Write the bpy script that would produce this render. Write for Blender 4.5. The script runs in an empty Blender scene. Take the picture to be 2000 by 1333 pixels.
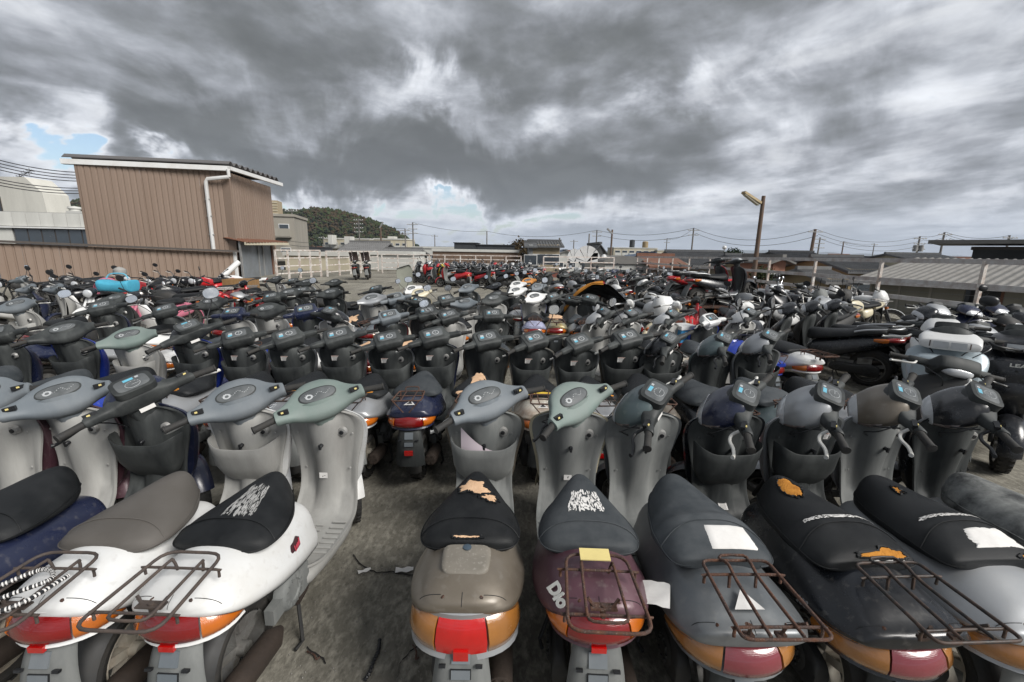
import bpy, math, random
from mathutils import Vector, Matrix, Euler, noise
R = math.radians
random.seed(7)
sc = bpy.context.scene
COL = sc.collection

# ------------------------------------------------------------------ camera
F_PX, PITCH, ROLL, CAM_H = 850.0, R(11.7), R(0.9), 1.80
cam_data = bpy.data.cameras.new('camera')
cam = bpy.data.objects.new('camera', cam_data)
COL.objects.link(cam)
cam_data.sensor_width = 36.0
cam_data.lens = F_PX / 2000 * 36
cam_data.clip_start = 0.05
cam_data.clip_end = 30000
cam.matrix_world = Matrix.Translation((0, 0, CAM_H)) @ Matrix.Rotation(math.pi/2 - PITCH, 4, 'X') @ Matrix.Rotation(ROLL, 4, 'Z')
sc.camera = cam
sc.render.resolution_x, sc.render.resolution_y = 1024, 682
sc.cycles.use_denoising = True
sc.cycles.max_bounces = 6
sc.cycles.diffuse_bounces = 3
sc.cycles.glossy_bounces = 3
sc.cycles.transparent_max_bounces = 6
sc.view_settings.view_transform = 'Standard'
sc.view_settings.look = 'None'
sc.view_settings.exposure = 1.0
sc.view_settings.gamma = 1

# ------------------------------------------------------------------ sky
SUN_EL, SUN_AZ = R(38), R(125)      # azimuth clockwise from +Y (the way the camera faces)
SKY_LUMPS = [(400, 90, 480, 140, .22), (230, 200, 240, 45, .16), (1130, 90, 330, 90, .16), (760, 320, 380, 42, .30), (1080, 365, 230, 32, .28), (1360, 270, 200, 45, .14), (480, 250, 200, 35, .10),
    (60, 205, 130, 45, -.32), (110, 278, 90, 20, -.60), (20, 300, 90, 40, -.25), (825, 95, 60, 55, -.34), (740, 200, 150, 50, -.22), (355, 298, 50, 20, -.55), (585, 385, 60, 18, -.5), (805, 408, 36, 12, -.5), (560, 350, 90, 20, -.30),
    (900, 440, 340, 26, -.42), (1180, 330, 60, 30, -.12), (1850, 130, 260, 190, -.20), (1430, 120, 70, 60, -.20), (1600, 430, 420, 45, -.10), (1000, 205, 60, 40, -.18), (1250, 190, 130, 26, -.14), (1950, 430, 150, 50, -.10), (700, 385, 150, 16, -.15)]
world = bpy.data.worlds.new('World'); sc.world = world
world.use_nodes = True
nt = world.node_tree; nt.nodes.clear()
def N(kind, **kw):
    n = nt.nodes.new(kind)
    for k, v in kw.items(): setattr(n, k, v)
    return n
L = nt.links.new
def M(op, a, b=None, c=None, clamp=False):
    n = N('ShaderNodeMath', operation=op, use_clamp=clamp)
    for i, v in enumerate((a, b, c)):
        if v is None: continue
        if isinstance(v, (int, float)): n.inputs[i].default_value = v
        else: L(v, n.inputs[i])
    return n.outputs[0]
def mixc(fac, a, b):
    n = N('ShaderNodeMix', data_type='RGBA')
    for i, v in ((0, fac), (6, a), (7, b)):
        if isinstance(v, (int, float)): n.inputs[i].default_value = v
        elif isinstance(v, tuple): n.inputs[i].default_value = (*v, 1)
        else: L(v, n.inputs[i])
    return n.outputs[2]
def sstep(v, lo, hi):
    n = N('ShaderNodeMapRange', interpolation_type='SMOOTHSTEP')
    L(v, n.inputs[0]); n.inputs[1].default_value = lo; n.inputs[2].default_value = hi
    return n.outputs[0]
tc = N('ShaderNodeTexCoord')
sep = N('ShaderNodeSeparateXYZ'); L(tc.outputs['Generated'], sep.inputs[0])
X, Y, Z = sep.outputs
zc = M('MAXIMUM', Z, 0.0)
den = M('ADD', zc, 0.10)
pu, pv = M('DIVIDE', X, den), M('DIVIDE', Y, den)          # the cloud deck, seen in perspective
def vec(a, b, c=0.0):
    n = N('ShaderNodeCombineXYZ')
    for i, v in enumerate((a, b, c)):
        if isinstance(v, (int, float)): n.inputs[i].default_value = v
        else: L(v, n.inputs[i])
    return n.outputs[0]
P = vec(pu, pv)
def mapping(v, loc=(0,0,0), rot=0.0, scale=(1,1,1)):
    n = N('ShaderNodeMapping'); L(v, n.inputs[0])
    n.inputs[1].default_value = loc; n.inputs[2].default_value = (0, 0, rot); n.inputs[3].default_value = scale
    return n.outputs[0]
def noi(v, scale, detail=6, rough=.55, dist=0.0):
    n = N('ShaderNodeTexNoise'); L(v, n.inputs['Vector'])
    n.inputs['Scale'].default_value = scale; n.inputs['Detail'].default_value = detail
    n.inputs['Roughness'].default_value = rough; n.inputs['Distortion'].default_value = dist
    return n.outputs['Fac']
# wind-drawn banks, stretched along the wind that blows away from the camera towards the right
big = noi(mapping(P, loc=(2.3, 1.1, 0), rot=R(-32), scale=(1.0, .62, 1)), .55, 4, .5, .4)
mid = noi(mapping(P, loc=(5.1, 7.7, 3), rot=R(-38), scale=(1.0, .80, 1)), 1.5, 7, .57, .35)
fine = noi(mapping(P, loc=(1.7, 3.3, 1), rot=R(-30), scale=(1, .6, 1)), 4.5, 6, .55, .3)
G = tc.outputs['Generated']
puff = noi(mapping(G, loc=(3, 1, 2), scale=(1, 1, 2.0)), 5.0, 9, .57, .6)
puff2 = noi(mapping(G, loc=(7, 5, 1), scale=(1, 1, 2.4)), 15.0, 6, .58, .3)
def amp(v, k): return M('MULTIPLY', M('SUBTRACT', v, .5), k)
dens = M('ADD', .62, amp(big, .80))
for v_, k_ in ((mid, .85), (fine, .22), (puff, .80), (puff2, .26)): dens = M('ADD', dens, amp(v_, k_))
az = M('ARCTAN2', X, Y)
el = M('ARCSINE', M('MINIMUM', M('MAXIMUM', Z, -1.0), 1.0))
wob = M('MULTIPLY', M('SUBTRACT', noi(G, 3.2, 6, .6, .6), .5), .75)
wob2 = M('MULTIPLY', M('SUBTRACT', noi(mapping(G, loc=(4, 4, 4)), 3.6, 6, .6, .6), .5), .45)
azw, elw = M('ADD', az, wob), M('ADD', el, wob2)
Rc = cam.matrix_world.to_3x3()
def lump(px, py, rx, ry, amt):
    """a thicker (+) or thinner (-) stretch of the deck, given by its direction and angular size"""
    d = (Rc @ Vector(((px-1000)/F_PX, (666-py)/F_PX, -1))).normalized()
    k = math.hypot(1, (px-1000)/F_PX)
    da = M('DIVIDE', M('SUBTRACT', azw, math.atan2(d.x, d.y)), rx/F_PX/k/k); de = M('DIVIDE', M('SUBTRACT', elw, math.asin(d.z)), ry/F_PX/k)
    r2 = M('ADD', M('MULTIPLY', da, da), M('MULTIPLY', de, de))
    return M('MULTIPLY', M('POWER', 2.718, M('MULTIPLY', r2, -1.0)), amt)
for args in SKY_LUMPS: dens = M('ADD', dens, lump(*args[:4], args[4]*(1.25 if args[4] > -.4 else .95)))
ramp = N('ShaderNodeValToRGB'); L(dens, ramp.inputs[0])
cr = ramp.color_ramp; cr.interpolation = 'B_SPLINE'
cr.elements[0].position = 0.12; cr.elements[0].color = (.60, .625, .66, 1)
cr.elements[1].position = 1; cr.elements[1].color = (.078, .083, .084, 1)
for p_, c_ in ((.26, (.55, .565, .59)), (.40, (.43, .447, .482)), (.55, (.24, .254, .280)), (.72, (.130, .138, .146)), (.86, (.092, .098, .100))):
    e = cr.elements.new(p_); e.color = (*c_, 1)
cl = ramp.outputs[0]
# fine relief: the lit, ragged upper rims of the billows
rim = sstep(M('SUBTRACT', puff, noi(mapping(G, loc=(3, 1, 1.955), scale=(1, 1, 2.0)), 5.0, 9, .57, .6)), -.16, .16)
sc2 = M('ADD', .86, M('MULTIPLY', rim, .28))
vm = N('ShaderNodeVectorMath', operation='SCALE'); L(cl, vm.inputs[0]); L(sc2, vm.inputs['Scale']); cl = vm.outputs[0]
cl = mixc(M('MULTIPLY', M('SUBTRACT', 1.0, sstep(el, -.01, .10)), .60), cl, (.50, .565, .66))
sky = N('ShaderNodeTexSky', sky_type='NISHITA'); sky.sun_disc = False
sky.sun_elevation = SUN_EL; sky.sun_rotation = SUN_AZ
skys = N('ShaderNodeVectorMath', operation='SCALE'); L(sky.outputs[0], skys.inputs[0]); skys.inputs['Scale'].default_value = .085
gap = sstep(dens, .27, .10)
full = mixc(gap, cl, skys.outputs[0])
full = mixc(sstep(el, -.004, -.03), full, (.16, .165, .17))
bg = N('ShaderNodeBackground'); L(full, bg.inputs[0]); bg.inputs[1].default_value = .84
out = N('ShaderNodeOutputWorld'); L(bg.outputs[0], out.inputs[0])
world.cycles.sampling_method = 'MANUAL'; world.cycles.sample_map_resolution = 512

sun_d = bpy.data.lights.new('sun', 'SUN'); sun_d.energy = 2.6; sun_d.angle = R(30); sun_d.color = (1, .965, .92)
sun = bpy.data.objects.new('sun', sun_d); COL.objects.link(sun)
sdir = Vector((math.sin(SUN_AZ)*math.cos(SUN_EL), math.cos(SUN_AZ)*math.cos(SUN_EL), math.sin(SUN_EL)))
sun.rotation_euler = sdir.to_track_quat('Z', 'Y').to_euler()
# ------------------------------------------------------------------ materials
MATS = {}
def mat(name, col, rough=.6, metal=0.0, dirt=.25, dirtcol=(.09,.075,.055), scale=14.0, bump=.0, bscale=60.0, spec=.5, coat=0.0,
        streak=False, vary=.0, alpha=None, speck=.0, speckcol=(.35,.33,.3), trans=0.0):
    if name in MATS: return MATS[name]
    m = bpy.data.materials.new(name); m.use_nodes = True
    t = m.node_tree; b = t.nodes['Principled BSDF']
    b.inputs['Metallic'].default_value = metal
    b.inputs['Specular IOR Level'].default_value = spec
    b.inputs['Coat Weight'].default_value = coat
    b.inputs['Coat Roughness'].default_value = .25
    if alpha is not None: b.inputs['Alpha'].default_value = alpha
    b.inputs['Transmission Weight'].default_value = trans
    c = t.nodes.new('ShaderNodeTexCoord'); mp = t.nodes.new('ShaderNodeMapping')
    oi = t.nodes.new('ShaderNodeObjectInfo')
    t.links.new(c.outputs['Object'], mp.inputs[0])
    sv = t.nodes.new('ShaderNodeVectorMath'); sv.operation = 'SCALE'; sv.inputs[0].default_value = (17, 31, 23)
    t.links.new(oi.outputs['Random'], sv.inputs['Scale']); t.links.new(sv.outputs[0], mp.inputs[1])
    if streak: mp.inputs[3].default_value = (1, 1, .22)
    n = t.nodes.new('ShaderNodeTexNoise'); t.links.new(mp.outputs[0], n.inputs['Vector'])
    n.inputs['Scale'].default_value = scale; n.inputs['Detail'].default_value = 7; n.inputs['Roughness'].default_value = .65
    mr = t.nodes.new('ShaderNodeMapRange'); t.links.new(n.outputs['Fac'], mr.inputs[0])
    mr.inputs[1].default_value = .38; mr.inputs[2].default_value = .72; mr.inputs[4].default_value = dirt
    mx = t.nodes.new('ShaderNodeMix'); mx.data_type = 'RGBA'; t.links.new(mr.outputs[0], mx.inputs[0])
    mx.inputs[6].default_value = (*col, 1); mx.inputs[7].default_value = (*dirtcol, 1)
    colout = mx.outputs[2]
    if speck:
        n3 = t.nodes.new('ShaderNodeTexNoise'); t.links.new(mp.outputs[0], n3.inputs['Vector'])
        n3.inputs['Scale'].default_value = scale*7; n3.inputs['Detail'].default_value = 4
        m3 = t.nodes.new('ShaderNodeMapRange'); t.links.new(n3.outputs['Fac'], m3.inputs[0])
        m3.inputs[1].default_value = .58; m3.inputs[2].default_value = .72; m3.inputs[4].default_value = speck
        x3 = t.nodes.new('ShaderNodeMix'); x3.data_type = 'RGBA'; t.links.new(m3.outputs[0], x3.inputs[0])
        t.links.new(colout, x3.inputs[6]); x3.inputs[7].default_value = (*speckcol, 1); colout = x3.outputs[2]
    if vary:
        hs = t.nodes.new('ShaderNodeHueSaturation'); t.links.new(colout, hs.inputs['Color'])
        v = t.nodes.new('ShaderNodeMapRange'); t.links.new(oi.outputs['Random'], v.inputs[0])
        v.inputs[3].default_value = 1 - vary; v.inputs[4].default_value = 1 + vary
        t.links.new(v.outputs[0], hs.inputs['Value']); colout = hs.outputs[0]
    t.links.new(colout, b.inputs['Base Color'])
    r = t.nodes.new('ShaderNodeMapRange'); t.links.new(n.outputs['Fac'], r.inputs[0])
    r.inputs[1].default_value = .3; r.inputs[2].default_value = .7
    r.inputs[3].default_value = max(.04, rough - .12); r.inputs[4].default_value = min(1, rough + .15)
    t.links.new(r.outputs[0], b.inputs['Roughness'])
    if bump:
        n2 = t.nodes.new('ShaderNodeTexNoise'); t.links.new(mp.outputs[0], n2.inputs['Vector'])
        n2.inputs['Scale'].default_value = bscale; n2.inputs['Detail'].default_value = 4
        bp = t.nodes.new('ShaderNodeBump'); bp.inputs['Strength'].default_value = bump; bp.inputs['Distance'].default_value = .004
        t.links.new(n2.outputs['Fac'], bp.inputs['Height']); t.links.new(bp.outputs[0], b.inputs['Normal'])
    MATS[name] = m
    return m
def paint(name, col, **k):
    k = dict(dict(rough=.42, dirt=.30, scale=5.0, coat=.35, vary=.08, speck=.16, bump=.03), **k)
    return mat('paint_' + name, col, **k)
# ------------------------------------------------------------------ mesh building
class MB:
    """Collects vertices and faces of one mesh; slots hold several materials when needed."""
    def __init__(s): s.v, s.f, s.m = [], [], []
    def add(s, vs, fs, mi=0, T=None):
        o = len(s.v)
        s.v += [tuple(T @ Vector(p)) if T else tuple(p) for p in vs]
        s.f += [tuple(i + o for i in f) for f in fs]; s.m += [mi] * len(fs)
        return s
    def grid(s, rows, closed=False, mi=0, T=None, caps=False):
        n = len(rows[0]); vs = [p for r in rows for p in r]; fs = []
        for i in range(len(rows) - 1):
            for j in range(n if closed else n - 1):
                k = (j + 1) % n
                fs.append((i*n + j, i*n + k, (i+1)*n + k, (i+1)*n + j))
        if caps:
            fs.append(tuple(range(n - 1, -1, -1))); fs.append(tuple((len(rows) - 1)*n + j for j in range(n)))
        return s.add(vs, fs, mi, T)
    def box(s, c, d, T=None, mi=0, rot=None):
        x, y, z = d[0]/2, d[1]/2, d[2]/2
        q = Matrix.Translation(c) @ (rot.to_4x4() if rot else Matrix())
        if T: q = T @ q
        vs = [(a*x, b*y, e*z) for a in (-1, 1) for b in (-1, 1) for e in (-1, 1)]
        return s.add(vs, [(0,1,3,2),(4,6,7,5),(0,4,5,1),(2,3,7,6),(0,2,6,4),(1,5,7,3)], mi, q)
    def tube(s, pts, r, n=7, mi=0, T=None, closed=False, caps=True):
        pts = [Vector(p) for p in pts]; rows = []; m = len(pts)
        rr = r if isinstance(r, (list, tuple)) else [r]*m
        up = Vector((0, 0, 1)); prev = None
        for i, p in enumerate(pts):
            if closed: t = pts[(i+1) % m] - pts[i-1]
            else: t = pts[min(i+1, m-1)] - pts[max(i-1, 0)]
            t = t.normalized() if t.length > 1e-9 else Vector((0, 0, 1))
            if prev is None:
                a = t.cross(up)
                if a.length < .1: a = t.cross(Vector((1, 0, 0)))
            else: a = prev - t * prev.dot(t)
            if a.length < 1e-6: a = t.orthogonal()
            a = a.normalized(); prev = a; b = t.cross(a)
            rows.append([p + (a*math.cos(2*math.pi*k/n) + b*math.sin(2*math.pi*k/n))*rr[i] for k in range(n)])
        if closed: rows.append(rows[0])
        return s.grid(rows, True, mi, T, caps and not closed)
    def lathe(s, prof, n=20, axis='X', T=None, mi=0, caps=False):
        rows = []
        for (h, r) in prof:
            row = []
            for k in range(n):
                a = 2*math.pi*k/n; c, d = r*math.cos(a), r*math.sin(a)
                row.append({'X': (h, c, d), 'Y': (d, h, c), 'Z': (c, d, h)}[axis])
            rows.append(row)
        return s.grid(rows, True, mi, T, caps)
    def mesh(s, name, sharp=38, smooth=True):
        me = bpy.data.meshes.new(name); me.from_pydata(s.v, [], s.f)
        if any(s.m): me.polygons.foreach_set('material_index', s.m)
        if smooth:
            me.polygons.foreach_set('use_smooth', [True]*len(me.polygons))
            me.set_sharp_from_angle(angle=R(sharp))
        me.update()
        return me
def crom(pts, n):
    """Catmull-Rom through tuples, n samples per span."""
    P = [pts[0]] + list(pts) + [pts[-1]]; out = []
    for i in range(1, len(P) - 2):
        for k in range(n):
            t = k/n; a, b, c, d = P[i-1], P[i], P[i+1], P[i+2]
            out.append(tuple(.5*((2*q) + (-p+r)*t + (2*p-5*q+4*r-s)*t*t + (-p+3*q-3*r+s)*t**3) for p, q, r, s in zip(a, b, c, d)))
    out.append(tuple(pts[-1])); return out
def spl(pts, n=4): return [Vector(p) for p in crom([tuple(p) for p in pts], n)]
def sgp(c, e): return math.copysign(abs(c)**e, c)
def sect(y, w, zt, zb, p=2.6, tum=.15, n=22, off=0.0):
    zm, h = (zt+zb)/2, (zt-zb)/2; row = []
    for k in range(n):
        a = 2*math.pi*k/n + math.pi/n
        c, s_ = sgp(math.cos(a), 2/p), sgp(math.sin(a), 2/p)
        row.append(Vector(((w+off)*c*(1 - tum*s_), y, zm + (h+off)*s_)))
    return row
def table_loft(tab, per=4, n=22, tum=.15):
    rows = [sect(*r[:5], tum=r[5] if len(r) > 5 else tum, n=n) for r in crom(tab, per)]
    return rows
def surf(tab, tum=.15):
    """Point on a table loft: f(t in 0..1 along, angle)."""
    C = crom(tab, 12)
    def f(t, a, off=0.0):
        q = t*(len(C)-1); i = min(int(q), len(C)-2); u = q - i
        y, w, zt, zb, p = [x + (z-x)*u for x, z in zip(C[i][:5], C[i+1][:5])]
        tm = C[i][5] if len(C[i]) > 5 else tum
        zm, h = (zt+zb)/2, (zt-zb)/2
        c, s_ = sgp(math.cos(a), 2/p), sgp(math.sin(a), 2/p)
        return Vector(((w+off)*c*(1-tm*s_), y, zm + (h+off)*s_))
    return f
def patch(f, t0, t1, a0, a1, off=.003, jag=0.0, n=14, seed=0, ell=False, mb=None, th=.002):
    """A thin piece lying on surface f; jag tears its outline, ell rounds it."""
    mb = mb or MB(); g = []
    for i in range(n+1):
        row = []
        for j in range(n+1):
            u, v = i/n*2-1, j/n*2-1
            if ell:
                x, y = u*math.sqrt(1-v*v/2), v*math.sqrt(1-u*u/2)
            else: x, y = u, v
            if jag:
                e = max(abs(u), abs(v))
                q = 1 + jag*e*(noise.noise(Vector((math.atan2(v, u)*2.1, seed*3.7, e))) + .6*noise.noise(Vector((math.atan2(v, u)*7.0, seed*1.7, 0))))
                x, y = x*q, y*q
            t = t0 + (t1-t0)*(x+1)/2; a = a0 + (a1-a0)*(y+1)/2
            edge = max(abs(u), abs(v)) > .999
            row.append(f(min(max(t, 0), 1), a, -.004 if edge else off))
        g.append(row)
    return mb.grid(g)
# ------------------------------------------------------------------ objects
def put(name, me, m=None, parent=None, loc=None, rot=None, **props):
    o = bpy.data.objects.new(name, me)
    COL.objects.link(o)
    if parent: o.parent = parent
    if loc is not None: o.location = loc
    if rot is not None: o.rotation_euler = rot
    if m is not None and me is not None:
        ms = m if isinstance(m, (list, tuple)) else [m]
        while len(me.materials) < len(ms): me.materials.append(ms[len(me.materials)])
        for i, mm in enumerate(ms):
            if me.materials[i] != mm:
                o.material_slots[i].link = 'OBJECT'; o.material_slots[i].material = mm
    for k, v in props.items(): o[k] = v
    return o
def thing(name, label, cat, loc=(0,0,0), rz=0.0, group=None, lean=0.0, scale=1.0, pitch=0.0):
    o = bpy.data.objects.new(name, None); COL.objects.link(o)
    o.empty_display_size = .1
    o.location = loc
    o.rotation_euler = (Matrix.Rotation(rz, 3, 'Z') @ Matrix.Rotation(lean, 3, 'Y') @ Matrix.Rotation(pitch, 3, 'X')).to_euler()
    o.scale = (scale,)*3
    o['label'] = label; o['category'] = cat
    if group: o['group'] = group
    return o
def text_mesh(s, size, extrude=.0006, bold=0.0, shear=0.0, space=1.0):
    cu = bpy.data.curves.new('txt', 'FONT'); cu.body = s; cu.size = size; cu.extrude = extrude; cu.offset = bold; cu.shear = shear
    cu.space_character = space
    cu.align_x = 'CENTER'; cu.align_y = 'CENTER'; cu.resolution_u = 3
    ob = bpy.data.objects.new('txt', cu); COL.objects.link(ob)
    dg = bpy.context.evaluated_depsgraph_get(); me = bpy.data.meshes.new_from_object(ob.evaluated_get(dg))
    bpy.data.objects.remove(ob); bpy.data.curves.remove(cu)
    return me
# ------------------------------------------------------------------ bike materials
PG = mat('plastic_grey', (.130,.138,.136), rough=.68, dirt=.8, dirtcol=(.235,.24,.232), scale=7, streak=True, vary=.10, bump=.10, bscale=220, spec=.35)
PGL = mat('plastic_pale_grey', (.34,.34,.325), rough=.7, dirt=.7, dirtcol=(.20,.195,.185), scale=6, streak=True, vary=.08, bump=.10, bscale=220, spec=.35)
PGB = mat('plastic_bluegrey', (.125,.145,.162), rough=.6, dirt=.6, dirtcol=(.21,.225,.235), scale=6, streak=True, vary=.10, bump=.08, bscale=220, spec=.4)
PGG = mat('plastic_greengrey', (.150,.195,.180), rough=.6, dirt=.6, dirtcol=(.23,.25,.24), scale=6, streak=True, vary=.06, bump=.08, bscale=220, spec=.4)
PD = mat('plastic_dark', (.026,.029,.030), rough=.55, dirt=.75, dirtcol=(.085,.092,.090), scale=8, streak=True, vary=.15, bump=.10, bscale=240, spec=.28)
PB = mat('plastic_black', (.010,.011,.013), rough=.4, dirt=.2, dirtcol=(.04,.042,.045), scale=6, vary=.1, spec=.5)
PK = mat('plastic_soot', (.020,.021,.022), rough=.65, dirt=.5, dirtcol=(.055,.050,.043), scale=8, vary=.15)
VB = mat('vinyl_black', (.008,.009,.010), rough=.5, dirt=.5, dirtcol=(.032,.034,.036), scale=7, bump=.35, bscale=420, vary=.2, spec=.22)
VG = mat('vinyl_grey', (.034,.040,.045), rough=.6, dirt=.7, dirtcol=(.085,.092,.098), scale=8, bump=.35, bscale=420, vary=.15, spec=.25)
VT = mat('vinyl_taupe', (.085,.078,.070), rough=.6, dirt=.5, dirtcol=(.13,.122,.115), scale=5, bump=.3, bscale=420, spec=.3)
VM = mat('vinyl_mould', (.03,.032,.033), rough=.8, dirt=.9, dirtcol=(.28,.29,.28), scale=9, bump=.4, bscale=300)
FOAM = mat('foam_orange', (.52,.23,.045), rough=.95, dirt=.7, dirtcol=(.16,.055,.012), scale=11, bump=.9, bscale=160, spec=.1)
FOAMP = mat('foam_pale', (.62,.42,.27), rough=.95, dirt=.45, dirtcol=(.34,.19,.10), scale=14, bump=.9, bscale=160, spec=.1)
FOAMY = mat('foam_yellow', (.60,.42,.06), rough=.95, dirt=.6, dirtcol=(.22,.13,.02), scale=9, bump=.8, bscale=160, spec=.1)
GRIP = mat('rubber_grip', (.018,.018,.018), rough=.75, dirt=.4, dirtcol=(.07,.065,.055), scale=20, bump=.4, bscale=300)
TYRE = mat('rubber_tyre', (.016,.016,.016), rough=.85, dirt=.5, dirtcol=(.06,.052,.042), scale=9, bump=.5, bscale=120)
RIMM = mat('rim_alloy', (.26,.26,.25), rough=.5, metal=.6, dirt=.7, dirtcol=(.06,.045,.035), scale=12)
RIMW = mat('rim_cream', (.48,.45,.38), rough=.6, dirt=.6, dirtcol=(.14,.08,.045), scale=10)
ALU = mat('alloy_engine', (.30,.30,.29), rough=.55, metal=.5, dirt=.8, dirtcol=(.05,.042,.035), scale=9, bump=.3)
CHR = mat('chrome', (.36,.36,.35), rough=.42, metal=1, dirt=.5, dirtcol=(.13,.07,.04), scale=25)
LEV = mat('lever_white', (.62,.62,.59), rough=.4, dirt=.3, scale=30, dirtcol=(.3,.25,.2))
RUST = mat('rusty_rod', (.040,.024,.020), rough=.8, dirt=.8, dirtcol=(.13,.050,.022), scale=28, bump=.8, bscale=160, speck=.6, speckcol=(.24,.20,.17))
RUSTD = mat('brown_rack', (.050,.040,.036), rough=.7, dirt=.5, dirtcol=(.12,.085,.065), scale=25, bump=.5, bscale=160)
RODB = mat('black_rack', (.012,.012,.012), rough=.55, dirt=.5, dirtcol=(.15,.08,.05), scale=30, bump=.3)
EXH = mat('exhaust_rust', (.045,.033,.026), rough=.75, metal=.3, dirt=.7, dirtcol=(.02,.015,.012), scale=12, bump=.5)
STEELP = mat('lock_ring', (.42,.42,.41), rough=.4, metal=.5, dirt=.4, scale=20)
def lens(name, col, rib=90, **k):
    m = mat(name, col, rough=.14, spec=.6, dirt=.35, dirtcol=tuple(c*.35 for c in col), scale=9, coat=1.0, **k); m.node_tree.nodes['Principled BSDF'].inputs['Coat Roughness'].default_value = .06
    t = m.node_tree; b = t.nodes['Principled BSDF']; c = t.nodes['Texture Coordinate'] if 'Texture Coordinate' in t.nodes else None
    w = t.nodes.new('ShaderNodeTexWave'); w.bands_direction = 'Z'; w.inputs['Scale'].default_value = rib; t.links.new(c.outputs['Object'], w.inputs[0])
    w2 = t.nodes.new('ShaderNodeTexWave'); w2.bands_direction = 'X'; w2.inputs['Scale'].default_value = rib; t.links.new(c.outputs['Object'], w2.inputs[0])
    ad = t.nodes.new('ShaderNodeMath'); t.links.new(w.outputs['Fac'], ad.inputs[0]); t.links.new(w2.outputs['Fac'], ad.inputs[1])
    bp = t.nodes.new('ShaderNodeBump'); bp.inputs['Strength'].default_value = .14; bp.inputs['Distance'].default_value = .002
    t.links.new(ad.outputs[0], bp.inputs['Height']); t.links.new(bp.outputs[0], b.inputs['Normal'])
    return m
LR = lens('lens_red', (.20,.004,.004)); LRD = lens('lens_dull_red', (.20,.035,.045)); LRB = lens('lens_bright_red', (.48,.006,.005))
LO = lens('lens_orange', (.52,.13,.010)); LOD = lens('lens_amber', (.34,.14,.030))
LCL = lens('lens_clear', (.50,.52,.54)); LSM = lens('lens_smoked', (.10,.075,.07))
DASH = mat('dash_glass', (.085,.092,.096), rough=.45, spec=.2, dirt=.6, dirtcol=(.17,.18,.185), scale=16)
DIAL = mat('dial_white', (.42,.44,.45), rough=.4, dirt=.4, dirtcol=(.2,.2,.2), scale=40)
STB = mat('sticker_blue', (.13,.42,.56), rough=.5, dirt=.3, scale=40)
PAPER = mat('paper_white', (.68,.67,.65), rough=.8, dirt=.35, dirtcol=(.4,.38,.36), scale=18)
PAPR = mat('paper_print', (.28,.10,.06), rough=.8, dirt=.1); INK = mat('ink_black', (.02,.02,.022), rough=.8, dirt=0)
MIRG = mat('mirror_glass', (.80,.82,.84), rough=.12, metal=.9, dirt=.25, dirtcol=(.6,.6,.6), scale=8)
SCUFF = mat('scuff_grey', (.36,.36,.35), rough=.9, dirt=.6, dirtcol=(.10,.10,.10), scale=30)
YEL = mat('tape_yellow', (.66,.55,.22), rough=.8, dirt=.3, dirtcol=(.4,.33,.15), scale=20)
PINKW = mat('paper_lilac', (.60,.52,.57), rough=.6, dirt=.2, dirtcol=(.4,.35,.38))
COLS = dict(
 white=paint('white', (.66,.67,.67), dirtcol=(.40,.37,.31), speck=.25, speckcol=(.38,.36,.33), rough=.45), silver=paint('silver', (.36,.375,.39), metal=.45, rough=.42, dirtcol=(.22,.21,.20)),
 bronze=paint('bronze', (.150,.128,.100), metal=.35, rough=.46, dirtcol=(.25,.225,.19)), wine=paint('wine', (.085,.036,.050), metal=.3, rough=.5, dirtcol=(.14,.085,.095)),
 gunmetal=paint('gunmetal', (.115,.128,.138), metal=.4, rough=.45, dirtcol=(.26,.26,.255), dirt=.55, scale=3.5), black=paint('black', (.008,.010,.014), rough=.28, dirtcol=(.03,.026,.022), speck=.12),
 navy=paint('navy', (.012,.017,.045), rough=.30, dirtcol=(.03,.032,.045), speck=.1), blue=paint('blue', (.012,.035,.28), rough=.35, dirtcol=(.03,.04,.12)), paleblue=paint('paleblue', (.40,.47,.51), metal=.25, rough=.4, dirtcol=(.25,.28,.3)),
 green=paint('green', (.10,.175,.15), metal=.3, rough=.45, dirtcol=(.18,.22,.2)), slate=paint('slate', (.10,.135,.14), metal=.3, rough=.45, dirtcol=(.17,.2,.2)),
 red=paint('red', (.46,.014,.020), rough=.35, dirtcol=(.16,.03,.03)), maroon=paint('maroon', (.15,.012,.02), rough=.4), cream=paint('cream', (.55,.50,.36), rough=.5, dirtcol=(.3,.25,.16)),
 lilac=paint('lilac', (.42,.44,.62), rough=.5), orange=paint('orange', (.60,.24,.04), rough=.5), yellow=paint('yellow', (.62,.50,.03), rough=.4), rustwhite=paint('rustwhite', (.55,.52,.45), dirt=.75, dirtcol=(.22,.10,.04), scale=9),
 brass=paint('brass', (.35,.27,.10), metal=.3, rough=.5, dirtcol=(.10,.18,.25), dirt=.6), pink=paint('pink', (.55,.16,.24), rough=.6), grey=PG, darkgrey=PD, palegrey=PGL, bluegrey=PGB, greengrey=PGG, soot=PK, brownblack=paint('brownblack', (.035,.022,.016), rough=.4))
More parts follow.
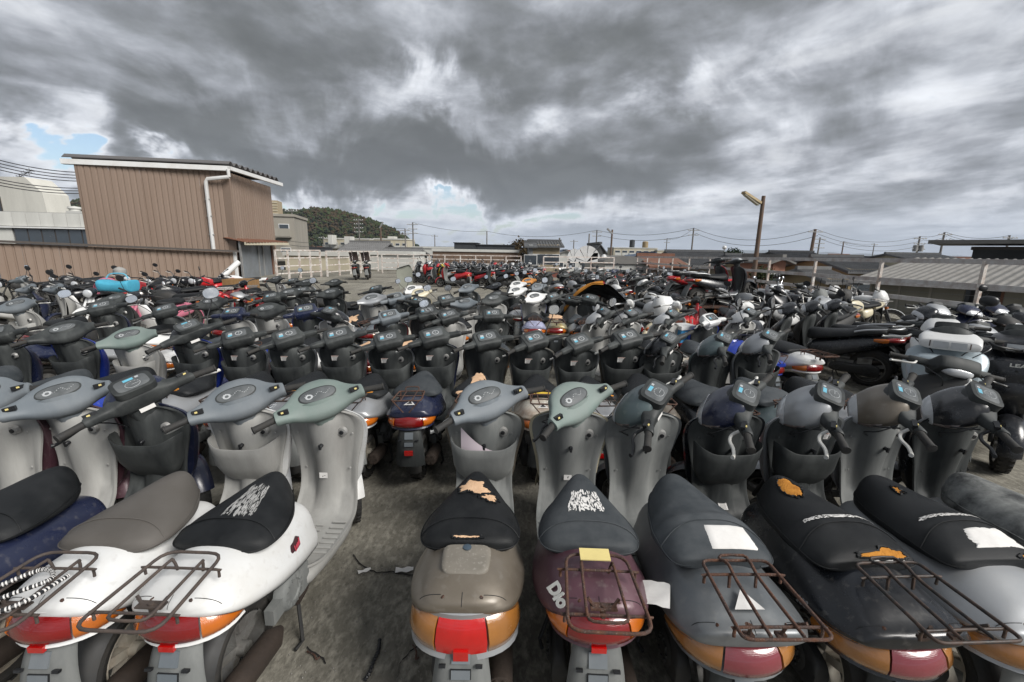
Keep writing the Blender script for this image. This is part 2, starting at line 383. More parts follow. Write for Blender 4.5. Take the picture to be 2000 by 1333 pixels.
# ------------------------------------------------------------------ bike shapes
CACHE = {}
def cached(key, fn):
    if key not in CACHE: CACHE[key] = fn()
    return CACHE[key]
def crease(rows):
    # lower half of the shell stands a little proud of the upper: the moulded side line
    for r in rows:
        zt, zb = max(p.z for p in r), min(p.z for p in r); zm, h = (zt+zb)/2, max((zt-zb)/2, 1e-4); w = max(abs(p.x) for p in r)
        for p in r:
            s_ = (p.z-zm)/h; k = min(1, max(0, (.02 - s_)/.10)) * min(1, w/.12)
            p.x += math.copysign(.009*k, p.x); p.z += .004*math.sin(max(0, s_)*math.pi)*0
    return rows
BODY = dict(
 round=[(-.850,.015,.628,.612,2.4,.1),(-.842,.080,.645,.598,2.6,.12),(-.81,.130,.662,.572,2.7,.16),(-.72,.165,.692,.520,2.6,.22),(-.54,.186,.700,.460,2.5,.26),(-.32,.180,.668,.400,2.5,.22),(-.12,.155,.620,.345,2.6,.15),(.0,.122,.585,.30,2.8,.1),(.045,.065,.55,.29,2.8,.0)],
 wedge=[(-.915,.06,.612,.572,3,.0),(-.905,.150,.622,.566,3.6,.03),(-.87,.180,.634,.556,3.6,.10),(-.80,.190,.662,.540,3.2,.32),(-.66,.196,.700,.505,3.0,.40),(-.46,.197,.712,.46,3,.30),(-.25,.185,.680,.41,3,.2),(-.05,.150,.62,.34,3,.1),(.04,.075,.57,.30,3,.0)],
 slim=[(-.86,.05,.645,.60,2.8,.0),(-.85,.11,.655,.592,3,.05),(-.80,.145,.668,.57,3,.15),(-.66,.168,.692,.52,2.8,.25),(-.45,.175,.695,.45,2.6,.25),(-.25,.168,.665,.40,2.6,.2),(-.05,.140,.61,.34,2.8,.1),(.04,.07,.56,.30,2.8,.0)])
SEAT = dict(
 round=[(-.592,.045,.700,.668,2.8,.0),(-.582,.125,.716,.660,3,.10),(-.53,.166,.732,.655,3,.16),(-.40,.172,.748,.648,2.9,.26),(-.22,.146,.766,.630,2.7,.34),(-.06,.104,.782,.606,2.5,.36),(.05,.066,.776,.60,2.3,.3),(.105,.038,.745,.61,2.1,.2),(.125,.012,.70,.64,2,.0)],
 bench=[(-.655,.10,.716,.684,3.2,.0),(-.645,.160,.728,.676,3.2,.05),(-.58,.180,.752,.668,3.2,.20),(-.42,.182,.784,.656,3,.34),(-.33,.172,.772,.65,2.9,.34),(-.14,.142,.768,.62,2.7,.36),(.04,.100,.770,.60,2.5,.34),(.11,.060,.752,.61,2.2,.2),(.14,.015,.70,.65,2,.0)],
 slim=[(-.60,.06,.710,.68,3,.0),(-.59,.135,.722,.672,3.2,.06),(-.53,.164,.742,.662,3.2,.18),(-.40,.168,.760,.654,3,.30),(-.20,.140,.770,.632,2.7,.36),(-.02,.096,.774,.606,2.5,.34),(.07,.052,.752,.61,2.2,.2),(.105,.012,.70,.65,2,.0)])
LENS = dict(round=(.152,-.716,.146,.530,.612,.30), panel=(.176,-.715,.140,.478,.592,.36), wedge=(.190,-.70,.218,.486,.562,.36), small=(.095,-.76,.095,.535,.600,.18), none=None)
def remap(tab, y0, y1, wf=1.0, zf=0.0):
    a, b = tab[0][0], tab[-1][0]
    return [(y0 + (r[0]-a)/(b-a)*(y1-y0), r[1]*wf, r[2]+zf, r[3]+zf) + tuple(r[4:]) for r in tab]
for k_, (y1_, wf_) in dict(round=(-.10, 1.07), wedge=(-.07, 1.02), slim=(-.09, 1.04)).items(): BODY[k_] = remap(BODY[k_], BODY[k_][0][0], y1_, wf_)
for k_, (y0_, y1_, wf_) in dict(round=(-.625, -.150, 1.07), bench=(-.70, -.12, 1.03), slim=(-.63, -.15, 1.05)).items(): SEAT[k_] = remap(SEAT[k_], y0_, y1_, wf_)
def lens_mesh(kind, a0, a1, grow=0.0, zg=0.0, bulge=.012, n=10, back=.03):
    w, y0, d, z0, z1, _ = LENS[kind]; rows = []
    z0 -= (.008 if kind == 'round' else .018)
    lv = [(z0-zg, .006), (z0-zg+.006, .016), (z0+(z1-z0)*.35, bulge+.010), (z0+(z1-z0)*.7, bulge), (z1+zg-.006, -.004), (z1+zg, -.014)]
    for z, b in lv:
        row = []
        for k in range(n+1):
            a = a0 + (a1-a0)*k/n
            row.append(Vector((-(w+b+grow)*math.cos(a), y0 - (d+b+grow)*max(math.sin(a), 0)**.75, z)))
        for k in range(n, -1, -1):
            a = a0 + (a1-a0)*k/n
            row.append(Vector((-(w+grow-back)*math.cos(a), y0 + .0 - (d+grow-back)*max(math.sin(a), 0)**.75, z)))
        rows.append(row)
    return MB().grid(rows, True, caps=True).mesh('lens', 50)
SHIELD = [(-.24,.300,.125,0,0),(-.14,.275,.165,0,0),(.04,.262,.180,0,0),(.21,.272,.184,.004,0),(.280,.33,.178,.02,.0),(.312,.43,.168,.035,.008),(.316,.56,.176,.045,.022),(.304,.68,.203,.05,.040),(.290,.77,.220,.05,.048),(.276,.84,.205,.045,.04),(.266,.885,.135,.03,.02),(.262,.905,.06,.0,0)]
def shield_mesh(thin=False):
    C = crom(SHIELD, 2 if thin else 4); n = 10 if thin else 40; F, B = [], []
    for i, (y, z, w, tn, cu) in enumerate(C):
        a, b = C[max(i-1, 0)], C[min(i+1, len(C)-1)]
        t = Vector((0, b[0]-a[0], b[1]-a[1])).normalized(); nn = Vector((0, -t.z, t.y))
        rf, rb = [], []
        for j in range(n+1):
            u = j/n*2-1; k = max(0, 1-(abs(u)/.42)**2.2)
            off = tn*(k**.7) - cu*abs(u)**3 + .006*(abs(u) > .93) - (.011*max(0, 1-((abs(u)-.66)/.20)**4) if .46 < abs(u) < .86 and z > .40 else 0)
            p = Vector((u*w, y, z)) + nn*off
            rf.append(p); rb.append(p - nn*.012)
        F.append(rf + rb[::-1])
    return MB().grid(F, True, caps=True).mesh('leg_shield', 55)
def shield_f(u, s):
    """point on the rider's face of the shield; s 0..1 from floor to top"""
    q = s*(len(SHIELD)-1); i = min(int(q), len(SHIELD)-2); f = q-i
    y, z, w, tn, cu = [a+(b-a)*f for a, b in zip(SHIELD[i], SHIELD[i+1])]
    a, b = SHIELD[i], SHIELD[i+1]
    t = Vector((0, b[0]-a[0], b[1]-a[1])).normalized(); nn = Vector((0, -t.z, t.y))
    k = max(0, 1-(abs(u)/.42)**2.2)
    return Vector((u*w, y, z)) + nn*(tn*(k**.7) - cu*abs(u)**3), nn, t
FRONT = [(.34,.335,.10,.05),(.45,.325,.172,.12),(.58,.325,.196,.165),(.70,.308,.224,.15),(.79,.286,.238,.10),(.86,.262,.212,.06),(.905,.248,.11,.035),(.915,.246,.04,.02)]
def front_mesh():
    rows = []
    for z, y0, w, d in crom(FRONT, 3):
        row = []
        for k in range(17):
            a = math.pi*k/16
            row.append(Vector((w*math.cos(a), y0 + .045 + d*.9*max(math.sin(a), 0)**.8, z)))
        for k in range(1, 8):
            row.append(Vector((-w + 2*w*k/8, y0 + .047, z)))
        rows.append(row)
    return MB().grid(rows, True, caps=True).mesh('front_cover', 50)
def pocket_mesh():
    def ring(z, w, d, y0, i=0.0):
        o = []
        for k in range(19):
            a = math.pi*k/18
            o.append(Vector(((w-i)*math.cos(a), y0 - (d-i)*max(math.sin(a), 0)**.5, z)))
        return o
    rows = [ring(.455,.11,.02,.31), ring(.50,.150,.060,.312), ring(.56,.178,.090,.312), ring(.63,.190,.104,.308), ring(.684,.197,.112,.304), ring(.690,.194,.109,.304),
            ring(.684,.197,.112,.304,.012), ring(.63,.190,.104,.308,.014), ring(.57,.17,.085,.312,.014), ring(.535,.14,.05,.315,.012), ring(.53,.02,.0,.33,0)]
    for r in rows:        # rim rises towards the sides
        for p in r:
            if p.z > .62: p.z += .055*max(0, (abs(p.x)/.195) - .55)**1.3*2.2
    return MB().grid(rows).mesh('pocket', 50)
def skirt_mesh():
    t = [(-.27,.08,.295,.20,3,0),(-.22,.145,.275,.185,3,0),(.08,.168,.262,.17,3.4,0),(.24,.160,.27,.185,3.4,0),(.33,.12,.36,.24,3,0),(.36,.05,.36,.28,3,0)]
    return MB().grid(table_loft(t, 3, 18), True, caps=True).mesh('lower_cover', 50)
def pod_mesh(style):
    mb = MB()
    def xsec(x, cy, cz, ry, rz, p, tilt=.55, n=18):
        row = []
        for k in range(n):
            a = 2*math.pi*k/n
            u, v = ry*sgp(math.cos(a), 2/p), rz*sgp(math.sin(a), 2/p)
            row.append(Vector((x, cy + u*math.cos(tilt) - v*math.sin(tilt), cz + u*math.sin(tilt) + v*math.cos(tilt))))
        return row
    if style == 'round':
        t = [(-.232,-.074,.0,.008,.008,2.6,.5),(-.230,-.073,.0,.032,.026,3,.7),(-.20,-.060,.0,.040,.028,3,.72),(-.155,-.036,.0,.058,.032,3,.74),(-.11,-.012,.002,.086,.040,3,.76),(-.05,.002,.002,.108,.050,2.9,.76),(.0,.004,.002,.112,.052,2.9,.76)]
    elif style == 'flat':
        t = [(-.238,-.070,.0,.006,.006,3,.35),(-.236,-.070,.0,.023,.021,3,.35),(-.160,-.050,.0,.028,.024,4,.35),(-.135,-.040,.0,.032,.026,4,.4),(-.118,-.020,.004,.064,.040,5,.62),(-.108,-.014,.006,.084,.050,5.5,.62),(-.05,-.010,.010,.090,.054,5.5,.62),(.0,-.009,.010,.090,.054,5.5,.62)]
    else:
        t = [(-.215,-.095,.0,.006,.006,2.4,.5),(-.213,-.092,.0,.022,.021,2.4,.5),(-.150,-.062,.0,.028,.025,2.8,.5),(-.118,-.050,.0,.036,.030,3,.5),(-.088,-.030,.008,.058,.042,4,.5),(-.05,-.022,.014,.066,.052,4,.52),(.0,-.020,.016,.070,.054,4,.52)]
    full = t + [(-x, cy, cz, a, b, p, q) for x, cy, cz, a, b, p, q in t[-2::-1]]
    mb.grid([xsec(*r[:6], tilt=r[6]) for r in crom(full, 3)], True, caps=True)
    # neck down to the shield
    rows = []
    for z, w, d, cy in crom({'round': [(.02,.115,.060,-.006),(-.03,.100,.062,-.008),(-.075,.074,.058,.0),(-.12,.060,.052,.014),(-.17,.060,.052,.03)], 'flat': [(.0,.085,.055,.0),(-.05,.078,.052,.0),(-.10,.070,.050,.012),(-.16,.066,.052,.03)], 'cowl': [(.0,.08,.055,.0),(-.05,.07,.052,.0),(-.10,.060,.050,.012),(-.16,.060,.052,.03)]}[style], 3):
        rows.append([Vector((w*sgp(math.cos(a), .75), cy + d*sgp(math.sin(a), .75), z)) for a in [2*math.pi*k/16 for k in range(16)]])
    mb.grid(rows, True, caps=True)
    return mb.mesh('handlebar_cover', 42)
VISOR = [(-.070,.080,.066,-.020,4,.1),(-.058,.104,.078,-.034,3.6,.14),(-.015,.128,.086,-.046,3.3,.22),(.045,.134,.070,-.058,3.2,.26),(.095,.122,.040,-.064,3.2,.22),(.135,.100,.004,-.062,3,.14),(.158,.070,-.022,-.056,2.6,.05),(.163,.03,-.036,-.048,2.2,.0)]
def visor_mesh():
    """painted shell of the cowl-type handlebar cover, from the lamp back round the dash"""
    return MB().grid(table_loft(VISOR, 3, 24), True, caps=True).mesh('nose_cover', 42)
def visor_lens(a0, a1, t0, t1):
    return patch(surf(VISOR), t0, t1, R(a0), R(a1), .003, 0, 10).mesh('turn_signal', 60)
def nhat(tilt): return Vector((0, -math.sin(tilt), math.cos(tilt)))
def dash_mesh(style):
    """dash face plus dials; slots: 0 glass, 1 dial, 2 sticker, 3 bezel"""
    mb = MB()
    tilt = {'round': .76, 'flat': .62, 'cowl': .52}[style]
    cy, cz, off = {'round': (.006,.006,.0505), 'flat': (-.009,.010,.0540), 'cowl': (-.030,.022,.064)}[style]
    T = Matrix.Translation(Vector((0, cy, cz)) + nhat(tilt)*off) @ Matrix.Rotation(tilt, 4, 'X')
    def plate(w, h, p, z0, z1, mi, cx=0, cyy=0, n=28):
        r = [[Vector((cx + w*q*sgp(math.cos(2*math.pi*k/n), 2/p), cyy + h*q*sgp(math.sin(2*math.pi*k/n), 2/p), z)) for k in range(n)] for z, q in ((z0, 1.0), (z1-.0006, 1.0), (z1, .985))]
        mb.grid(r, True, mi, T, caps=True)
    if style == 'round':
        plate(.100,.042, 2.2, -.010, .0018, 3); plate(.093,.036, 2.2, -.006, .003, 0)
        rd = random.Random(3)
        for i in range(16):
            x = -.066 + i*.0088; mb.box((x, .014*math.sin(i*.9)*.7+.003, .0034), (.0045,.0016 + .0025*rd.random(),.0006), T, 1)
        plate(.020,.015, 2, 0, .0034, 1, -.045, -.003, 14); plate(.010,.008, 2, 0, .0036, 0, -.045, -.003, 12)
    elif style == 'flat':
        plate(.090,.052, 6, -.008, .0018, 3); plate(.081,.044, 6, -.006, .003, 0)
        plate(.030,.026, 2, 0, .0034, 1, .022, 0, 18); plate(.024,.021, 2, 0, .0037, 0, .022, 0, 18)
        mb.box((.022,.004,.0042), (.003,.032,.0006), T, 1)
        mb.box((-.045,.004,.0036), (.030,.032,.0006), T, 1); mb.box((-.048,-.012,.0044), (.034,.020,.0006), T, 2)
    else:
        plate(.082,.060, 4.5, -.03, .004, 3); plate(.064,.044, 4.5, -.006, .0055, 0)
        plate(.030,.024, 2, 0, .0062, 1, .0,-.012, 22); plate(.0285,.0225, 2, 0, .0066, 0, .0, -.012, 22)
        mb.box((.010,-.014,.0072), (.028,.0018,.0006), T, 1)
        for i in range(9):
            a = math.pi*(-.15+1.3*i/8); mb.box((.029*math.cos(a), -.012+.0215*math.sin(a), .0070), (.003,.003,.0005), T, 1)
        mb.box((-.005,.028,.0062), (.040,.016,.0006), T, 2); mb.box((.030,.030,.0060), (.014,.012,.0006), T, 1)
    return mb.mesh('dashboard', 50)
def side_bits(style):
    """switch boxes by the grips: slot 0 black, 1 pale button"""
    mb = MB()
    for s in (1,):
        c = Vector((s*.185, -.078 if style == 'round' else -.075, .022))
        mb.box(c, (.050,.018,.022), mi=0); mb.box(c + Vector((s*.006,-.010,.003)), (.012,.006,.008), mi=1); mb.box(c + Vector((-s*.012,-.010,.0)), (.010,.005,.012), mi=0)
    return mb.mesh('switch_box', 50)
def grip_mesh(style):
    x0, y0 = {'round': (.225,-.073), 'flat': (.225,-.066), 'cowl': (.200,-.085)}[style]
    mb = MB(); d = Vector((.115,-.035,-.006)); a = Vector((x0, y0, 0)); pts, rr = [], []
    for t, r in ((0,.013),(.02,.020),(.06,.021),(.09,.0165),(.5,.0155),(.93,.0165),(.95,.019),(.995,.0185),(1.0,.010)):
        pts.append(a + d*t); rr.append(r)
    return mb.tube(pts, rr, 12).mesh('grip', 35)
def lever_mesh(style):
    x0, y0 = {'round': (.20,-.045), 'flat': (.20,-.040), 'cowl': (.19,-.055)}[style]
    a = Vector((x0, y0, -.004))
    pts = spl([a + Vector(q) for q in ((0,0,0),(.02,.028,-.012),(.055,.030,-.020),(.095,.010,-.026),(.135,.002,-.032),(.150,.004,-.030))], 3)
    n = len(pts); return MB().tube(pts, [.0075 if i < n-2 else .0095 for i in range(n)], 7).mesh('brake_lever', 50)
def flipx(me):
    m2 = me.copy(); m2.transform(Matrix.Scale(-1, 4, (1,0,0))); m2.flip_normals(); return m2
def lamp_mesh(style):
    t = {'round': (.085,.030,.075,.045,-.008), 'flat': (.085,.034,.060,.04,-.004), 'cowl': (.100,.036,.132,.06,-.040)}[style]
    rows = [[Vector((t[0]*q*sgp(math.cos(a), .75), t[2] + dy, t[4] + t[1]*q*sgp(math.sin(a), .75))) for a in [2*math.pi*k/18 for k in range(18)]] for dy, q in ((-.03,1.03),(.0,1),(.018,.9),(.028,.65),(.032,.3))]
    return MB().grid(rows, True, caps=True).mesh('headlight', 60)
def wheel_meshes(r, w, spokes=False, rim=.62, nsp=5):
    t = MB(); rr = r*.0
    a = r*(1-rim)*.5; prof = []
    for k in range(13):
        q = 2*math.pi*k/12; prof.append((w*sgp(math.cos(q), .8), r-a + a*sgp(math.sin(q), .8)))
    t.lathe(prof, 28)
    # tread blocks
    for k in range(28):
        q = 2*math.pi*k/28
        for s in (-1, 1):
            t.box((s*w*.55, 0, r-.002), (w*.5,.022*r/.2,.006), T=Matrix.Rotation(q + s*.06, 4, 'X'))
    m = MB(); ri = r*rim + .012
    m.lathe([(-w*.8,ri+.004),(-w*.8,ri-.008),(-w*.4,ri-.016),(w*.4,ri-.016),(w*.8,ri-.008),(w*.8,ri+.004)], 28)
    m.lathe([(-w*1.1,.0),(-w*1.1,.028),(w*1.1,.028),(w*1.1,0)], 14)
    if spokes:
        for k in range(20):
            q = 2*math.pi*k/20; q2 = q + (.35 if k % 2 else -.35); s = w*.8 if k % 4 < 2 else -w*.8
            m.tube([(s, .027*math.cos(q), .027*math.sin(q)), (0, (ri-.014)*math.cos(q2), (ri-.014)*math.sin(q2))], .0022, 3, caps=False)
    else:
        for k in range(nsp):
            q = 2*math.pi*k/nsp; m.box((0, 0, (ri+.02)/2), (w*.9,.036,ri-.03), T=Matrix.Rotation(q, 4, 'X'))
    return t.mesh('tyre', 40), m.mesh('wheel', 40)
def fender_mesh(r, w, a0, a1, n=12, lip=.03, cup=.55):
    rows = []
    for i in range(n+1):
        a = a0 + (a1-a0)*i/n; row = []
        for j in range(9):
            u = j/4-1; rr = r - lip*abs(u)**2.5
            row.append(Vector((u*w, rr*math.cos(a), rr*math.sin(a))))
        for j in range(8, -1, -1):
            u = j/4-1; rr = r - lip*abs(u)**2.5 - .005
            row.append(Vector((u*(w-.004), rr*math.cos(a), rr*math.sin(a))))
        rows.append(row)
    return MB().grid(rows, True, caps=True).mesh('fender', 50)
def plate_fender_mesh():
    """rear mudguard flap that carries the number plate bracket: slots 0 plastic, 1 dark slots, 2 paler centre"""
    mb = MB(); F = []
    for y, z, w in crom([(-.70,.560,.060),(-.79,.545,.066),(-.850,.500,.078),(-.882,.42,.092),(-.893,.33,.102),(-.895,.235,.106)], 3):
        row = [Vector((u*w, y + .030*abs(u)**4, z)) for u in [k/5-1 for k in range(11)]]
        F.append(row + [p + Vector((0,.007,-.002)) for p in row[::-1]])
    mb.grid(F, True, caps=True)
    for s in (-1, 1): mb.box((s*.062, -.884, .435), (.022,.012,.009), mi=1, rot=Matrix.Rotation(-.35, 3, 'X'))
    mb.box((0,-.868,.462), (.062,.010,.050), mi=2, rot=Matrix.Rotation(-.42, 3, 'X'))
    mb.box((0,-.886,.405), (.070,.006,.034), mi=1, rot=Matrix.Rotation(-.2, 3, 'X')); mb.box((0,-.888,.405), (.064,.008,.030), mi=2, rot=Matrix.Rotation(-.2, 3, 'X'))
    return mb.mesh('rear_fender', 50)
def rack_mesh(style):
    mb = MB(); r = .0058
    def loop(w0, w1, y0, y1, z0, z1, rad=.035, closed=True):
        c = [(-w0,y0,z0),(w0,y0,z0),(w1,y1,z1),(-w1,y1,z1)]; pts = []
        for i in range(4):
            p, a, b = Vector(c[i]), Vector(c[i-1]), Vector(c[(i+1) % 4])
            e1, e2 = p + (a-p).normalized()*rad, p + (b-p).normalized()*rad
            for k in range(5):
                t = k/4; pts.append(e1*(1-t)**2 + p*2*t*(1-t) + e2*t*t)
        mb.tube(pts, r, 7, closed=True)
    if style == 'oval':
        loop(.105,.125,-.565,-.930,.738,.728,.055)
        for s in (-1, 1):
            mb.tube(spl([(s*.045,-.600,.690),(s*.052,-.605,.728),(s*.056,-.63,.736),(s*.062,-.86,.728)], 3), r*.9, 7)
        mb.tube(spl([(-.062,-.86,.728),(-.045,-.885,.727),(.045,-.885,.727),(.062,-.86,.728)], 3), r*.9, 7)
        for y, z in ((-.640,.728),(-.850,.722)):
            mb.tube(spl([(-.128,y,z-.030),(-.128,y,z-.008),(-.118,y,z-.002),(.118,y,z-.002),(.128,y,z-.008),(.128,y,z-.030)], 2), r*.85, 7)
        mb.tube([(-.05,-.775,.722),(-.03,-.785,.700),(.03,-.785,.700),(.05,-.775,.722)], .006, 5)
        mb.box((0,-.785,.698), (.085,.034,.006)); mb.tube([(0,-.785,.66),(0,-.785,.706)], .010, 8)
    elif style == 'trap':
        loop(.115,.130,-.575,-.975,.752,.742,.03)
        for s in (-1, 1):
            mb.tube(spl([(s*.048,-.575,.755),(s*.040,-.62,.766),(s*.040,-.70,.752),(s*.048,-.965,.743)], 3), r*.95, 7)
            mb.tube([(s*.05,-.845,.655),(s*.055,-.86,.700),(s*.09,-.90,.738)], .006, 6); mb.box((s*.05,-.842,.655), (.03,.026,.010))
            mb.tube([(s*.045,-.66,.70),(s*.045,-.655,.748)], .006, 6)
        mb.tube(spl([(-.048,-.575,.755),(-.04,-.555,.760),(.04,-.555,.760),(.048,-.575,.755)], 2), r*.95, 7)
        for y, z in ((-.655,.746),(-.915,.737)):
            mb.tube(spl([(-.130,y,z-.032),(-.130,y,z-.008),(-.12,y,z),(.12,y,z),(.130,y,z-.008),(.130,y,z-.032)], 2), r*.95, 7)
    else:   # short wire carrier with two struts in a V
        loop(.095,.105,-.60,-.80,.748,.742,.02)
        mb.tube([(-.10,-.70,.745),(.10,-.70,.745)], r*.8, 6)
        for s in (-1, 1):
            mb.tube([(s*.095,-.80,.742),(s*.02,-.815,.66)], r*.8, 6); mb.tube([(s*.04,-.60,.748),(s*.04,-.80,.742)], r*.8, 6)
            mb.tube([(s*.08,-.62,.748),(s*.085,-.63,.70)], r*.8, 6)
        mb.tube(spl([(-.045,-.60,.748),(-.045,-.585,.775),(.045,-.585,.775),(.045,-.60,.748)], 3), r*.8, 6)
    return mb.mesh('luggage_rack', 60)
def engine_mesh():
    mb = MB()
    rows = []
    for y, zt, zb in crom([(-.70,.225,.185),(-.68,.275,.135),(-.58,.305,.120),(-.42,.285,.150),(-.25,.290,.150),(-.16,.275,.160),(-.13,.24,.19)], 3):
        rows.append([Vector((-.108 + .030*sgp(math.cos(a), .5), y, (zt+zb)/2 + (zt-zb)/2*sgp(math.sin(a), .7))) for a in [2*math.pi*k/14 for k in range(14)]])
    mb.grid(rows, True, caps=True)
    for y, r in ((-.22,.058),(-.58,.068)):
        mb.lathe([(-.150,0),(-.150,r*.45),(-.143,r*.5),(-.146,r*.8),(-.138,r)], 22, T=Matrix.Translation((0,y,.218)), mi=0)
        for k in range(8): mb.box((-.148,y+r*.62*math.cos(k*.785),.218+r*.62*math.sin(k*.785)), (.010,.012,.012))
    mb.box((0,-.30,.26), (.13,.20,.12), mi=1)
    for k in range(6): mb.box((0,-.15+.016*k,.27), (.12,.008,.11), mi=1)
    mb.box((-.03,-.52,.33), (.14,.16,.09), mi=1)
    return mb.mesh('engine', 45)
def fan_mesh():
    mb = MB(); T = Matrix.Translation((.085,-.36,.285))
    mb.lathe([(0,.088),(.035,.086),(.050,.070),(.050,.050),(.042,.046),(.042,0)], 26, T=T)
    for k in range(14): mb.box((.048,.058*math.cos(k*.449),.058*math.sin(k*.449)), (.010,.006,.020), T=T, rot=Matrix.Rotation(k*.449+1.57, 3, 'X'))
    mb.box((.02,.09,-.02), (.05,.10,.12), T=T); mb.box((.02,-.10,-.01), (.04,.10,.07), T=T)
    return mb.mesh('fan_cover', 45)
def cable_mesh():
    mb = MB()
    for s in (-1, 1):
        mb.tube(spl([(s*.17,-.03,-.015),(s*.15,.06,-.03),(s*.08,.09,-.07),(s*.04,.05,-.16)], 4), .0038, 5)
    mb.tube(spl([(-.17,-.02,.0),(-.19,.05,-.03),(-.12,.10,-.09),(-.05,.06,-.18)], 4), .0032, 5)
    return mb.mesh('brake_cable', 60)
def gap_mesh(kind):
    f = surf(BODY[kind]); mb = MB()
    for s in (0, 1):
        pts = [f(.22 + .74*k/30, R((-20 - 14*math.sin(k*.105)) if s == 0 else (200 + 14*math.sin(k*.105))), .0096) for k in range(31)]
        mb.tube(pts, .0014, 4)
        mb.tube([f(.30 - .06*k/10, R(-20 + 78*k/10) if s == 0 else R(200 - 78*k/10), .0006) for k in range(11)], .0012, 4)
    mb.tube([f(.05 + .2*k/8, R(90), .0006) for k in range(9)], .0012, 4)
    return mb.mesh('panel_gap', 60)
def bolt_mesh(kind):
    f = surf(BODY[kind]); mb = MB()
    for t_, a_ in ((.22,60),(.22,120),(.5,-8),(.5,188),(.85,0),(.85,180)):
        p = f(t_, R(a_), -.001); e = f(t_, R(a_), .004); q = (e-p).normalized().to_track_quat('Z', 'Y').to_matrix().to_4x4()
        mb.lathe([(0,.007),(.003,.006),(.0035,0)], 8, 'Z', Matrix.Translation(p) @ q)
    return mb.mesh('body_bolt', 50)
def shock_mesh():
    mb = MB(); a, b = Vector((-.085,-.60,.26)), Vector((-.075,-.50,.52)); d = b-a
    mb.tube([a, b], .010, 8)
    pts = [a + d*(.12+.76*k/72) + (Vector((1,0,0))*math.cos(k*.7) + Vector((0,.93,-.36))*math.sin(k*.7))*.026 for k in range(73)]
    mb.tube(pts, .0055, 5); return mb.mesh('shock_absorber', 60)
def muffler_mesh():
    mb = MB()
    T = Matrix.Translation((.130,-.60,.215)) @ Matrix.Rotation(-.12, 4, 'X')
    mb.lathe([(-.20,0),(-.20,.030),(-.195,.044),(-.17,.048),(.05,.048),(.09,.030),(.12,.014)], 18, 'Y', T)
    for k in range(6): mb.lathe([(-.203,0),(-.203,.009),(-.199,.010)], 8, 'Y', T @ Matrix.Translation((.030*math.cos(k*1.047), 0, .030*math.sin(k*1.047))))
    mb.tube(spl([(.130,-.34,.20),(.11,-.22,.19),(.05,-.14,.20)], 4), .014, 8)
    return mb.mesh('exhaust_muffler', 45)
def stand_mesh():
    mb = MB(); mb.tube([(-.11,-.30,.155),(-.17,-.36,.012),(-.16,-.41,.012)], .009, 7); mb.tube([(.11,-.30,.155),(.15,-.36,.012),(.14,-.41,.012)], .009, 7)
    mb.tube([(-.11,-.30,.155),(.11,-.30,.155)], .009, 7); return mb.mesh('kickstand', 50)
def fork_mesh():
    mb = MB()
    for s in (-1, 1):
        mb.tube([(s*.075,.585,.21),(s*.075,.50,.36),(s*.062,.40,.52)], .015, 8)
    mb.box((0,.40,.52), (.17,.05,.035)); mb.tube([(0,.40,.52),(0,.27,.86)], .018, 8)
    return mb.mesh('fork', 50)
def mirror_parts():
    a = MB().tube(spl([(.13,-.02,.02),(.17,-.01,.09),(.23,-.015,.17),(.25,-.02,.215)], 4), .0045, 6)
    T = Matrix.Translation((.262,-.02,.250)) @ Matrix.Rotation(.1, 4, 'Y')
    rows = [[Vector((w*.062*sgp(math.cos(q), .8), y, w*.046*sgp(math.sin(q), .8))) for q in [2*math.pi*k/20 for k in range(20)]] for y, w in ((.028,.3),(.024,.7),(.012,.95),(0,1),(-.004,.98))]
    a.grid(rows, True, T=T, caps=True)
    g = MB().grid([[Vector((w*.057*sgp(math.cos(q), .8), y, w*.041*sgp(math.sin(q), .8))) for q in [2*math.pi*k/20 for k in range(20)]] for y, w in ((-.003,1),(-.0065,1),(-.0065,.02))], True, T=T)
    return a.mesh('mirror', 50), g.mesh('mirror_glass', 50)
def screen_mesh():
    """tall handlebar windscreen"""
    rows = []
    for i in range(9):
        t = i/8; rows.append([Vector((x*(.17+.05*t)*(1-.35*max(0, t-.8)*5*abs(x)**6), .13 - .10*t + .05*(1-x*x), .06 + .42*t)) for x in [k/6-1 for k in range(13)]])
    F = [r + [p + Vector((0,-.004,0)) for p in r[::-1]] for r in rows]
    return MB().grid(F, True, caps=True).mesh('windscreen', 60)
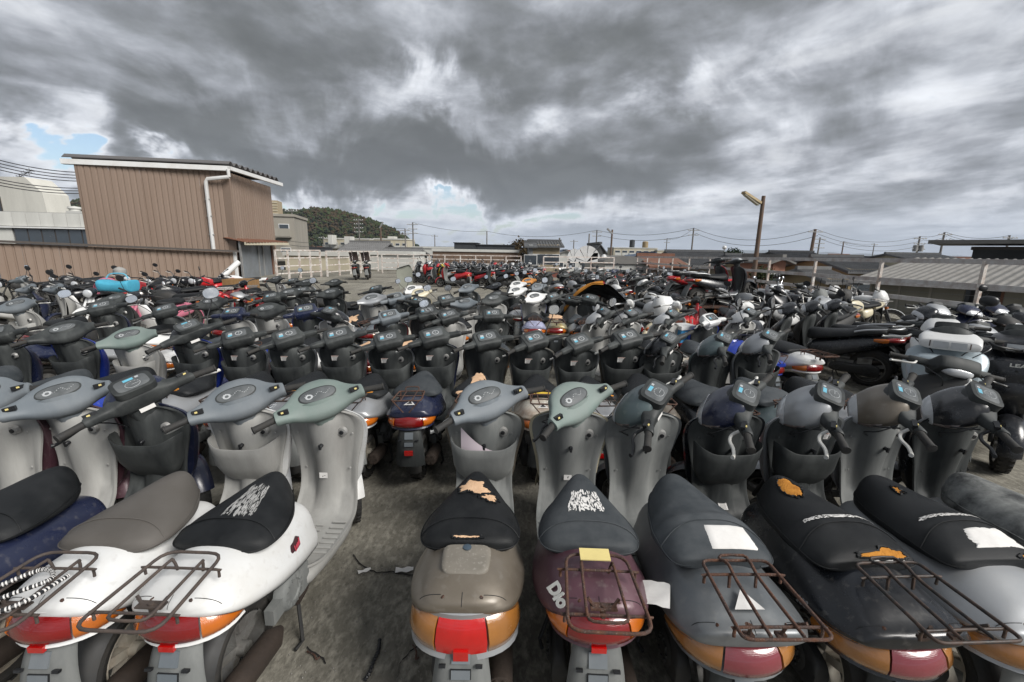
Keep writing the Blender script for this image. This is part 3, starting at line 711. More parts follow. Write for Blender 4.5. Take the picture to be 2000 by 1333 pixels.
# ------------------------------------------------------------------ one scooter
STEER = Vector((0, .275, .955)); AXIS = Vector((0, -.36, .93)).normalized()
def steer_rot(a): return Matrix.Rotation(a, 4, AXIS)
def scooter(label, x, y, rz, body='round', col='white', trim='grey', pod='round', podcol='bluegrey', shield='plain', seat=None, seatcol=None, lensk=None,
            rack=None, rackm=None, steer=.6, lod=0, group=None, lean=0.0, mirrors=0, tear=None, note=None, screen=False, scale=1.0, z=0.0, innercol=None, lenscol=None, dull=False, frontcol=None, name='scooter'):
    """lod 0 near (every part), 1 middle, 2 far. The origin is on the ground between the wheels; the nose points to local +Y."""
    if lod:
        jr = random.Random(label); mirrors = mirrors or jr.choice((0, 0, 0, 0, 0, 2, 1)); rz += R(jr.uniform(-2.5, 2.5)); lean += jr.uniform(-.035, .035); steer += jr.uniform(-.14, .10); scale *= jr.uniform(.97, 1.03)
    t = thing(name, label, 'scooter', (x, y, z), rz, group, lean, scale)
    tr = COLS[trim]; cm = COLS[col]
    b = put('body_cover', cached(('body', body, lod > 1), lambda: MB().grid(crease(table_loft(BODY[body], 2 if lod > 1 else 5, 14 if lod > 1 else 44)), True, caps=True).mesh('body_cover', 60)), cm, t)
    sk = seat or {'round': 'round', 'wedge': 'bench', 'slim': 'slim'}[body]
    s = put('seat', cached(('seat', sk, lod > 1), lambda: MB().grid(table_loft(SEAT[sk], 2 if lod > 1 else 5, 14 if lod > 1 else 36), True, caps=True).mesh('seat', 60)), seatcol or VB, t)
    if lod == 0:
        sf = surf(SEAT[sk])
        put('seam', cached(('seam', sk), lambda: seam_mesh(sf)), seatcol or VB, s)
    for i, tt in enumerate(tear or []):
        put('seat_tear' if tt[-1] not in ('paper', 'white', 'scuff') else ('paper_note' if tt[-1] == 'paper' else 'worn_patch'), scuff_mesh(sk, *tt[:4], seed=i) if tt[-1] in ('white', 'scuff') else tear_mesh(sk, *tt[:-1], seed=i + int(abs(x)*37)),
            {'foam': FOAM, 'pale': FOAMP, 'yellow': FOAMY, 'paper': PAPER, 'white': PAPER, 'scuff': PAPER if tt[-1] == 'white' else SCUFF}[tt[-1]], s)
        if lod == 0 and tt[-1] in ('foam', 'pale', 'yellow'): put('torn_edge', edge_mesh(sk, *tt[:-1], seed=i + int(abs(x)*37)), seatcol or VB, s)
    ls = put('leg_shield', cached(('shield', lod > 1), lambda: shield_mesh(lod > 1)), tr if innercol is None else COLS[innercol], t)
    if lod == 0: put('floor_rib', cached('ribs', ribs_mesh), tr if innercol is None else COLS[innercol], ls, kind='stuff')
    if lod < 2: put('ignition_lock', cached('key', key_mesh), [STEELP, PB], ls)
    if lod == 0: put('bag_hook', cached('hook', hook_mesh), PB, ls)
    if shield == 'pocket': put('storage_pocket', cached('pocket', pocket_mesh), tr if innercol is None else COLS[innercol], t)
    if note:
        for i, nn in enumerate(note): put('paper_note', note_mesh(*nn), [PAPER, INK, PAPR], ls)
    put('front_cover', cached('front', front_mesh), COLS[frontcol] if frontcol else cm, t)
    put('lower_cover', cached('skirt', skirt_mesh), tr, t)
    # handlebars turn with the fork
    h = put('handlebar_cover', cached(('pod', pod), lambda: pod_mesh(pod)), COLS[podcol] if pod != 'cowl' else PD, t, loc=STEER)
    h.rotation_euler = steer_rot(steer).to_euler(); h.scale = ({'round': 1.10, 'cowl': 1.18, 'flat': 1.06}[pod],)*3
    if pod == 'round': h.scale.x = 1.0
    if pod == 'cowl':
        nc = put('nose_cover', cached('visor', visor_mesh), COLS[podcol], h)
        if lod < 2:
            for i_, (a_, b_) in enumerate(((-42, -14), (194, 222))): put('turn_signal', cached(('vl', i_), lambda: visor_lens(a_, b_, .38, .84)), LSM, nc)
    if lod < 2: put('warning_label', cached(('wl', pod), lambda: MB().box((.0, -.068 if pod == 'round' else -.058, -.052), (.062,.002,.030), rot=Matrix.Rotation(.12, 3, 'X')).box((.0, -.0695 if pod == 'round' else -.0595, -.041), (.056,.001,.005), mi=1).mesh('warning_label', smooth=False)), [PAPER, PAPR], h)
    if lod < 2 or pod != 'cowl': put('dashboard', cached(('dash', pod), lambda: dash_mesh(pod)), [DASH, DIAL, STB if pod != 'round' else DIAL, PD], h)
    g = cached(('grip', pod), lambda: (lambda q: (q, flipx(q)))(grip_mesh(pod))); lv = cached(('lever', pod), lambda: (lambda q: (q, flipx(q)))(lever_mesh(pod)))
    for i in (0, 1):
        put('grip', g[i], GRIP, h)
        if lod < 2: put('brake_lever', lv[i], LEV if (int(x*53) + i) % 3 else PB, h)
    if lod == 0: put('switch_box', cached(('sw', pod), lambda: side_bits(pod)), [PB, YEL], h); put('switch_box', cached(('sw2', pod), lambda: flipx(side_bits(pod))), [PB, YEL], h)
    put('headlight', cached(('lamp', pod), lambda: lamp_mesh(pod) if pod != 'cowl' else patch(surf(VISOR), .66, .97, R(-62), R(242), .004, 0, 22).mesh('headlight', 60)), LCL, h)
    if mirrors:
        mm = cached('mirrors', lambda: (lambda a, b: ((a, b), (flipx(a), flipx(b))))(*mirror_parts()))
        for i in (0, 1):
            if mirrors & (1 << i):
                mo = put('mirror', mm[i][0], PB, h); 
                if lod < 2: put('mirror_glass', mm[i][1], MIRG, mo)
                else: mo.data = cached(('mirg', i), lambda: mm[i][0].copy()); mo.material_slots[0].link = 'OBJECT'; mo.material_slots[0].material = MIRG if i else PB
    if screen: put('windscreen', cached('screen', screen_mesh), mat('screen_dull', (.26,.27,.23), rough=.3, dirt=.5, dirtcol=(.18,.18,.15), scale=6), h)
    # lights
    lk = lensk or {'round': 'round', 'wedge': 'wedge', 'slim': 'round'}[body]
    if LENS[lk]:
        sp = LENS[lk][5]*math.pi*.98
        rc, oc = (LRD, LOD) if dull else ((LRB if lk == 'panel' else LR), (LO if lk != 'panel' else LOD))
        tl = put('taillight', cached(('tl', lk), lambda: lens_mesh(lk, sp, math.pi - sp)), rc, t)
        for i in (0, 1):
            put('turn_signal', cached(('ts', lk, i), lambda: lens_mesh(lk, .03, sp - .035, n=8, bulge=.015) if i == 0 else lens_mesh(lk, math.pi - sp + .035, math.pi - .03, n=8, bulge=.015)), oc, tl)
        if lk in ('panel', 'wedge', 'round'):
            put('light_bezel', cached(('bz', lk), lambda: lens_mesh(lk, .0, math.pi, grow=-.006 if lk != 'panel' else .004, zg=.020, bulge=-.014, n=16, back=.05)), COLS['silver'] if lk == 'panel' else cm, t)
        if lk in ('round', 'panel') and lod == 0:
            put('reflector', cached(('rf', lk), lambda: refl_mesh(lk)), LRB, tl)
    if rack:
        ro = put('luggage_rack', cached(('rack', rack), lambda: rack_mesh(rack)), rackm or RUST, t)
        ro.location, ro.scale = {'oval': ((0,-.215,0), (1,.87,1)), 'trap': ((0,-.300,0), (1,.77,1)), 'wire': ((0,-.085,-.006), (1,1,1))}[rack]
    pf = put('rear_fender', cached('pf', plate_fender_mesh), [PG if trim not in ('darkgrey', 'soot') or col in ('white', 'silver', 'wine') else PD, PB, PGB], t)
    if lod < 2 and body == 'slim': put('reflector', cached('rf2', lambda: MB().box((0,-.904,.345), (.060,.014,.034)).mesh('reflector')), LRB, pf)
    if lod == 0: put('bolt', cached('fb', lambda: MB().lathe([(-.004,.006),(.0,.007),(.004,.004)], 8, 'Y', Matrix.Translation((-.03,-.893,.30))).lathe([(-.004,.006),(.0,.007),(.004,.004)], 8, 'Y', Matrix.Translation((.03,-.893,.30))).mesh('bolt')), CHR, pf)
    ty, rm = cached('wheel', lambda: wheel_meshes(.205, .050))
    w1 = put('wheel', rm, RIMM if (int(x*31+y*7) % 3) else RIMW, t, loc=(0,-.585,.205)); put('tyre', ty, TYRE, w1)
    w2 = put('wheel', rm, RIMM, t, loc=(0,.585,.205)); w2.rotation_euler = (0, 0, steer*.9); put('tyre', ty, TYRE, w2)
    ff = put('front_fender', cached('ffend', lambda: fender_mesh(.240, .066, R(-5), R(165))), COLS[frontcol] if frontcol else cm, t, loc=(0,.585,.205)); ff.rotation_euler = (0, 0, steer*.9)
    if lod < 2:
        put('inner_fender', cached('rfend', lambda: fender_mesh(.232, .060, R(60), R(200))), PK, t, loc=(0,-.585,.205))
        fo = put('fork', cached('fork', fork_mesh), PK, t)
        put('engine', cached('eng', engine_mesh), [PK, ALU], t)
        put('exhaust_muffler', cached('muf', muffler_mesh), EXH, t)
        put('kickstand', cached('stand', stand_mesh), PK, t); put('fan_cover', cached('fan', fan_mesh), PG, t); put('brake_cable', cached('cable', cable_mesh), PB, h)
        if lod == 0: put('panel_gap', cached(('gap', body), lambda: gap_mesh(body)), PB, b); put('body_bolt', cached(('bb', body), lambda: bolt_mesh(body)), RUST, b, kind='stuff')
        if lod == 0: put('shock_absorber', cached('shock', shock_mesh), EXH, t)
    return t
def seam_mesh(f):
    mb = MB()
    for s in (0, 1):
        pts = [f(t, (R(-8) if s == 0 else R(188)), .0025) for t in [.05 + .9*k/30 for k in range(31)]]
        mb.tube(pts, .0022, 5)
    mb.tube([f(.30 + .05*math.sin(math.pi*k/16), R(-8) + R(196)*k/16, .0022) for k in range(17)], .0022, 5)
    return mb.mesh('seam', 60)
def scuff_mesh(sk, t0, t1, a0, a1, seed=0, n=260):
    rd = random.Random(seed); f = surf(SEAT[sk]); mb = MB()
    for i in range(n):
        t = t0 + (t1-t0)*(i % 9 + rd.random())/9; a = a0 + (a1-a0)*rd.random(); da = (a1-a0)*rd.uniform(.010,.030); dt = (t1-t0)*rd.uniform(.03,.10)
        q = [f(t + dt*x_*(.6 + .8*rd.random()), R(a + da*y_*(.4 + rd.random())), .0016) for x_, y_ in ((-1,-.6),(-.3,-1),(1,-.5),(.8,.6),(-.1,1),(-1,.4))]
        mb.add(q, [(0,1,2,3,4,5)])
    return mb.mesh('worn_patch', smooth=False)
def tear_mesh(sk, t0, t1, a0, a1, jag=.5, off=.004, ell=True, seed=0):
    return patch(surf(SEAT[sk]), t0, t1, R(a0), R(a1), off, jag, 16, seed, ell).mesh('seat_tear', 60)
def edge_mesh(sk, t0, t1, a0, a1, jag=.5, off=.004, ell=True, seed=0):
    n = 16; P = patch(surf(SEAT[sk]), t0, t1, R(a0), R(a1), off + .002, jag, n, seed, ell).v; m = n+1
    idx = [j for j in range(m)] + [i*m + n for i in range(1, m)] + [n*m + j for j in range(n-1, -1, -1)] + [i*m for i in range(n-1, 0, -1)]
    f = surf(SEAT[sk]); rd = random.Random(seed); pts = [Vector(P[k]) for k in idx]
    c_ = sum(pts, Vector())/len(pts); pts = [p + (p-c_)*.04 + Vector((0,0,.006)) for p in pts]
    return MB().tube(pts, [.0025 + .004*rd.random() for _ in pts], 5, closed=True).mesh('torn_edge', 60)
def ribs_mesh():
    mb = MB()
    for s in (-1, 1):
        for k in range(7):
            y = -.10 + k*.042; mb.box((s*(.125), y, .2745 - .006*math.sin(k*.5) + (.004 if k > 5 else 0)), (.075,.010,.006))
        for k in range(6):
            mb.box((s*(.025+.0), -.10+k*.045, .272), (.04,.006,.004))
    for u in (-.75, .75):
        for q in (.52, .70): 
            p, n_, t_ = shield_f(u, q); mb.lathe([(0,.007),(.002,.006),(.003,0)], 8, 'Z', Matrix.Translation(p) @ n_.to_track_quat('Z', 'Y').to_matrix().to_4x4())
    return mb.mesh('floor_rib', 40)
def key_mesh():
    mb = MB()
    p, n_, t_ = shield_f(.50, .72); T = Matrix.Translation(p + n_*.002) @ n_.to_track_quat('Z', 'Y').to_matrix().to_4x4()
    mb.lathe([(-.01,.030),(.008,.026),(.010,.020),(.010,.0)], 16, 'Z', T, 0)
    mb.lathe([(.0,.013),(.016,.012),(.017,.0)], 12, 'Z', T, 1)
    return mb.mesh('ignition_lock', 50)
def hook_mesh():
    mb = MB()
    p, n_, t_ = shield_f(.02, .66); T = Matrix.Translation(p + n_*.002) @ n_.to_track_quat('Z', 'Y').to_matrix().to_4x4()
    mb.lathe([(-.01,.012),(.010,.011),(.022,.008),(.026,.0)], 10, 'Z', T, 0); mb.box((0,0,.02), (.012,.03,.010), T, 0)
    return mb.mesh('bag_hook', 50)
def note_mesh(u, s, w=.05, h=.032, style='scrawl', rz=0.0, off=.003):
    """a small label stuck on the rider's side of the shield, with its print as thin strokes"""
    mb = MB(); p, n_, t_ = shield_f(u, s)
    q = Matrix((Vector((1,0,0)), t_, n_)).transposed().to_4x4()
    T = Matrix.Translation(p + n_*off) @ q @ Matrix.Rotation(rz, 4, 'Z')
    mb.box((0,0,0), (w,h,.0012), T, 0); rd = random.Random(int(u*90+s*70))
    if style == 'scrawl':
        for k in range(4): mb.box(((rd.random()-.5)*w*.35, (rd.random()-.5)*h*.5, .0009), (.0025+.008*rd.random(),.0022,.0006), T, 1, rot=Matrix.Rotation(rd.random()*3, 3, 'Z'))
    else:
        mb.box((0,h*.42,.0009), (w*.9,h*.10,.0006), T, 2)
        for k in range(int(h/.007)): mb.box((-w*.05*rd.random(), h*.28 - k*.006, .0009), (w*(.55+.3*rd.random()),.0016,.0005), T, 1)
    return mb.mesh('paper_note', 60)
def refl_mesh(lk):
    mb = MB()
    if lk == 'round': mb.box((0,-.872,.508), (.050,.012,.020))
    else: mb.box((0,-.876,.470), (.050,.012,.036))
    return mb.mesh('reflector', 60)
# ------------------------------------------------------------------ motorcycles, step-through bikes, big scooters
def loft_me(name, tab, per=3, n=16, tum=.15, sharp=60): return MB().grid(table_loft(tab, per, n, tum), True, caps=True).mesh(name, sharp)
def moto(label, x, y, rz, col='black', seatcol=None, lod=1, group=None, z=0.0, lean=-.12, steer=.5, mirrors=True, fairing=None, racks=False, cover=None, scale=1.0, name='motorcycle', tailcol=None, screen=False):
    t = thing(name, label, 'motorcycle', (x, y, z), rz, group, lean, scale)
    cm = COLS[col]
    def tank():
        return loft_me('fuel_tank', [(-.14,.03,.74,.68,2.4),(-.12,.085,.80,.62,2.5),(.02,.125,.865,.60,2.5),(.17,.135,.885,.60,2.5),(.30,.115,.87,.64,2.4),(.37,.06,.83,.68,2.2)])
    put('fuel_tank', cached('m_tank', tank), cm, t)
    put('seat', cached('m_seat', lambda: loft_me('seat', [(-.66,.06,.80,.74,3),(-.62,.115,.825,.735,3),(-.35,.125,.80,.71,3),(-.12,.11,.785,.69,3),(-.06,.06,.77,.70,2.5)])), seatcol or VB, t)
    put('side_cover', cached('m_side', lambda: loft_me('side_cover', [(-.46,.05,.68,.58,3),(-.40,.13,.70,.52,3),(-.20,.14,.68,.46,3),(-.12,.10,.64,.50,3)])), cm, t)
    put('tail_cowl', cached('m_tail', lambda: loft_me('tail_cowl', [(-.86,.03,.80,.75,2.5),(-.83,.07,.81,.73,2.6),(-.68,.10,.80,.69,2.6),(-.48,.11,.76,.66,2.6)])), COLS[tailcol] if tailcol else cm, t)
    tl = put('taillight', cached('m_tl', lambda: MB().box((0,-.86,.765), (.10,.03,.05)).mesh('taillight')), LR, t)
    def sig():
        mb = MB(); mb.lathe([(-.03,.0),(-.03,.026),(.02,.032),(.025,0)], 12, 'Y', Matrix.Translation((.12,-.82,.70))); mb.tube([(.03,-.82,.70),(.12,-.82,.70)], .007, 6); return mb.mesh('turn_signal')
    sg = cached('m_sig', lambda: (lambda q: (q, flipx(q)))(sig()))
    for i in (0, 1): put('turn_signal', sg[i], LO, t)
    put('rear_fender', cached('m_rf', lambda: MB().grid([[Vector((u*.07, -.80 - .10*k/5 + .02*u*u, .72 - .30*k/5)) for u in (-1,-.5,0,.5,1)] + [Vector((u*.07, -.79 - .10*k/5 + .02*u*u, .715 - .30*k/5)) for u in (1,.5,0,-.5,-1)] for k in range(6)], True, caps=True).mesh('rear_fender')), PD, t)
    def frame():
        mb = MB()
        for s in (-1, 1):
            mb.tube(spl([(0,.40,.80),(s*.10,.28,.62),(s*.13,.0,.55),(s*.12,-.20,.42),(s*.10,-.22,.30)], 3), .018, 7)
            mb.tube([(s*.10,-.15,.56),(s*.10,-.50,.66),(s*.08,-.78,.74)], .013, 6)
            mb.tube([(s*.085,-.20,.33),(s*.10,-.66,.30)], .020, 7); mb.tube([(s*.11,-.60,.34),(s*.11,-.42,.66)], .022, 8)
        mb.tube(spl([(0,.38,.72),(0,.30,.35),(0,.18,.20),(0,-.15,.20)], 3), .020, 7)
        return mb.mesh('frame', 50)
    put('frame', cached('m_frame', frame), PK, t)
    def eng():
        mb = MB()
        rows = [[Vector((x_, .03 + r*1.25*sgp(math.cos(a), .8), .31 + r*sgp(math.sin(a), .8))) for a in [2*math.pi*k/16 for k in range(16)]] for x_, r in ((-.17,.05),(-.165,.09),(-.12,.115),(.12,.115),(.165,.09),(.17,.05))]
        mb.grid(rows, True, caps=True)
        for k in range(9): mb.box((0,.13+.006*k,.42+.021*k), (.19,.15,.009), rot=Matrix.Rotation(-.25, 3, 'X'))
        mb.box((0,.15,.50), (.14,.11,.20), rot=Matrix.Rotation(-.25, 3, 'X'))
        mb.box((0,-.03,.50), (.16,.10,.10)); return mb.mesh('engine', 40)
    put('engine', cached('m_eng', eng), ALU if int(x*9) % 2 else PK, t)
    def exh():
        mb = MB()
        mb.tube(spl([(.06,.22,.50),(.09,.33,.36),(.10,.22,.17),(.12,-.10,.17),(.14,-.30,.22)], 4), .019, 8)
        mb.lathe([(-.27,0),(-.27,.035),(-.24,.044),(.22,.048),(.26,.02)], 14, 'Y', Matrix.Translation((.155,-.52,.27)) @ Matrix.Rotation(-.15, 4, 'X')); return mb.mesh('exhaust_pipe', 45)
    put('exhaust_pipe', cached('m_exh', exh), CHR if int(x*13) % 3 else EXH, t)
    ty, rm = cached('m_wheel', lambda: wheel_meshes(.300, .055, spokes=True, rim=.76)); ty2, rm2 = cached('m_wheel2', lambda: wheel_meshes(.300, .060, rim=.72, nsp=6))
    a, b = (ty, rm) if int(x*17) % 2 else (ty2, rm2)
    w = put('wheel', b, RIMM, t, loc=(0,-.66,.30)); put('tyre', a, TYRE, w)
    # front end
    piv = Vector((0,.42,.78)); q = steer_rot(steer)
    h = put('handlebar', cached('m_bar', lambda: MB().tube(spl([(-.34,-.15,.17),(-.24,-.10,.18),(-.12,.0,.15),(-.07,.02,.10),(.07,.02,.10),(.12,.0,.15),(.24,-.10,.18),(.34,-.15,.17)], 3), .011, 7).mesh('handlebar')), CHR if int(x*7) % 2 else PK, t, loc=piv)
    h.rotation_euler = q.to_euler()
    for s in (-1, 1):
        put('grip', cached(('m_grip', s), lambda: MB().tube([(s*.26,-.112,.178),(s*.38,-.170,.168)], .017, 8).mesh('grip')), GRIP, h)
        put('brake_lever', cached(('m_lev', s), lambda: MB().tube(spl([(s*.23,-.06,.17),(s*.29,-.055,.165),(s*.38,-.10,.155)], 3), .006, 5).mesh('brake_lever')), LEV if lod < 2 else PK, h)
    hl = put('headlight', cached('m_lamp', lambda: MB().lathe([(-.09,.0),(-.085,.045),(-.03,.082),(.03,.088),(.035,.084)], 20, 'Y', Matrix.Translation((0,.13,.02))).mesh('headlight', 50)), PB if int(x*5) % 2 else CHR, h)
    put('headlight_lens', cached('m_lens', lambda: MB().lathe([(.0,.084),(.012,.07),(.020,.04),(.023,.0)], 20, 'Y', Matrix.Translation((0,.163,.02))).mesh('headlight_lens', 60)), LCL, hl)
    put('gauge', cached('m_gauge', lambda: MB().lathe([(-.03,.02),(-.02,.036),(.02,.038),(.022,.0)], 14, 'Z', Matrix.Translation((-.045,.06,.13)) @ Matrix.Rotation(.5, 4, 'X')).lathe([(-.03,.02),(-.02,.036),(.02,.038),(.022,.0)], 14, 'Z', Matrix.Translation((.045,.06,.13)) @ Matrix.Rotation(.5, 4, 'X')).mesh('gauge', 45)), PB, h)
    def forkm():
        mb = MB()
        for s in (-1, 1): mb.tube([(s*.095,.02,.10),(s*.095,.155,-.20)], .017, 8); mb.tube([(s*.095,.145,-.18),(s*.095,.29,-.48)], .024, 8)
        mb.box((0,.02,.08), (.22,.05,.03)); mb.box((0,.06,-.03), (.22,.06,.03)); return mb.mesh('fork', 50)
    put('fork', cached('m_fork', forkm), CHR if int(x*11) % 2 else PK, h)
    w = put('front_wheel', b, RIMM, h, loc=(0,.29,-.48)); w.data = b; put_sub = None
    put('tyre', a, TYRE, t, loc=Vector(piv) + q.to_3x3() @ Vector((0,.29,-.48)), rot=q.to_euler())
    put('front_fender', cached('m_ff', lambda: fender_mesh(.325, .060, R(25), R(165), lip=.02)), cm if int(x*3) % 2 else COLS['black'], t, loc=Vector(piv) + q.to_3x3() @ Vector((0,.29,-.48)), rot=q.to_euler())
    if mirrors:
        for s in (-1, 1):
            put('mirror', cached(('m_mir', s), lambda: MB().tube(spl([(s*.20,-.07,.18),(s*.24,-.06,.26),(s*.30,-.07,.33)], 3), .005, 5).lathe([(-.012,.0),(-.012,.05),(.006,.055),(.010,.0)], 14, 'Y', Matrix.Translation((s*.315,-.075,.37)) @ Matrix.Scale(1.3, 4, (1,0,0))).mesh('mirror', 50)), PB, h)
    if fairing:
        put('fairing', cached('m_fair', lambda: MB().grid([[Vector((w_*math.cos(q_), y0 + d*max(math.sin(q_), 0)**.7, z_)) for q_ in [math.pi*k/14 for k in range(15)]] + [Vector((w_*.9*math.cos(q_), y0 - .012 + d*.9*max(math.sin(q_), 0)**.7, z_)) for q_ in [math.pi*k/14 for k in range(14, -1, -1)]] for z_, w_, d, y0 in ((.42,.10,.10,.40),(.56,.17,.16,.38),(.70,.20,.22,.36),(.84,.21,.24,.36),(.96,.18,.18,.36),(1.02,.13,.12,.36))], True, caps=True).mesh('fairing', 60)), COLS[fairing], t)
    if racks: put('luggage_rack', cached('m_rack', lambda: MB().tube([(-.12,-.62,.85),(.12,-.62,.85),(.12,-.96,.85),(-.12,-.96,.85)], .008, 6, closed=True).tube([(-.04,-.62,.85),(-.04,-.96,.85)], .006, 5).tube([(.04,-.62,.85),(.04,-.96,.85)], .006, 5).tube([(-.10,-.70,.70),(-.12,-.80,.85)], .006, 5).tube([(.10,-.70,.70),(.12,-.80,.85)], .006, 5).mesh('luggage_rack')), CHR, t)
    return t
def cub(label, x, y, rz, col='red', shieldcol='palegrey', lod=1, group=None, z=0.0, lean=-.1, steer=.4, mirrors=1, scale=1.0, box=None, headcol=None, name='step_through_bike'):
    """business step-through: leg shields, round lamp on the bars, spoked wheels, big saddle and carrier"""
    t = thing(name, label, 'moped', (x, y, z), rz, group, lean, scale); cm = COLS[col]
    put('body_cover', cached('c_body', lambda: loft_me('body_cover', [(-.70,.03,.60,.50,2.6),(-.62,.09,.66,.44,2.8),(-.35,.12,.70,.38,2.8),(-.15,.10,.62,.36,2.8),(.0,.07,.50,.36,2.6),(.15,.055,.46,.36,2.5),(.30,.05,.58,.42,2.5),(.37,.045,.76,.54,2.5),(.39,.03,.84,.70,2.5)])), cm, t)
    put('seat', cached('c_seat', lambda: loft_me('seat', [(-.46,.06,.76,.70,3),(-.43,.13,.79,.69,3),(-.20,.13,.775,.68,3),(-.04,.09,.765,.67,2.6),(.02,.03,.74,.69,2.4)])), VB, t)
    put('leg_shield', cached('c_shield', lambda: MB().grid([[Vector((u*w, y0 + .09*abs(u)**2*(-1), z_)) for u in [k/6-1 for k in range(13)]] + [Vector((u*w, y0 - .01 + .09*abs(u)**2*(-1), z_)) for u in [k/6-1 for k in range(12, -1, -1)]] for z_, y0, w in ((.26,.24,.17),(.36,.27,.22),(.52,.34,.23),(.66,.385,.20),(.74,.40,.13))], True, caps=True).mesh('leg_shield', 60)), COLS[shieldcol], t)
    put('engine', cached('c_eng', lambda: MB().lathe([(-.15,0),(-.15,.07),(-.13,.095),(.13,.095),(.15,.07),(.15,0)], 16, T=Matrix.Translation((0,-.05,.28))).box((0,.16,.30), (.10,.24,.10)).mesh('engine', 45)), ALU, t)
    put('exhaust_muffler', cached('c_muf', lambda: MB().tube(spl([(.05,.24,.26),(.09,.20,.16),(.12,-.15,.18),(.13,-.75,.26)], 4), [.012]*8 + [.034]*5, 8).mesh('exhaust_muffler', 50)), CHR, t)
    ty, rm = cached('c_wheel', lambda: wheel_meshes(.290, .036, spokes=True, rim=.80))
    w = put('wheel', rm, CHR, t, loc=(0,-.60,.29)); put('tyre', ty, TYRE, w)
    put('rear_fender', cached('c_rf', lambda: fender_mesh(.325, .055, R(40), R(200), lip=.04)), cm, t, loc=(0,-.60,.29))
    put('swing_arm', cached('c_sw', lambda: MB().tube([(.06,-.10,.30),(.075,-.60,.29)], .018, 6).tube([(-.06,-.10,.30),(-.075,-.60,.29)], .018, 6).tube([(.09,-.58,.32),(.10,-.48,.62)], .020, 7).tube([(-.09,-.58,.32),(-.10,-.48,.62)], .020, 7).mesh('swing_arm')), CHR, t)
    put('luggage_rack', cached('c_rack', lambda: MB().tube([(-.14,-.44,.73),(.14,-.44,.73),(.15,-.92,.74),(-.15,-.92,.74)], .009, 6, closed=True).tube([(-.05,-.44,.73),(-.05,-.92,.74)], .007, 5).tube([(.05,-.44,.73),(.05,-.92,.74)], .007, 5).tube([(-.145,-.70,.735),(.145,-.70,.735)], .007, 5).tube([(.09,-.60,.55),(.14,-.80,.735)], .007, 5).tube([(-.09,-.60,.55),(-.14,-.80,.735)], .007, 5).mesh('luggage_rack')), CHR, t)
    tl = put('taillight', cached('c_tl', lambda: MB().box((0,-.93,.62), (.10,.05,.07)).mesh('taillight')), LR, t)
    sg = cached('c_sig', lambda: (lambda q: (q, flipx(q)))(MB().lathe([(-.03,0),(-.03,.024),(.015,.032),(.02,0)], 12, 'Y', Matrix.Translation((.12,-.90,.62))).tube([(0,-.90,.62),(.12,-.90,.62)], .008, 6).mesh('turn_signal')))
    for i in (0, 1): put('turn_signal', sg[i], LO, t)
    piv = Vector((0,.40,.80)); q = steer_rot(steer)
    h = put('handlebar_cover', cached('c_bar', lambda: loft_me('handlebar_cover', [(-.06,.06,.16,.08,2.6),(-.02,.075,.18,.04,2.6),(.06,.085,.17,.0,2.6),(.12,.08,.15,.02,2.6)]) if False else MB().grid(table_loft([(-.07,.05,.15,.09,2.6),(-.02,.075,.18,.04,2.6),(.07,.085,.17,-.01,2.6),(.12,.075,.14,.02,2.6)], 3, 16), True, caps=True).tube(spl([(-.34,-.14,.13),(-.22,-.07,.14),(-.06,.0,.12),(.06,.0,.12),(.22,-.07,.14),(.34,-.14,.13)], 3), .014, 7).mesh('handlebar_cover', 50)), COLS[headcol] if headcol else PD, t, loc=piv)
    h.rotation_euler = q.to_euler()
    for s in (-1, 1): put('grip', cached(('c_grip', s), lambda: MB().tube([(s*.26,-.095,.136),(s*.37,-.157,.128)], .018, 8).mesh('grip')), GRIP, h)
    hl = put('headlight', cached('c_lamp', lambda: MB().lathe([(-.02,.075),(.0,.078),(.012,.068),(.02,.035),(.022,0)], 20, 'Y', Matrix.Translation((0,.125,.08))).mesh('headlight', 50)), LCL, h)
    for i, s in enumerate((-1, 1)):
        if mirrors & (1 << i):
            put('mirror', cached(('c_mir', s), lambda: MB().tube(spl([(s*.20,-.05,.14),(s*.26,-.05,.24),(s*.29,-.05,.30)], 3), .005, 5).lathe([(-.012,.0),(-.012,.052),(.004,.056),(.008,.0)], 14, 'Y', Matrix.Translation((s*.30,-.055,.35)) @ Matrix.Scale(1.25, 4, (1,0,0))).mesh('mirror', 50)), PB if i else MIRG, h)
    fl = Vector(piv) + q.to_3x3() @ Vector((0,.25,-.50))
    def forkc():
        mb = MB()
        for s in (-1, 1): mb.tube([(s*.055,.03,-.05),(s*.055,.25,-.50)], .022, 7)
        mb.tube([(0,.0,.05),(0,.06,-.12)], .03, 8); return mb.mesh('fork', 50)
    put('fork', cached('c_fork', forkc), cm, h)
    w = put('wheel', rm, CHR, t, loc=fl, rot=q.to_euler()); put('tyre', ty, TYRE, w)
    put('front_fender', cached('c_ff', lambda: fender_mesh(.322, .05, R(15), R(150), lip=.04)), cm, t, loc=fl, rot=q.to_euler())
    if box: put('cargo_box', cached('c_box', lambda: MB().grid([[Vector((w_*sgp(math.cos(a), .3), -.70 + w_*.85*sgp(math.sin(a), .3), z_)) for a in [2*math.pi*k/24 for k in range(24)]] for z_, w_ in ((.75,.17),(.76,.19),(1.0,.205),(1.01,.215),(1.04,.21),(1.06,.18))], True, caps=True).mesh('cargo_box', 40)), COLS[box], t)
    return t
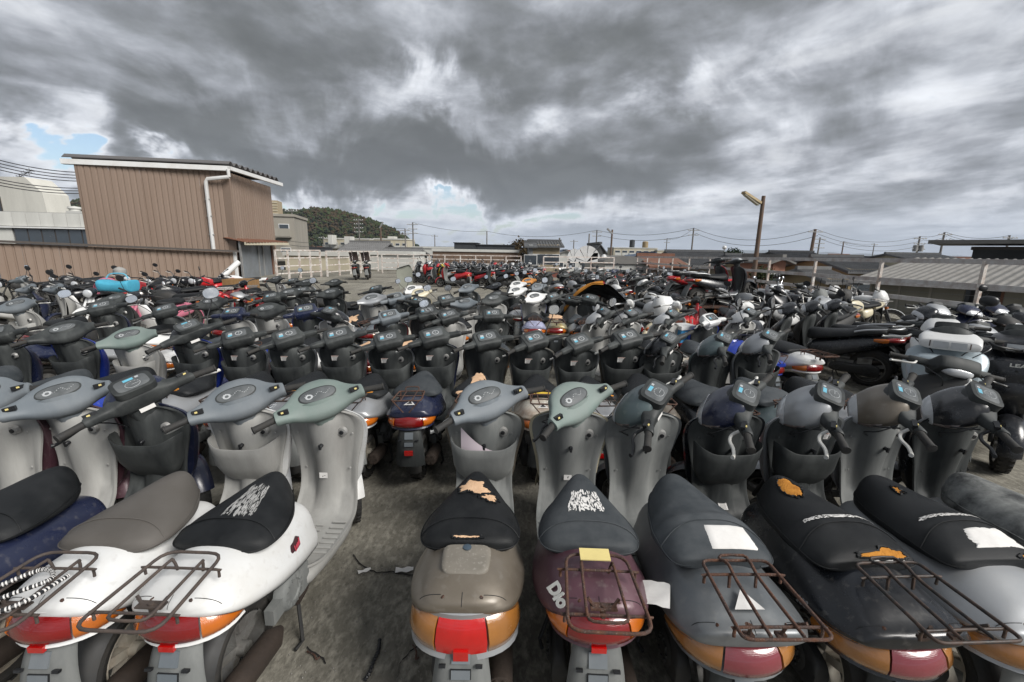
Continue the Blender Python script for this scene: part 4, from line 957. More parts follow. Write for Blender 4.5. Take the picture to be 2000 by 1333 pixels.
def maxi(label, x, y, rz, col='black', lod=1, group=None, z=0.0, lean=-.12, steer=.5, mirrors=0, scale=1.0, wing='silver', trim='darkgrey', bars='black', taillit=True, name='large_scooter', innercol='darkgrey', pitch=0.0):
    """sporty 125 class scooter: long stepped seat, tapering tail with grab rail, 12 inch wheels"""
    t = thing(name, label, 'scooter', (x, y, z), rz, group, lean, scale, pitch); cm = COLS[col]
    put('body_cover', cached('x_body', lambda: loft_me('body_cover', [(-1.00,.02,.76,.70,2.6,.0),(-.97,.07,.775,.68,2.6,.1),(-.80,.13,.775,.60,2.6,.2),(-.50,.17,.74,.47,2.6,.25),(-.20,.17,.66,.36,2.6,.2),(.0,.14,.58,.28,2.8,.1),(.06,.07,.52,.28,2.8,.0)], 4, 24)), cm, t)
    put('seat', cached('x_seat', lambda: loft_me('seat', [(-.84,.05,.83,.77,2.8,.1),(-.80,.11,.86,.765,2.8,.1),(-.55,.145,.86,.73,2.8,.2),(-.44,.145,.80,.70,2.8,.2),(-.15,.14,.77,.64,2.7,.25),(.03,.10,.765,.60,2.5,.2),(.08,.04,.72,.62,2.2,.1)], 4, 20)), VB, t)
    put('side_panel', cached('x_wing', lambda: MB().grid(table_loft([(-.98,.015,.70,.66,2.6,.0),(-.90,.09,.70,.63,2.6,.0),(-.60,.150,.64,.53,2.8,.0),(-.35,.178,.56,.43,3,.0),(-.10,.172,.47,.35,3,.0),(.05,.12,.40,.30,3,.0)], 4, 20), True, caps=True).mesh('side_panel', 60)), COLS[trim], t)
    tl = put('taillight', cached('x_tl', lambda: loft_me('taillight', [(-1.025,.02,.735,.695,2.4,.0),(-1.01,.07,.745,.68,2.6,.0),(-.93,.125,.755,.675,2.8,.0),(-.84,.135,.745,.68,2.8,.0),(-.80,.12,.73,.69,2.6,.0)], 3, 18)), LR, t)
    for s in (-1, 1): put('turn_signal', cached(('x_ts', s), lambda: MB().grid(table_loft([(-.86,.012,.735,.690,2.4,0),(-.80,.018,.738,.675,2.4,0),(-.70,.012,.725,.690,2.4,0)], 3, 10), True, caps=True, T=Matrix.Translation((s*.145,0,0))).mesh('turn_signal')), LO, tl)
    put('grab_rail', cached('x_rail', lambda: MB().tube(spl([(-.15,-.48,.80),(-.165,-.62,.845),(-.15,-.85,.875),(-.06,-.97,.88),(.06,-.97,.88),(.15,-.85,.875),(.165,-.62,.845),(.15,-.48,.80)], 4), .013, 8).mesh('grab_rail')), COLS[wing], t)
    put('leg_shield', cached('x_shield', lambda: shield_mesh(False)), COLS[innercol], t, loc=(0,.06,0)); put('front_cover', cached('front', front_mesh), cm, t, loc=(0,.06,.0))
    put('lower_cover', cached('skirt', skirt_mesh), COLS[trim], t, loc=(0,.05,.03))
    h = put('handlebar_cover', cached(('pod', 'cowl'), lambda: pod_mesh('cowl')), PD, t, loc=STEER + Vector((0,.06,.06))); h.rotation_euler = steer_rot(steer).to_euler()
    put('nose_cover', cached('visor', visor_mesh), COLS[bars], h); put('headlight', cached(('lamp', 'cowl'), lambda: lamp_mesh('cowl')), LCL, h)
    g = cached(('grip', 'cowl'), lambda: (lambda q: (q, flipx(q)))(grip_mesh('cowl'))); lv = cached(('lever', 'cowl'), lambda: (lambda q: (q, flipx(q)))(lever_mesh('cowl')))
    for i in (0, 1):
        put('grip', g[i], GRIP, h); put('brake_lever', lv[i], LEV, h)
    if mirrors:
        mm = cached('mirrors', lambda: (lambda a, b: ((a, b), (flipx(a), flipx(b))))(*mirror_parts()))
        for i in (0, 1):
            if mirrors & (1 << i): mo = put('mirror', mm[i][0], PB, h); put('mirror_glass', mm[i][1], MIRG, mo)
    ty, rm = cached('x_wheel', lambda: wheel_meshes(.255, .062, rim=.66, nsp=5))
    w = put('wheel', rm, RIMM, t, loc=(0,-.70,.255)); put('tyre', ty, TYRE, w)
    w = put('wheel', rm, RIMM, t, loc=(0,.68,.255)); w.rotation_euler = (0,0,steer*.9); put('tyre', ty, TYRE, w)
    put('front_fender', cached('x_ff', lambda: fender_mesh(.285, .075, R(0), R(160))), cm, t, loc=(0,.68,.255))
    put('rear_fender', cached('x_rf', lambda: MB().grid([[Vector((u*w_, y_ + .02*u*u, z_)) for u in (-1,-.5,0,.5,1)] + [Vector((u*w_, y_+.01 + .02*u*u, z_)) for u in (1,.5,0,-.5,-1)] for y_, z_, w_ in ((-.86,.66,.08),(-.98,.55,.09),(-1.06,.42,.10),(-1.10,.30,.10))], True, caps=True).mesh('rear_fender')), PG, t)
    put('engine', cached('eng', engine_mesh), [PK, ALU], t, loc=(0,-.12,.04)); put('exhaust_muffler', cached('muf', muffler_mesh), EXH, t, loc=(.03,-.15,.06))
    put('fork', cached('fork', fork_mesh), PK, t, loc=(0,.10,.04))
    put('kickstand', cached('stand', stand_mesh), PK, t)
    put('hugger', cached('x_hug', lambda: fender_mesh(.28, .06, R(50), R(150))), PK, t, loc=(0,-.70,.255))
    return t
NOHAZE = False
# ------------------------------------------------------------------ the place
CM = cam.matrix_world.to_3x3()
def at(px, py, y):
    """world point that lies at distance y down the view and shows at pixel px,py of the 2000 px photograph"""
    d = CM @ Vector(((px-1000)/F_PX, (666.5-py)/F_PX, -1)); return Vector((0,0,CAM_H)) + d*(y/d.y)
def gnd(px, py, h=0.0):
    d = CM @ Vector(((px-1000)/F_PX, (666.5-py)/F_PX, -1)); return Vector((0,0,CAM_H)) + d*((h-CAM_H)/d.z)
def stuff_mat(name, a, b, c, scale, rough=.9, bump=.5, bscale=40, stretch=(1,1,1), crack=0.0, stain=None):
    m = bpy.data.materials.new(name); m.use_nodes = True; t = m.node_tree; B = t.nodes['Principled BSDF']
    tc = t.nodes.new('ShaderNodeTexCoord'); mp = t.nodes.new('ShaderNodeMapping'); t.links.new(tc.outputs['Object'], mp.inputs[0]); mp.inputs[3].default_value = stretch
    def nz(s, d=6, r=.6, v=mp):
        n = t.nodes.new('ShaderNodeTexNoise'); t.links.new(v.outputs[0], n.inputs['Vector']); n.inputs['Scale'].default_value = s; n.inputs['Detail'].default_value = d; n.inputs['Roughness'].default_value = r; return n.outputs['Fac']
    def mr(v, lo, hi, o0=0.0, o1=1.0):
        n = t.nodes.new('ShaderNodeMapRange'); t.links.new(v, n.inputs[0]); n.inputs[1].default_value = lo; n.inputs[2].default_value = hi; n.inputs[3].default_value = o0; n.inputs[4].default_value = o1; return n.outputs[0]
    def mx(f, p, q):
        n = t.nodes.new('ShaderNodeMix'); n.data_type = 'RGBA'
        for i, v in ((0, f), (6, p), (7, q)):
            if isinstance(v, tuple): n.inputs[i].default_value = (*v, 1)
            elif isinstance(v, float): n.inputs[i].default_value = v
            else: t.links.new(v, n.inputs[i])
        return n.outputs[2]
    c1 = mx(mr(nz(scale), .36, .62), a, b); c2 = mx(mr(nz(scale*.28, 5), .44, .66), c1, c); c3 = mx(mr(nz(scale*26, 3, .7),   .45, .72, 0, .40), c2, tuple(q*1.9 for q in b))
    c3 = mx(mr(nz(scale*40, 2, .7),   .52, .70, 0, .45), c3, tuple(q*.30 for q in a))
    if stain: c3 = mx(mr(nz(scale*.9, 7, .7), .56, .72, 0, .75), c3, stain)
    h = nz(bscale, 5, .7)
    if crack:
        v = t.nodes.new('ShaderNodeTexVoronoi'); v.feature = 'DISTANCE_TO_EDGE'; v.inputs['Scale'].default_value = crack
        w = t.nodes.new('ShaderNodeMix'); w.data_type = 'VECTOR'; w.inputs[0].default_value = .25
        n_ = t.nodes.new('ShaderNodeTexNoise'); n_.inputs['Scale'].default_value = 2.2; n_.inputs['Detail'].default_value = 6; t.links.new(mp.outputs[0], n_.inputs['Vector'])
        t.links.new(mp.outputs[0], w.inputs[4]); t.links.new(n_.outputs['Color'], w.inputs[5]); t.links.new(w.outputs[1], v.inputs['Vector'])
        c3 = mx(mr(v.outputs['Distance'], .004, .0015), c3, (.02,.018,.016))
    t.links.new(c3, B.inputs['Base Color']); B.inputs['Roughness'].default_value = rough; B.inputs['Specular IOR Level'].default_value = .3
    bp = t.nodes.new('ShaderNodeBump'); bp.inputs['Strength'].default_value = bump; bp.inputs['Distance'].default_value = .01; t.links.new(h, bp.inputs['Height']); t.links.new(bp.outputs[0], B.inputs['Normal'])
    return m
CONC = stuff_mat('deck_concrete', (.155,.146,.118), (.260,.246,.208), (.090,.083,.068), .9, bump=.6, bscale=70, stretch=(1,.55,1), crack=.35, stain=(.30,.29,.25))
bpy.data.materials['deck_concrete']
EARTH = stuff_mat('town_ground', (.10,.10,.09), (.16,.155,.14), (.07,.075,.06), .02, bump=.1)
BASEZ = -6.8
# rooftop deck, slab by slab, so that the joints are real
dk = bpy.data.objects.new('rooftop_deck', MB().box((-7.2, 14.0, -.30), (36.6, 46.0, .5)).mesh('rooftop_deck')); COL.objects.link(dk); dk.data.materials.append(CONC); dk['kind'] = 'structure'
put('deck_edge', MB().box((10.75,14,-.02), (.30,46,.30)).box((-6.5,36.6,-.02), (36,.30,.24)).mesh('deck_edge'), CONC, kind='structure')
n_ = 0
for ix in range(8):
    for iy in range(10):
        x0, y0 = -24 + ix*4.4, -7.5 + iy*4.4
        put('deck_slab', cached('slab', lambda: MB().box((0,0,0), (4.385,4.385,.05)).mesh('deck_slab')), CONC, dk, loc=(x0+2.2, y0+2.2, -.0255 - .0015*((ix*7+iy*3) % 3)))
g = put('town_ground', MB().grid([[Vector((x, y, BASEZ + (0 if y < 900 else 0))) for x in (-9000,-1500,-300,0,300,1500,9000)] for y in (-400,0,60,300,900,12000)]).mesh('town_ground'), EARTH, kind='structure')
put('kerb_red', MB().box((3.6,31.4,.17), (8.6,.5,.40)).box((5.6,34.0,.02), (12.0,4.5,.14)).mesh('kerb_red'), mat('red_deck_paint', (.19,.055,.038), rough=.8, dirt=.6, dirtcol=(.10,.07,.06), scale=2), kind='structure')
# ---- materials of the surroundings
SID = mat('siding_brown', (.215,.160,.125), rough=.62, dirt=.5, dirtcol=(.17,.12,.09), scale=.7, streak=True, bump=.1, spec=.35)
SIDS = mat('siding_trim', (.05,.042,.038), rough=.5, dirt=.3)
WHM = mat('white_metal', (.62,.63,.63), rough=.5, dirt=.4, dirtcol=(.40,.37,.33), scale=2)
RAILM = mat('rail_white_rust', (.64,.63,.60), rough=.6, dirt=.85, dirtcol=(.22,.095,.040), scale=5, speck=.5, speckcol=(.18,.08,.04))
RAILG = mat('rail_grey', (.50,.50,.50), rough=.6, dirt=.7, dirtcol=(.20,.13,.10), scale=4)
STEEL = mat('galvanised', (.30,.31,.31), rough=.6, metal=.3, dirt=.5, dirtcol=(.16,.12,.09), scale=3)
CPOLE = mat('pole_concrete', (.17,.16,.15), rough=.9, dirt=.3); RPOLE = mat('pole_rusty', (.10,.075,.06), rough=.8, dirt=.6, dirtcol=(.17,.09,.05), scale=4)
GLS = mat('window_glass', (.035,.045,.055), rough=.15, spec=.8, dirt=.2, dirtcol=(.12,.13,.14), scale=1.5)
BLK = mat('wire_black', (.03,.03,.032), rough=.6, dirt=0)
WALLS = {k: mat('wall_' + k, c, rough=.9, dirt=.5, dirtcol=tuple(q*.55 for q in c), scale=.5, streak=True, bump=.2) for k, c in dict(white=(.52,.52,.49), cream=(.46,.42,.32), beige=(.34,.28,.19), salmon=(.44,.22,.15), grey=(.24,.245,.245), dark=(.045,.050,.055), block=(.235,.225,.185), ochre=(.30,.23,.13), brown=(.15,.10,.07), concrete=(.30,.28,.24), concrete_pale=(.55,.54,.49)).items()}
ROOFS = {k: mat('roof_' + k, c, rough=.7, dirt=.5, dirtcol=tuple(q*.5 for q in c), scale=1.2, speck=.3, speckcol=(.2,.2,.19)) for k, c in dict(slate=(.085,.088,.092), grey=(.15,.15,.15), pale=(.17,.165,.155), rust=(.17,.075,.045), dark=(.035,.037,.042), blue=(.08,.11,.16)).items()}
def beam(p0, p1, w, h, mb=None):
    p0, p1 = Vector(p0), Vector(p1); d = p1-p0; q = d.to_track_quat('Y', 'Z').to_matrix().to_4x4()
    return (mb or MB()).box((0, d.length/2, 0), (w, d.length, h), T=Matrix.Translation(p0) @ q)
def siding(parent, p0, p1, z0, zt0, zt1, pitch=.32, per=5, depth=.035, m=SID):
    """trapezoid-ribbed sheets from p0 to p1 (x,y), top edge from zt0 to zt1; each sheet a part"""
    p0, p1 = Vector((*p0, 0)), Vector((*p1, 0)); d = p1-p0; Ln = d.length; u = d/Ln; nrm = Vector((u.y, -u.x, 0)); n = max(1, round(Ln/(pitch*per))); pit = Ln/n/per
    for i in range(n):
        prof = []
        for k in range(per):
            s = (i*per + k)*pit
            prof += [(s + .004*(k == 0), -depth*.2), (s + pit*.10, -depth), (s + pit*.22, -depth), (s + pit*.30, 0), (s + pit*.93, 0)]
        prof.append(((i+1)*per*pit - .004, -depth*.2))
        rows = []
        for side in (0, -.012):
            rows.append([p0 + u*s + nrm*(o+side) + Vector((0,0,z0)) for s, o in prof]); rows.append([p0 + u*s + nrm*(o+side) + Vector((0,0,zt0 + (zt1-zt0)*s/Ln)) for s, o in prof])
        mb = MB(); mb.grid([rows[0], rows[1], rows[3], rows[2], rows[0]])
        put('siding_sheet', mb.mesh('siding_sheet', smooth=False), m, parent)
# ---- brown ribbed stair house
A = at(146, 322, 22.7); Bc = at(440, 333, 25.3); Cc = at(527, 362, 30.5)
t = thing('stair_house', 'tall brown ribbed metal rooftop building with white eaves and white downpipe', 'building', (A.x, A.y, 0))
inv = Matrix.Translation((-A.x, -A.y, 0))
def loc0(o): o.matrix_parent_inverse = inv; return o
kids = []
class Holder: pass
root = t
off = Vector((A.x, A.y, 0))
def rel(v): return (v[0]-A.x, v[1]-A.y)
a2, b2, c2 = rel(A), rel(Bc), rel(Cc)
zA, zB, zC = A.z, Bc.z, Cc.z
siding(t, a2, b2, 0, zA, zB, .27, 5); siding(t, b2, c2, 0, zB - .05, zC - .1, .27, 5)
d2 = (c2[0]-7, c2[1]+.5)
put('back_wall', beam((*c2, zC/2), (*d2, zC/2), .1, zC-.2).mesh('back_wall', smooth=False), SID, t); put('end_wall', beam((*d2, zC/2), (*a2, zC/2), .1, zC-.2).mesh('end_wall', smooth=False), SID, t)
put('corner_trim', beam((b2[0], b2[1]-.03, 0), (b2[0], b2[1]-.03, zB-.05), .42, .10).mesh('corner_trim', smooth=False), SID, t)
e = at(547, 362, 30.5); e0 = at(132, 318, 22.4)
put('fascia', beam((a2[0]-.5, a2[1]-.12, zA+.12), (b2[0]+.35, b2[1]-.12, zB+.06), .30, .24).mesh('fascia', smooth=False), WHM, t)
put('gutter', beam((b2[0]+.42, b2[1]-.30, zB+.06), (c2[0]+.75, c2[1]+.1, zC+.05), .16, .20).mesh('gutter', smooth=False), WHM, t)
def zig():
    mb = MB(); p0, p1 = Vector((b2[0]+.35, b2[1]-.2, zB+.30)), Vector((c2[0]+.6, c2[1]+.1, zC+.30)); q0, q1 = Vector((a2[0]-.4, a2[1]-.2, zA+.34)), Vector((d2[0]-.2, d2[1]+.2, zC+.6)); n = 40; rows = [[], [], [], []]
    for k in range(n+1):
        h = .16 if k % 4 in (1, 2) else 0; f = k/n
        rows[0].append(p0.lerp(p1, f) + Vector((0,0,h))); rows[1].append(q0.lerp(q1, f) + Vector((0,0,h))); rows[2].append(q0.lerp(q1, f) + Vector((0,0,h-.03))); rows[3].append(p0.lerp(p1, f) + Vector((0,0,h-.03)))
    return mb.grid(rows + [rows[0]]).mesh('roof', smooth=False)
put('roof', zig(), mat('roof_underside', (.10,.10,.105), rough=.6, dirt=.5), t)
dp = [at(447, 346, 25.0), at(405, 350, 24.75), at(402, 356, 24.75), at(417, 487, 24.85)]
dp = [Vector(q) - off for q in dp]
put('downpipe', MB().tube([Vector((b2[0]+.35,b2[1]-.32,zB)), dp[0]+Vector((0,0,.1)), dp[0]], .085, 8).tube(dp, .10, 8).mesh('downpipe', 40), WHM, t)
for f in (.25, .5, .78): 
    q = dp[2].lerp(dp[3], f); put('pipe_clip', MB().box(q, (.25,.12,.05)).mesh('pipe_clip', smooth=False), STEEL, t)
# canopy and door bay on the right flank
k0, k1, k2, k3 = at(436, 463, 25.2), at(560, 472, 30.8), at(560, 478, 29.5), at(455, 474, 24.2)
cn = [Vector(q) - off for q in (at(436,464,25.1), at(530,470,30.3), at(563,474,29.8), at(482,474,24.6))]
mb = MB(); rows = [[], [], [], []]
for k in range(31):
    f = k/30; h = .05*(k % 2); a_, b_ = cn[0].lerp(cn[1], f), cn[3].lerp(cn[2], f); rows[0].append(a_+Vector((0,0,h))); rows[1].append(b_+Vector((0,0,h))); rows[2].append(b_+Vector((0,0,h-.03))); rows[3].append(a_+Vector((0,0,h-.03)))
put('canopy', mb.grid(rows + [rows[0]]).mesh('canopy', smooth=False), ROOFS['rust'], t)
put('canopy_beam', beam(cn[3]+Vector((-.1,0,-.06)), cn[2]+Vector((0,0,-.10)), .08, .16).mesh('canopy_beam', smooth=False), WALLS['cream'], t)
w0, w1 = at(458, 480, 24.9), at(520, 480, 29.6)
dz = 1.65
put('door', beam((w0.x-A.x+.25, w0.y-A.y, 1.05), (w1.x-A.x+.25, w1.y-A.y, 1.05), .06, 2.1).mesh('door', smooth=False), mat('door_grey', (.17,.19,.21), rough=.5, dirt=.4, scale=1), t)
for f in (.0, .52, .68, 1.0):
    q = Vector((w0.x-A.x+.30 + (w1.x-w0.x)*f, w0.y-A.y + (w1.y-w0.y)*f, 1.05)); put('door_post', MB().box(q, (.10,.07,2.1)).mesh('door_post', smooth=False), STEEL if f < 1 else ROOFS['rust'], t)
# ---- low brown wall
p0, p1 = at(-40, 471, 18.2), at(456, 492, 24.3)
t = thing('low_wall', 'long low brown ribbed metal wall with dark coping behind the motorcycles', 'wall', (p0.x, p0.y, 0))
siding(t, (0, 0), (p1.x-p0.x, p1.y-p0.y), 0, p0.z-.05, p1.z-.05, .29, 4)
put('coping', beam((0, -.03, p0.z+.02), (p1.x-p0.x+.3, p1.y-p0.y-.03, p1.z+.02), .26, .10).mesh('coping', smooth=False), SIDS, t)
put('end_cap', MB().box((p1.x-p0.x+.02, p1.y-p0.y+.06, p1.z/2), (.08,.2,p1.z-.05)).mesh('end_cap', smooth=False), WHM, t)
tube_p = [gnd(428, 545, .5), at(462, 514, 21.0)]
# ---- railings
def railing(label, pts, top, rails, post=.06, rail=.05, m=RAILM, flat=False, mr=None, sub=1):
    o = Vector((pts[0][0], pts[0][1], 0)); t = thing('railing', label, 'railing', o)
    tops = [top(i/(len(pts)-1)) for i in range(len(pts))]
    for (x, y), z in zip(pts, tops):
        put('post', MB().box((0,0,z/2), (post,post,z)).mesh('post', smooth=False), m, t, loc=(x-o.x, y-o.y, 0))
    for ri, fr in enumerate(rails):
        for i in range(len(pts)-1):
            a, b = pts[i], pts[i+1]
            put('rail', beam((a[0]-o.x, a[1]-o.y, tops[i]*fr), (b[0]-o.x, b[1]-o.y, tops[i+1]*fr), rail*.6, rail*(2.0 if flat else 1)).mesh('rail', smooth=False), mr or m, t)
    return t
def line(p, q, n): return [(p[0]+(q[0]-p[0])*i/n, p[1]+(q[1]-p[1])*i/n) for i in range(n+1)]
railing('long rusty white railing along the right edge, flat grey bars between posts', line((10.15,4.2), (10.15,36.2), 12), lambda f: 1.76 - .30*max(0, f-.15), (.985,.685,.44), .07, .055, m=RAILM, flat=True, mr=RAILG)
q0, q1, q2 = gnd(542, 547), gnd(640, 541), gnd(741, 531)
railing('white railing panels between brown building and corner of far deck', line((q0.x,q0.y), (q1.x-.4,q1.y), 4), lambda f: 1.66, (.99,.72,.45,.2), .09, .06)
railing('white slanting railing of square grid behind the lone dark scooters', line((q1.x,q1.y), (q2.x-.2,q2.y+.4), 5), lambda f: 1.62, (.99,.72,.45,.18), .09, .06)
f0, f1 = at(745, 490, 33.3), at(1018, 495, 34.5)
railing('low rusty railing across the far end behind the massed motorcycles', line((f0.x,f0.y), (f1.x,f1.y), 9), lambda f: 1.42, (.99,.78,.55,.3), .08, .055)
f0, f1 = at(1062, 497, 32.0), at(1200, 497, 33.5)
railing('white railing above the red kerb, left of the white water tank', line((f0.x,f0.y), (f1.x,f1.y), 3), lambda f: 1.44, (.99,.72,.45,.2), .09, .06)
# ---- houses and other buildings
def windows(t, w, h, z0, face, cols, rows, sx, sz, ww, wh, m=GLS, fr=WHM, x0=0):
    for i in range(cols):
        for j in range(rows):
            x, z = x0 + (i-(cols-1)/2)*sx, z0 + j*sz
            f = put('window', cached(('win', ww, wh), lambda: MB().box((0,0,0), (ww+.16,.10,wh+.16)).mesh('window', smooth=False)), fr, t, loc=(x, face, z))
            put('pane', cached(('pane', ww, wh), lambda: MB().box((0,-.03,0), (ww,.10,wh)).mesh('pane', smooth=False)), m, f)
def gable_roof(w, d, z0, zr, along='x', over=.5, ribs=0, th=.14):
    """two slopes with raised tile ribs"""
    mb = MB(); a, b = (w/2+over, d/2+over); n = ribs if ribs else 1
    if along == 'y': a, b = b, a
    for s in (-1, 1):
        rows = [[], [], [], []]
        k_n = n*4 if ribs else 1
        for k in range(k_n+1):
            x = -a + 2*a*k/k_n; h = (.07 if k % 4 in (1, 2) else 0) if ribs else 0
            e_, r_ = Vector((x, s*b, z0 - over*.35 + h)), Vector((x, 0, zr + h))
            rows[0].append(e_); rows[1].append(r_); rows[2].append(r_ - Vector((0,0,th+h))); rows[3].append(e_ - Vector((0,0,th+h)))
        mb.grid(rows + [rows[0]]); mb.grid([[rows[q][0] for q in range(4)] , [rows[q][0] for q in range(4)]]) if False else None
        for k in (0, -1): mb.add([rows[q][k] for q in range(4)], [(0,1,2,3)])
        if ribs:
            for j in range(1, 7):
                f = j/7; beam(rows[0][0].lerp(rows[1][0], f) + Vector((0,0,.02)), rows[0][-1].lerp(rows[1][-1], f) + Vector((0,0,.02)), .06, .05, mb)
    mb.box((0,0,zr+.10), (2*a,.30,.26))
    me = mb.mesh('roof', smooth=False)
    if along == 'y': me.transform(Matrix.Rotation(math.pi/2, 4, 'Z'))
    return me
def house(label, x, y, w, d, ze, zr, rz, wall, roof, along='x', ribs=0, win=(2,1), cat='house', name='house', base=BASEZ, roofname='roof'):
    t = thing(name, label, cat, (x, y, base), rz)
    mb = MB().box((0,0,(ze-base)/2), (w,d,ze-base)); 
    g1 = zr-base-.12; z_ = ze-base
    if along == 'x':
        for s in (-1, 1): mb.add([(s*w/2,-d/2,z_), (s*w/2,d/2,z_), (s*w/2,0,g1), (s*(w/2-.2),-d/2,z_), (s*(w/2-.2),d/2,z_), (s*(w/2-.2),0,g1)], [(0,1,2),(3,5,4),(0,2,5,3),(1,4,5,2)])
    else:
        for s in (-1, 1): mb.add([(-w/2,s*d/2,z_), (w/2,s*d/2,z_), (0,s*d/2,g1), (-w/2,s*(d/2-.2),z_), (w/2,s*(d/2-.2),z_), (0,s*(d/2-.2),g1)], [(0,1,2),(3,5,4),(0,2,5,3),(1,4,5,2)])
    put('wall', mb.mesh('wall', smooth=False), WALLS[wall], t)
    put('roof', gable_roof(w, d, ze-base, zr-base, along, ribs=ribs), ROOFS[roof], t)
    if win: windows(t, w, 0, ze-base-1.6, -d/2, win[0], win[1], w/(win[0]+.6), -2.6, 1.3, 1.0)
    return t
def block(label, x, y, w, d, top, rz, wall, cat='building', name='building', cols=0, rows=0, sx=3, sz=2.8, ww=1.6, wh=1.3, parapet=.3, base=BASEZ, z0=None, trim='white', balc=False):
    t = thing(name, label, cat, (x, y, base), rz); h = top-base
    put('wall', MB().box((0,0,h/2), (w,d,h)).mesh('wall', smooth=False), WALLS[wall], t)
    if parapet: put('parapet', MB().box((0,-d/2,h+parapet/2-.01), (w+.2,.3,parapet)).box((0,d/2,h+parapet/2-.01), (w+.2,.3,parapet)).box((-w/2,0,h+parapet/2-.012), (.3,d-.2,parapet)).box((w/2,0,h+parapet/2-.012), (.3,d-.2,parapet)).mesh('parapet', smooth=False), WALLS[trim], t)
    if cols: windows(t, w, 0, (h-1.5) if z0 is None else z0, -d/2, cols, rows, sx, -sz, ww, wh)
    if balc:
        for j in range(rows):
            for i in range(cols):
                put('balcony', MB().box((0,-.5,0), (sx*.86,1.0,.15)).box((0,-1.0,.5), (sx*.86,.08,.9)).mesh('balcony', smooth=False), WALLS[trim], t, loc=((i-(cols-1)/2)*sx, -d/2, (h-1.5 if z0 is None else z0) - j*sz - .9))
    return t
# left: white office with a ribbon window, concrete penthouse
q = at(-60, 411, 44); r_ = at(182, 424, 46)
t = thing('office_building', 'white panelled office block with long dark ribbon window behind brown wall', 'building', ((q.x+r_.x)/2, (q.y+r_.y)/2, BASEZ), math.atan2(r_.y-q.y, r_.x-q.x))
wd = (r_-q).xy.length; hh = q.z-BASEZ
put('wall', MB().box((0,5,hh/2), (wd,9.8,hh)).mesh('wall', smooth=False), WALLS['grey'], t)
for i in range(9):
    put('facade_panel', MB().box((-wd/2 + wd*(i+.5)/9, -.05, hh-.72), (wd/9-.03,.12,1.35)).mesh('facade_panel', smooth=False), WALLS['white'], t)
put('ledge', MB().box((0,-.2,hh-1.52), (wd,.35,.14)).mesh('ledge', smooth=False), WHM, t)
for i in range(8):
    f = put('window', MB().box((-wd/2 + 3.9 + 1.16*i, .02, hh-2.5), (1.14,.10,1.75)).mesh('window', smooth=False), SIDS, t); put('pane', MB().box((-wd/2 + 3.9 + 1.16*i, -.03, hh-2.5), (1.04,.06,1.62)).mesh('pane', smooth=False), GLS, f)
put('facade_panel', MB().box((-wd/2+1.6, -.04, hh-2.6), (3.2,.10,2.3)).mesh('facade_panel', smooth=False), WALLS['white'], t)
q = at(30, 362, 52)
t = thing('rooftop_penthouse', 'cream concrete penthouse with sloping corner and stains, on the white office', 'building', (q.x, q.y, at(30,412,52).z - 1.5))
hz = q.z - t.location.z + .9
put('wall', MB().grid([[Vector((x_, y_, z_)) for x_, z_ in ((-5.5,0),(-5.5,hz),(1.2,hz),(2.9,hz-1.7),(3.1,0))] for y_ in (0, 3)], True, caps=True).mesh('wall', smooth=False), WALLS['concrete_pale'], t)
f = put('window', MB().box((-3.2,-.03,2.2), (2.4,.10,1.7)).mesh('window', smooth=False), SIDS, t); put('pane', MB().box((-3.2,-.07,2.2), (2.2,.06,1.5)).mesh('pane', smooth=False), GLS, f)
put('vent', MB().lathe([(0,.5),(.5,.5),(.6,.65),(.8,.6),(.9,.0)], 14, 'Z', Matrix.Translation((5.3,1,1.3))).box((6.5,1,1.3), (3.4,1.2,.6)).mesh('vent'), WALLS['white'], t)
t = thing('tv_antenna', 'thin tilted television aerial on the concrete penthouse at far left', 'antenna', at(38, 358, 54)); mb = MB()
mb.tube([(0,0,-.5),(.2,0,1.0)], .04, 5); mb.tube([(-.6,0,.3),(1.8,0,1.5)], .04, 5)
for k in range(7): mb.tube([(-.4+.33*k,-.5,.4+.165*k),(-.4+.33*k,.5,.4+.165*k)], .025, 4)
for k in range(7): mb.tube([(-.4+.33*k-.15,0,.4+.165*k+.35),(-.4+.33*k+.15,0,.4+.165*k-.35)], .025, 4)
put('rods', mb.mesh('rods'), BLK, t)
# concrete flats at the right of the brown house
q = at(553, 432, 58)
t = block('stained concrete flats with balconies, pipes and louvred tower beside the brown house', q.x, q.y, 4.2, 8, at(553,427,58).z, .25, 'concrete', cols=2, rows=4, sx=1.9, ww=1.0, wh=1.1, trim='concrete', balc=True)
q2 = at(538, 400, 59); put('louvre_tower', MB().box((0,0,0), (2.2,2.2,3.2)).mesh('louvre_tower', smooth=False), WALLS['beige'], t, loc=(-1.3,0,q2.z-BASEZ-1.3))
for k in range(9): put('louvre', MB().box((0,-1.14,0), (2.1,.08,.10)).mesh('louvre', smooth=False), WALLS['cream'], t, loc=(-1.3,0,q2.z-BASEZ-2.6+.33*k))
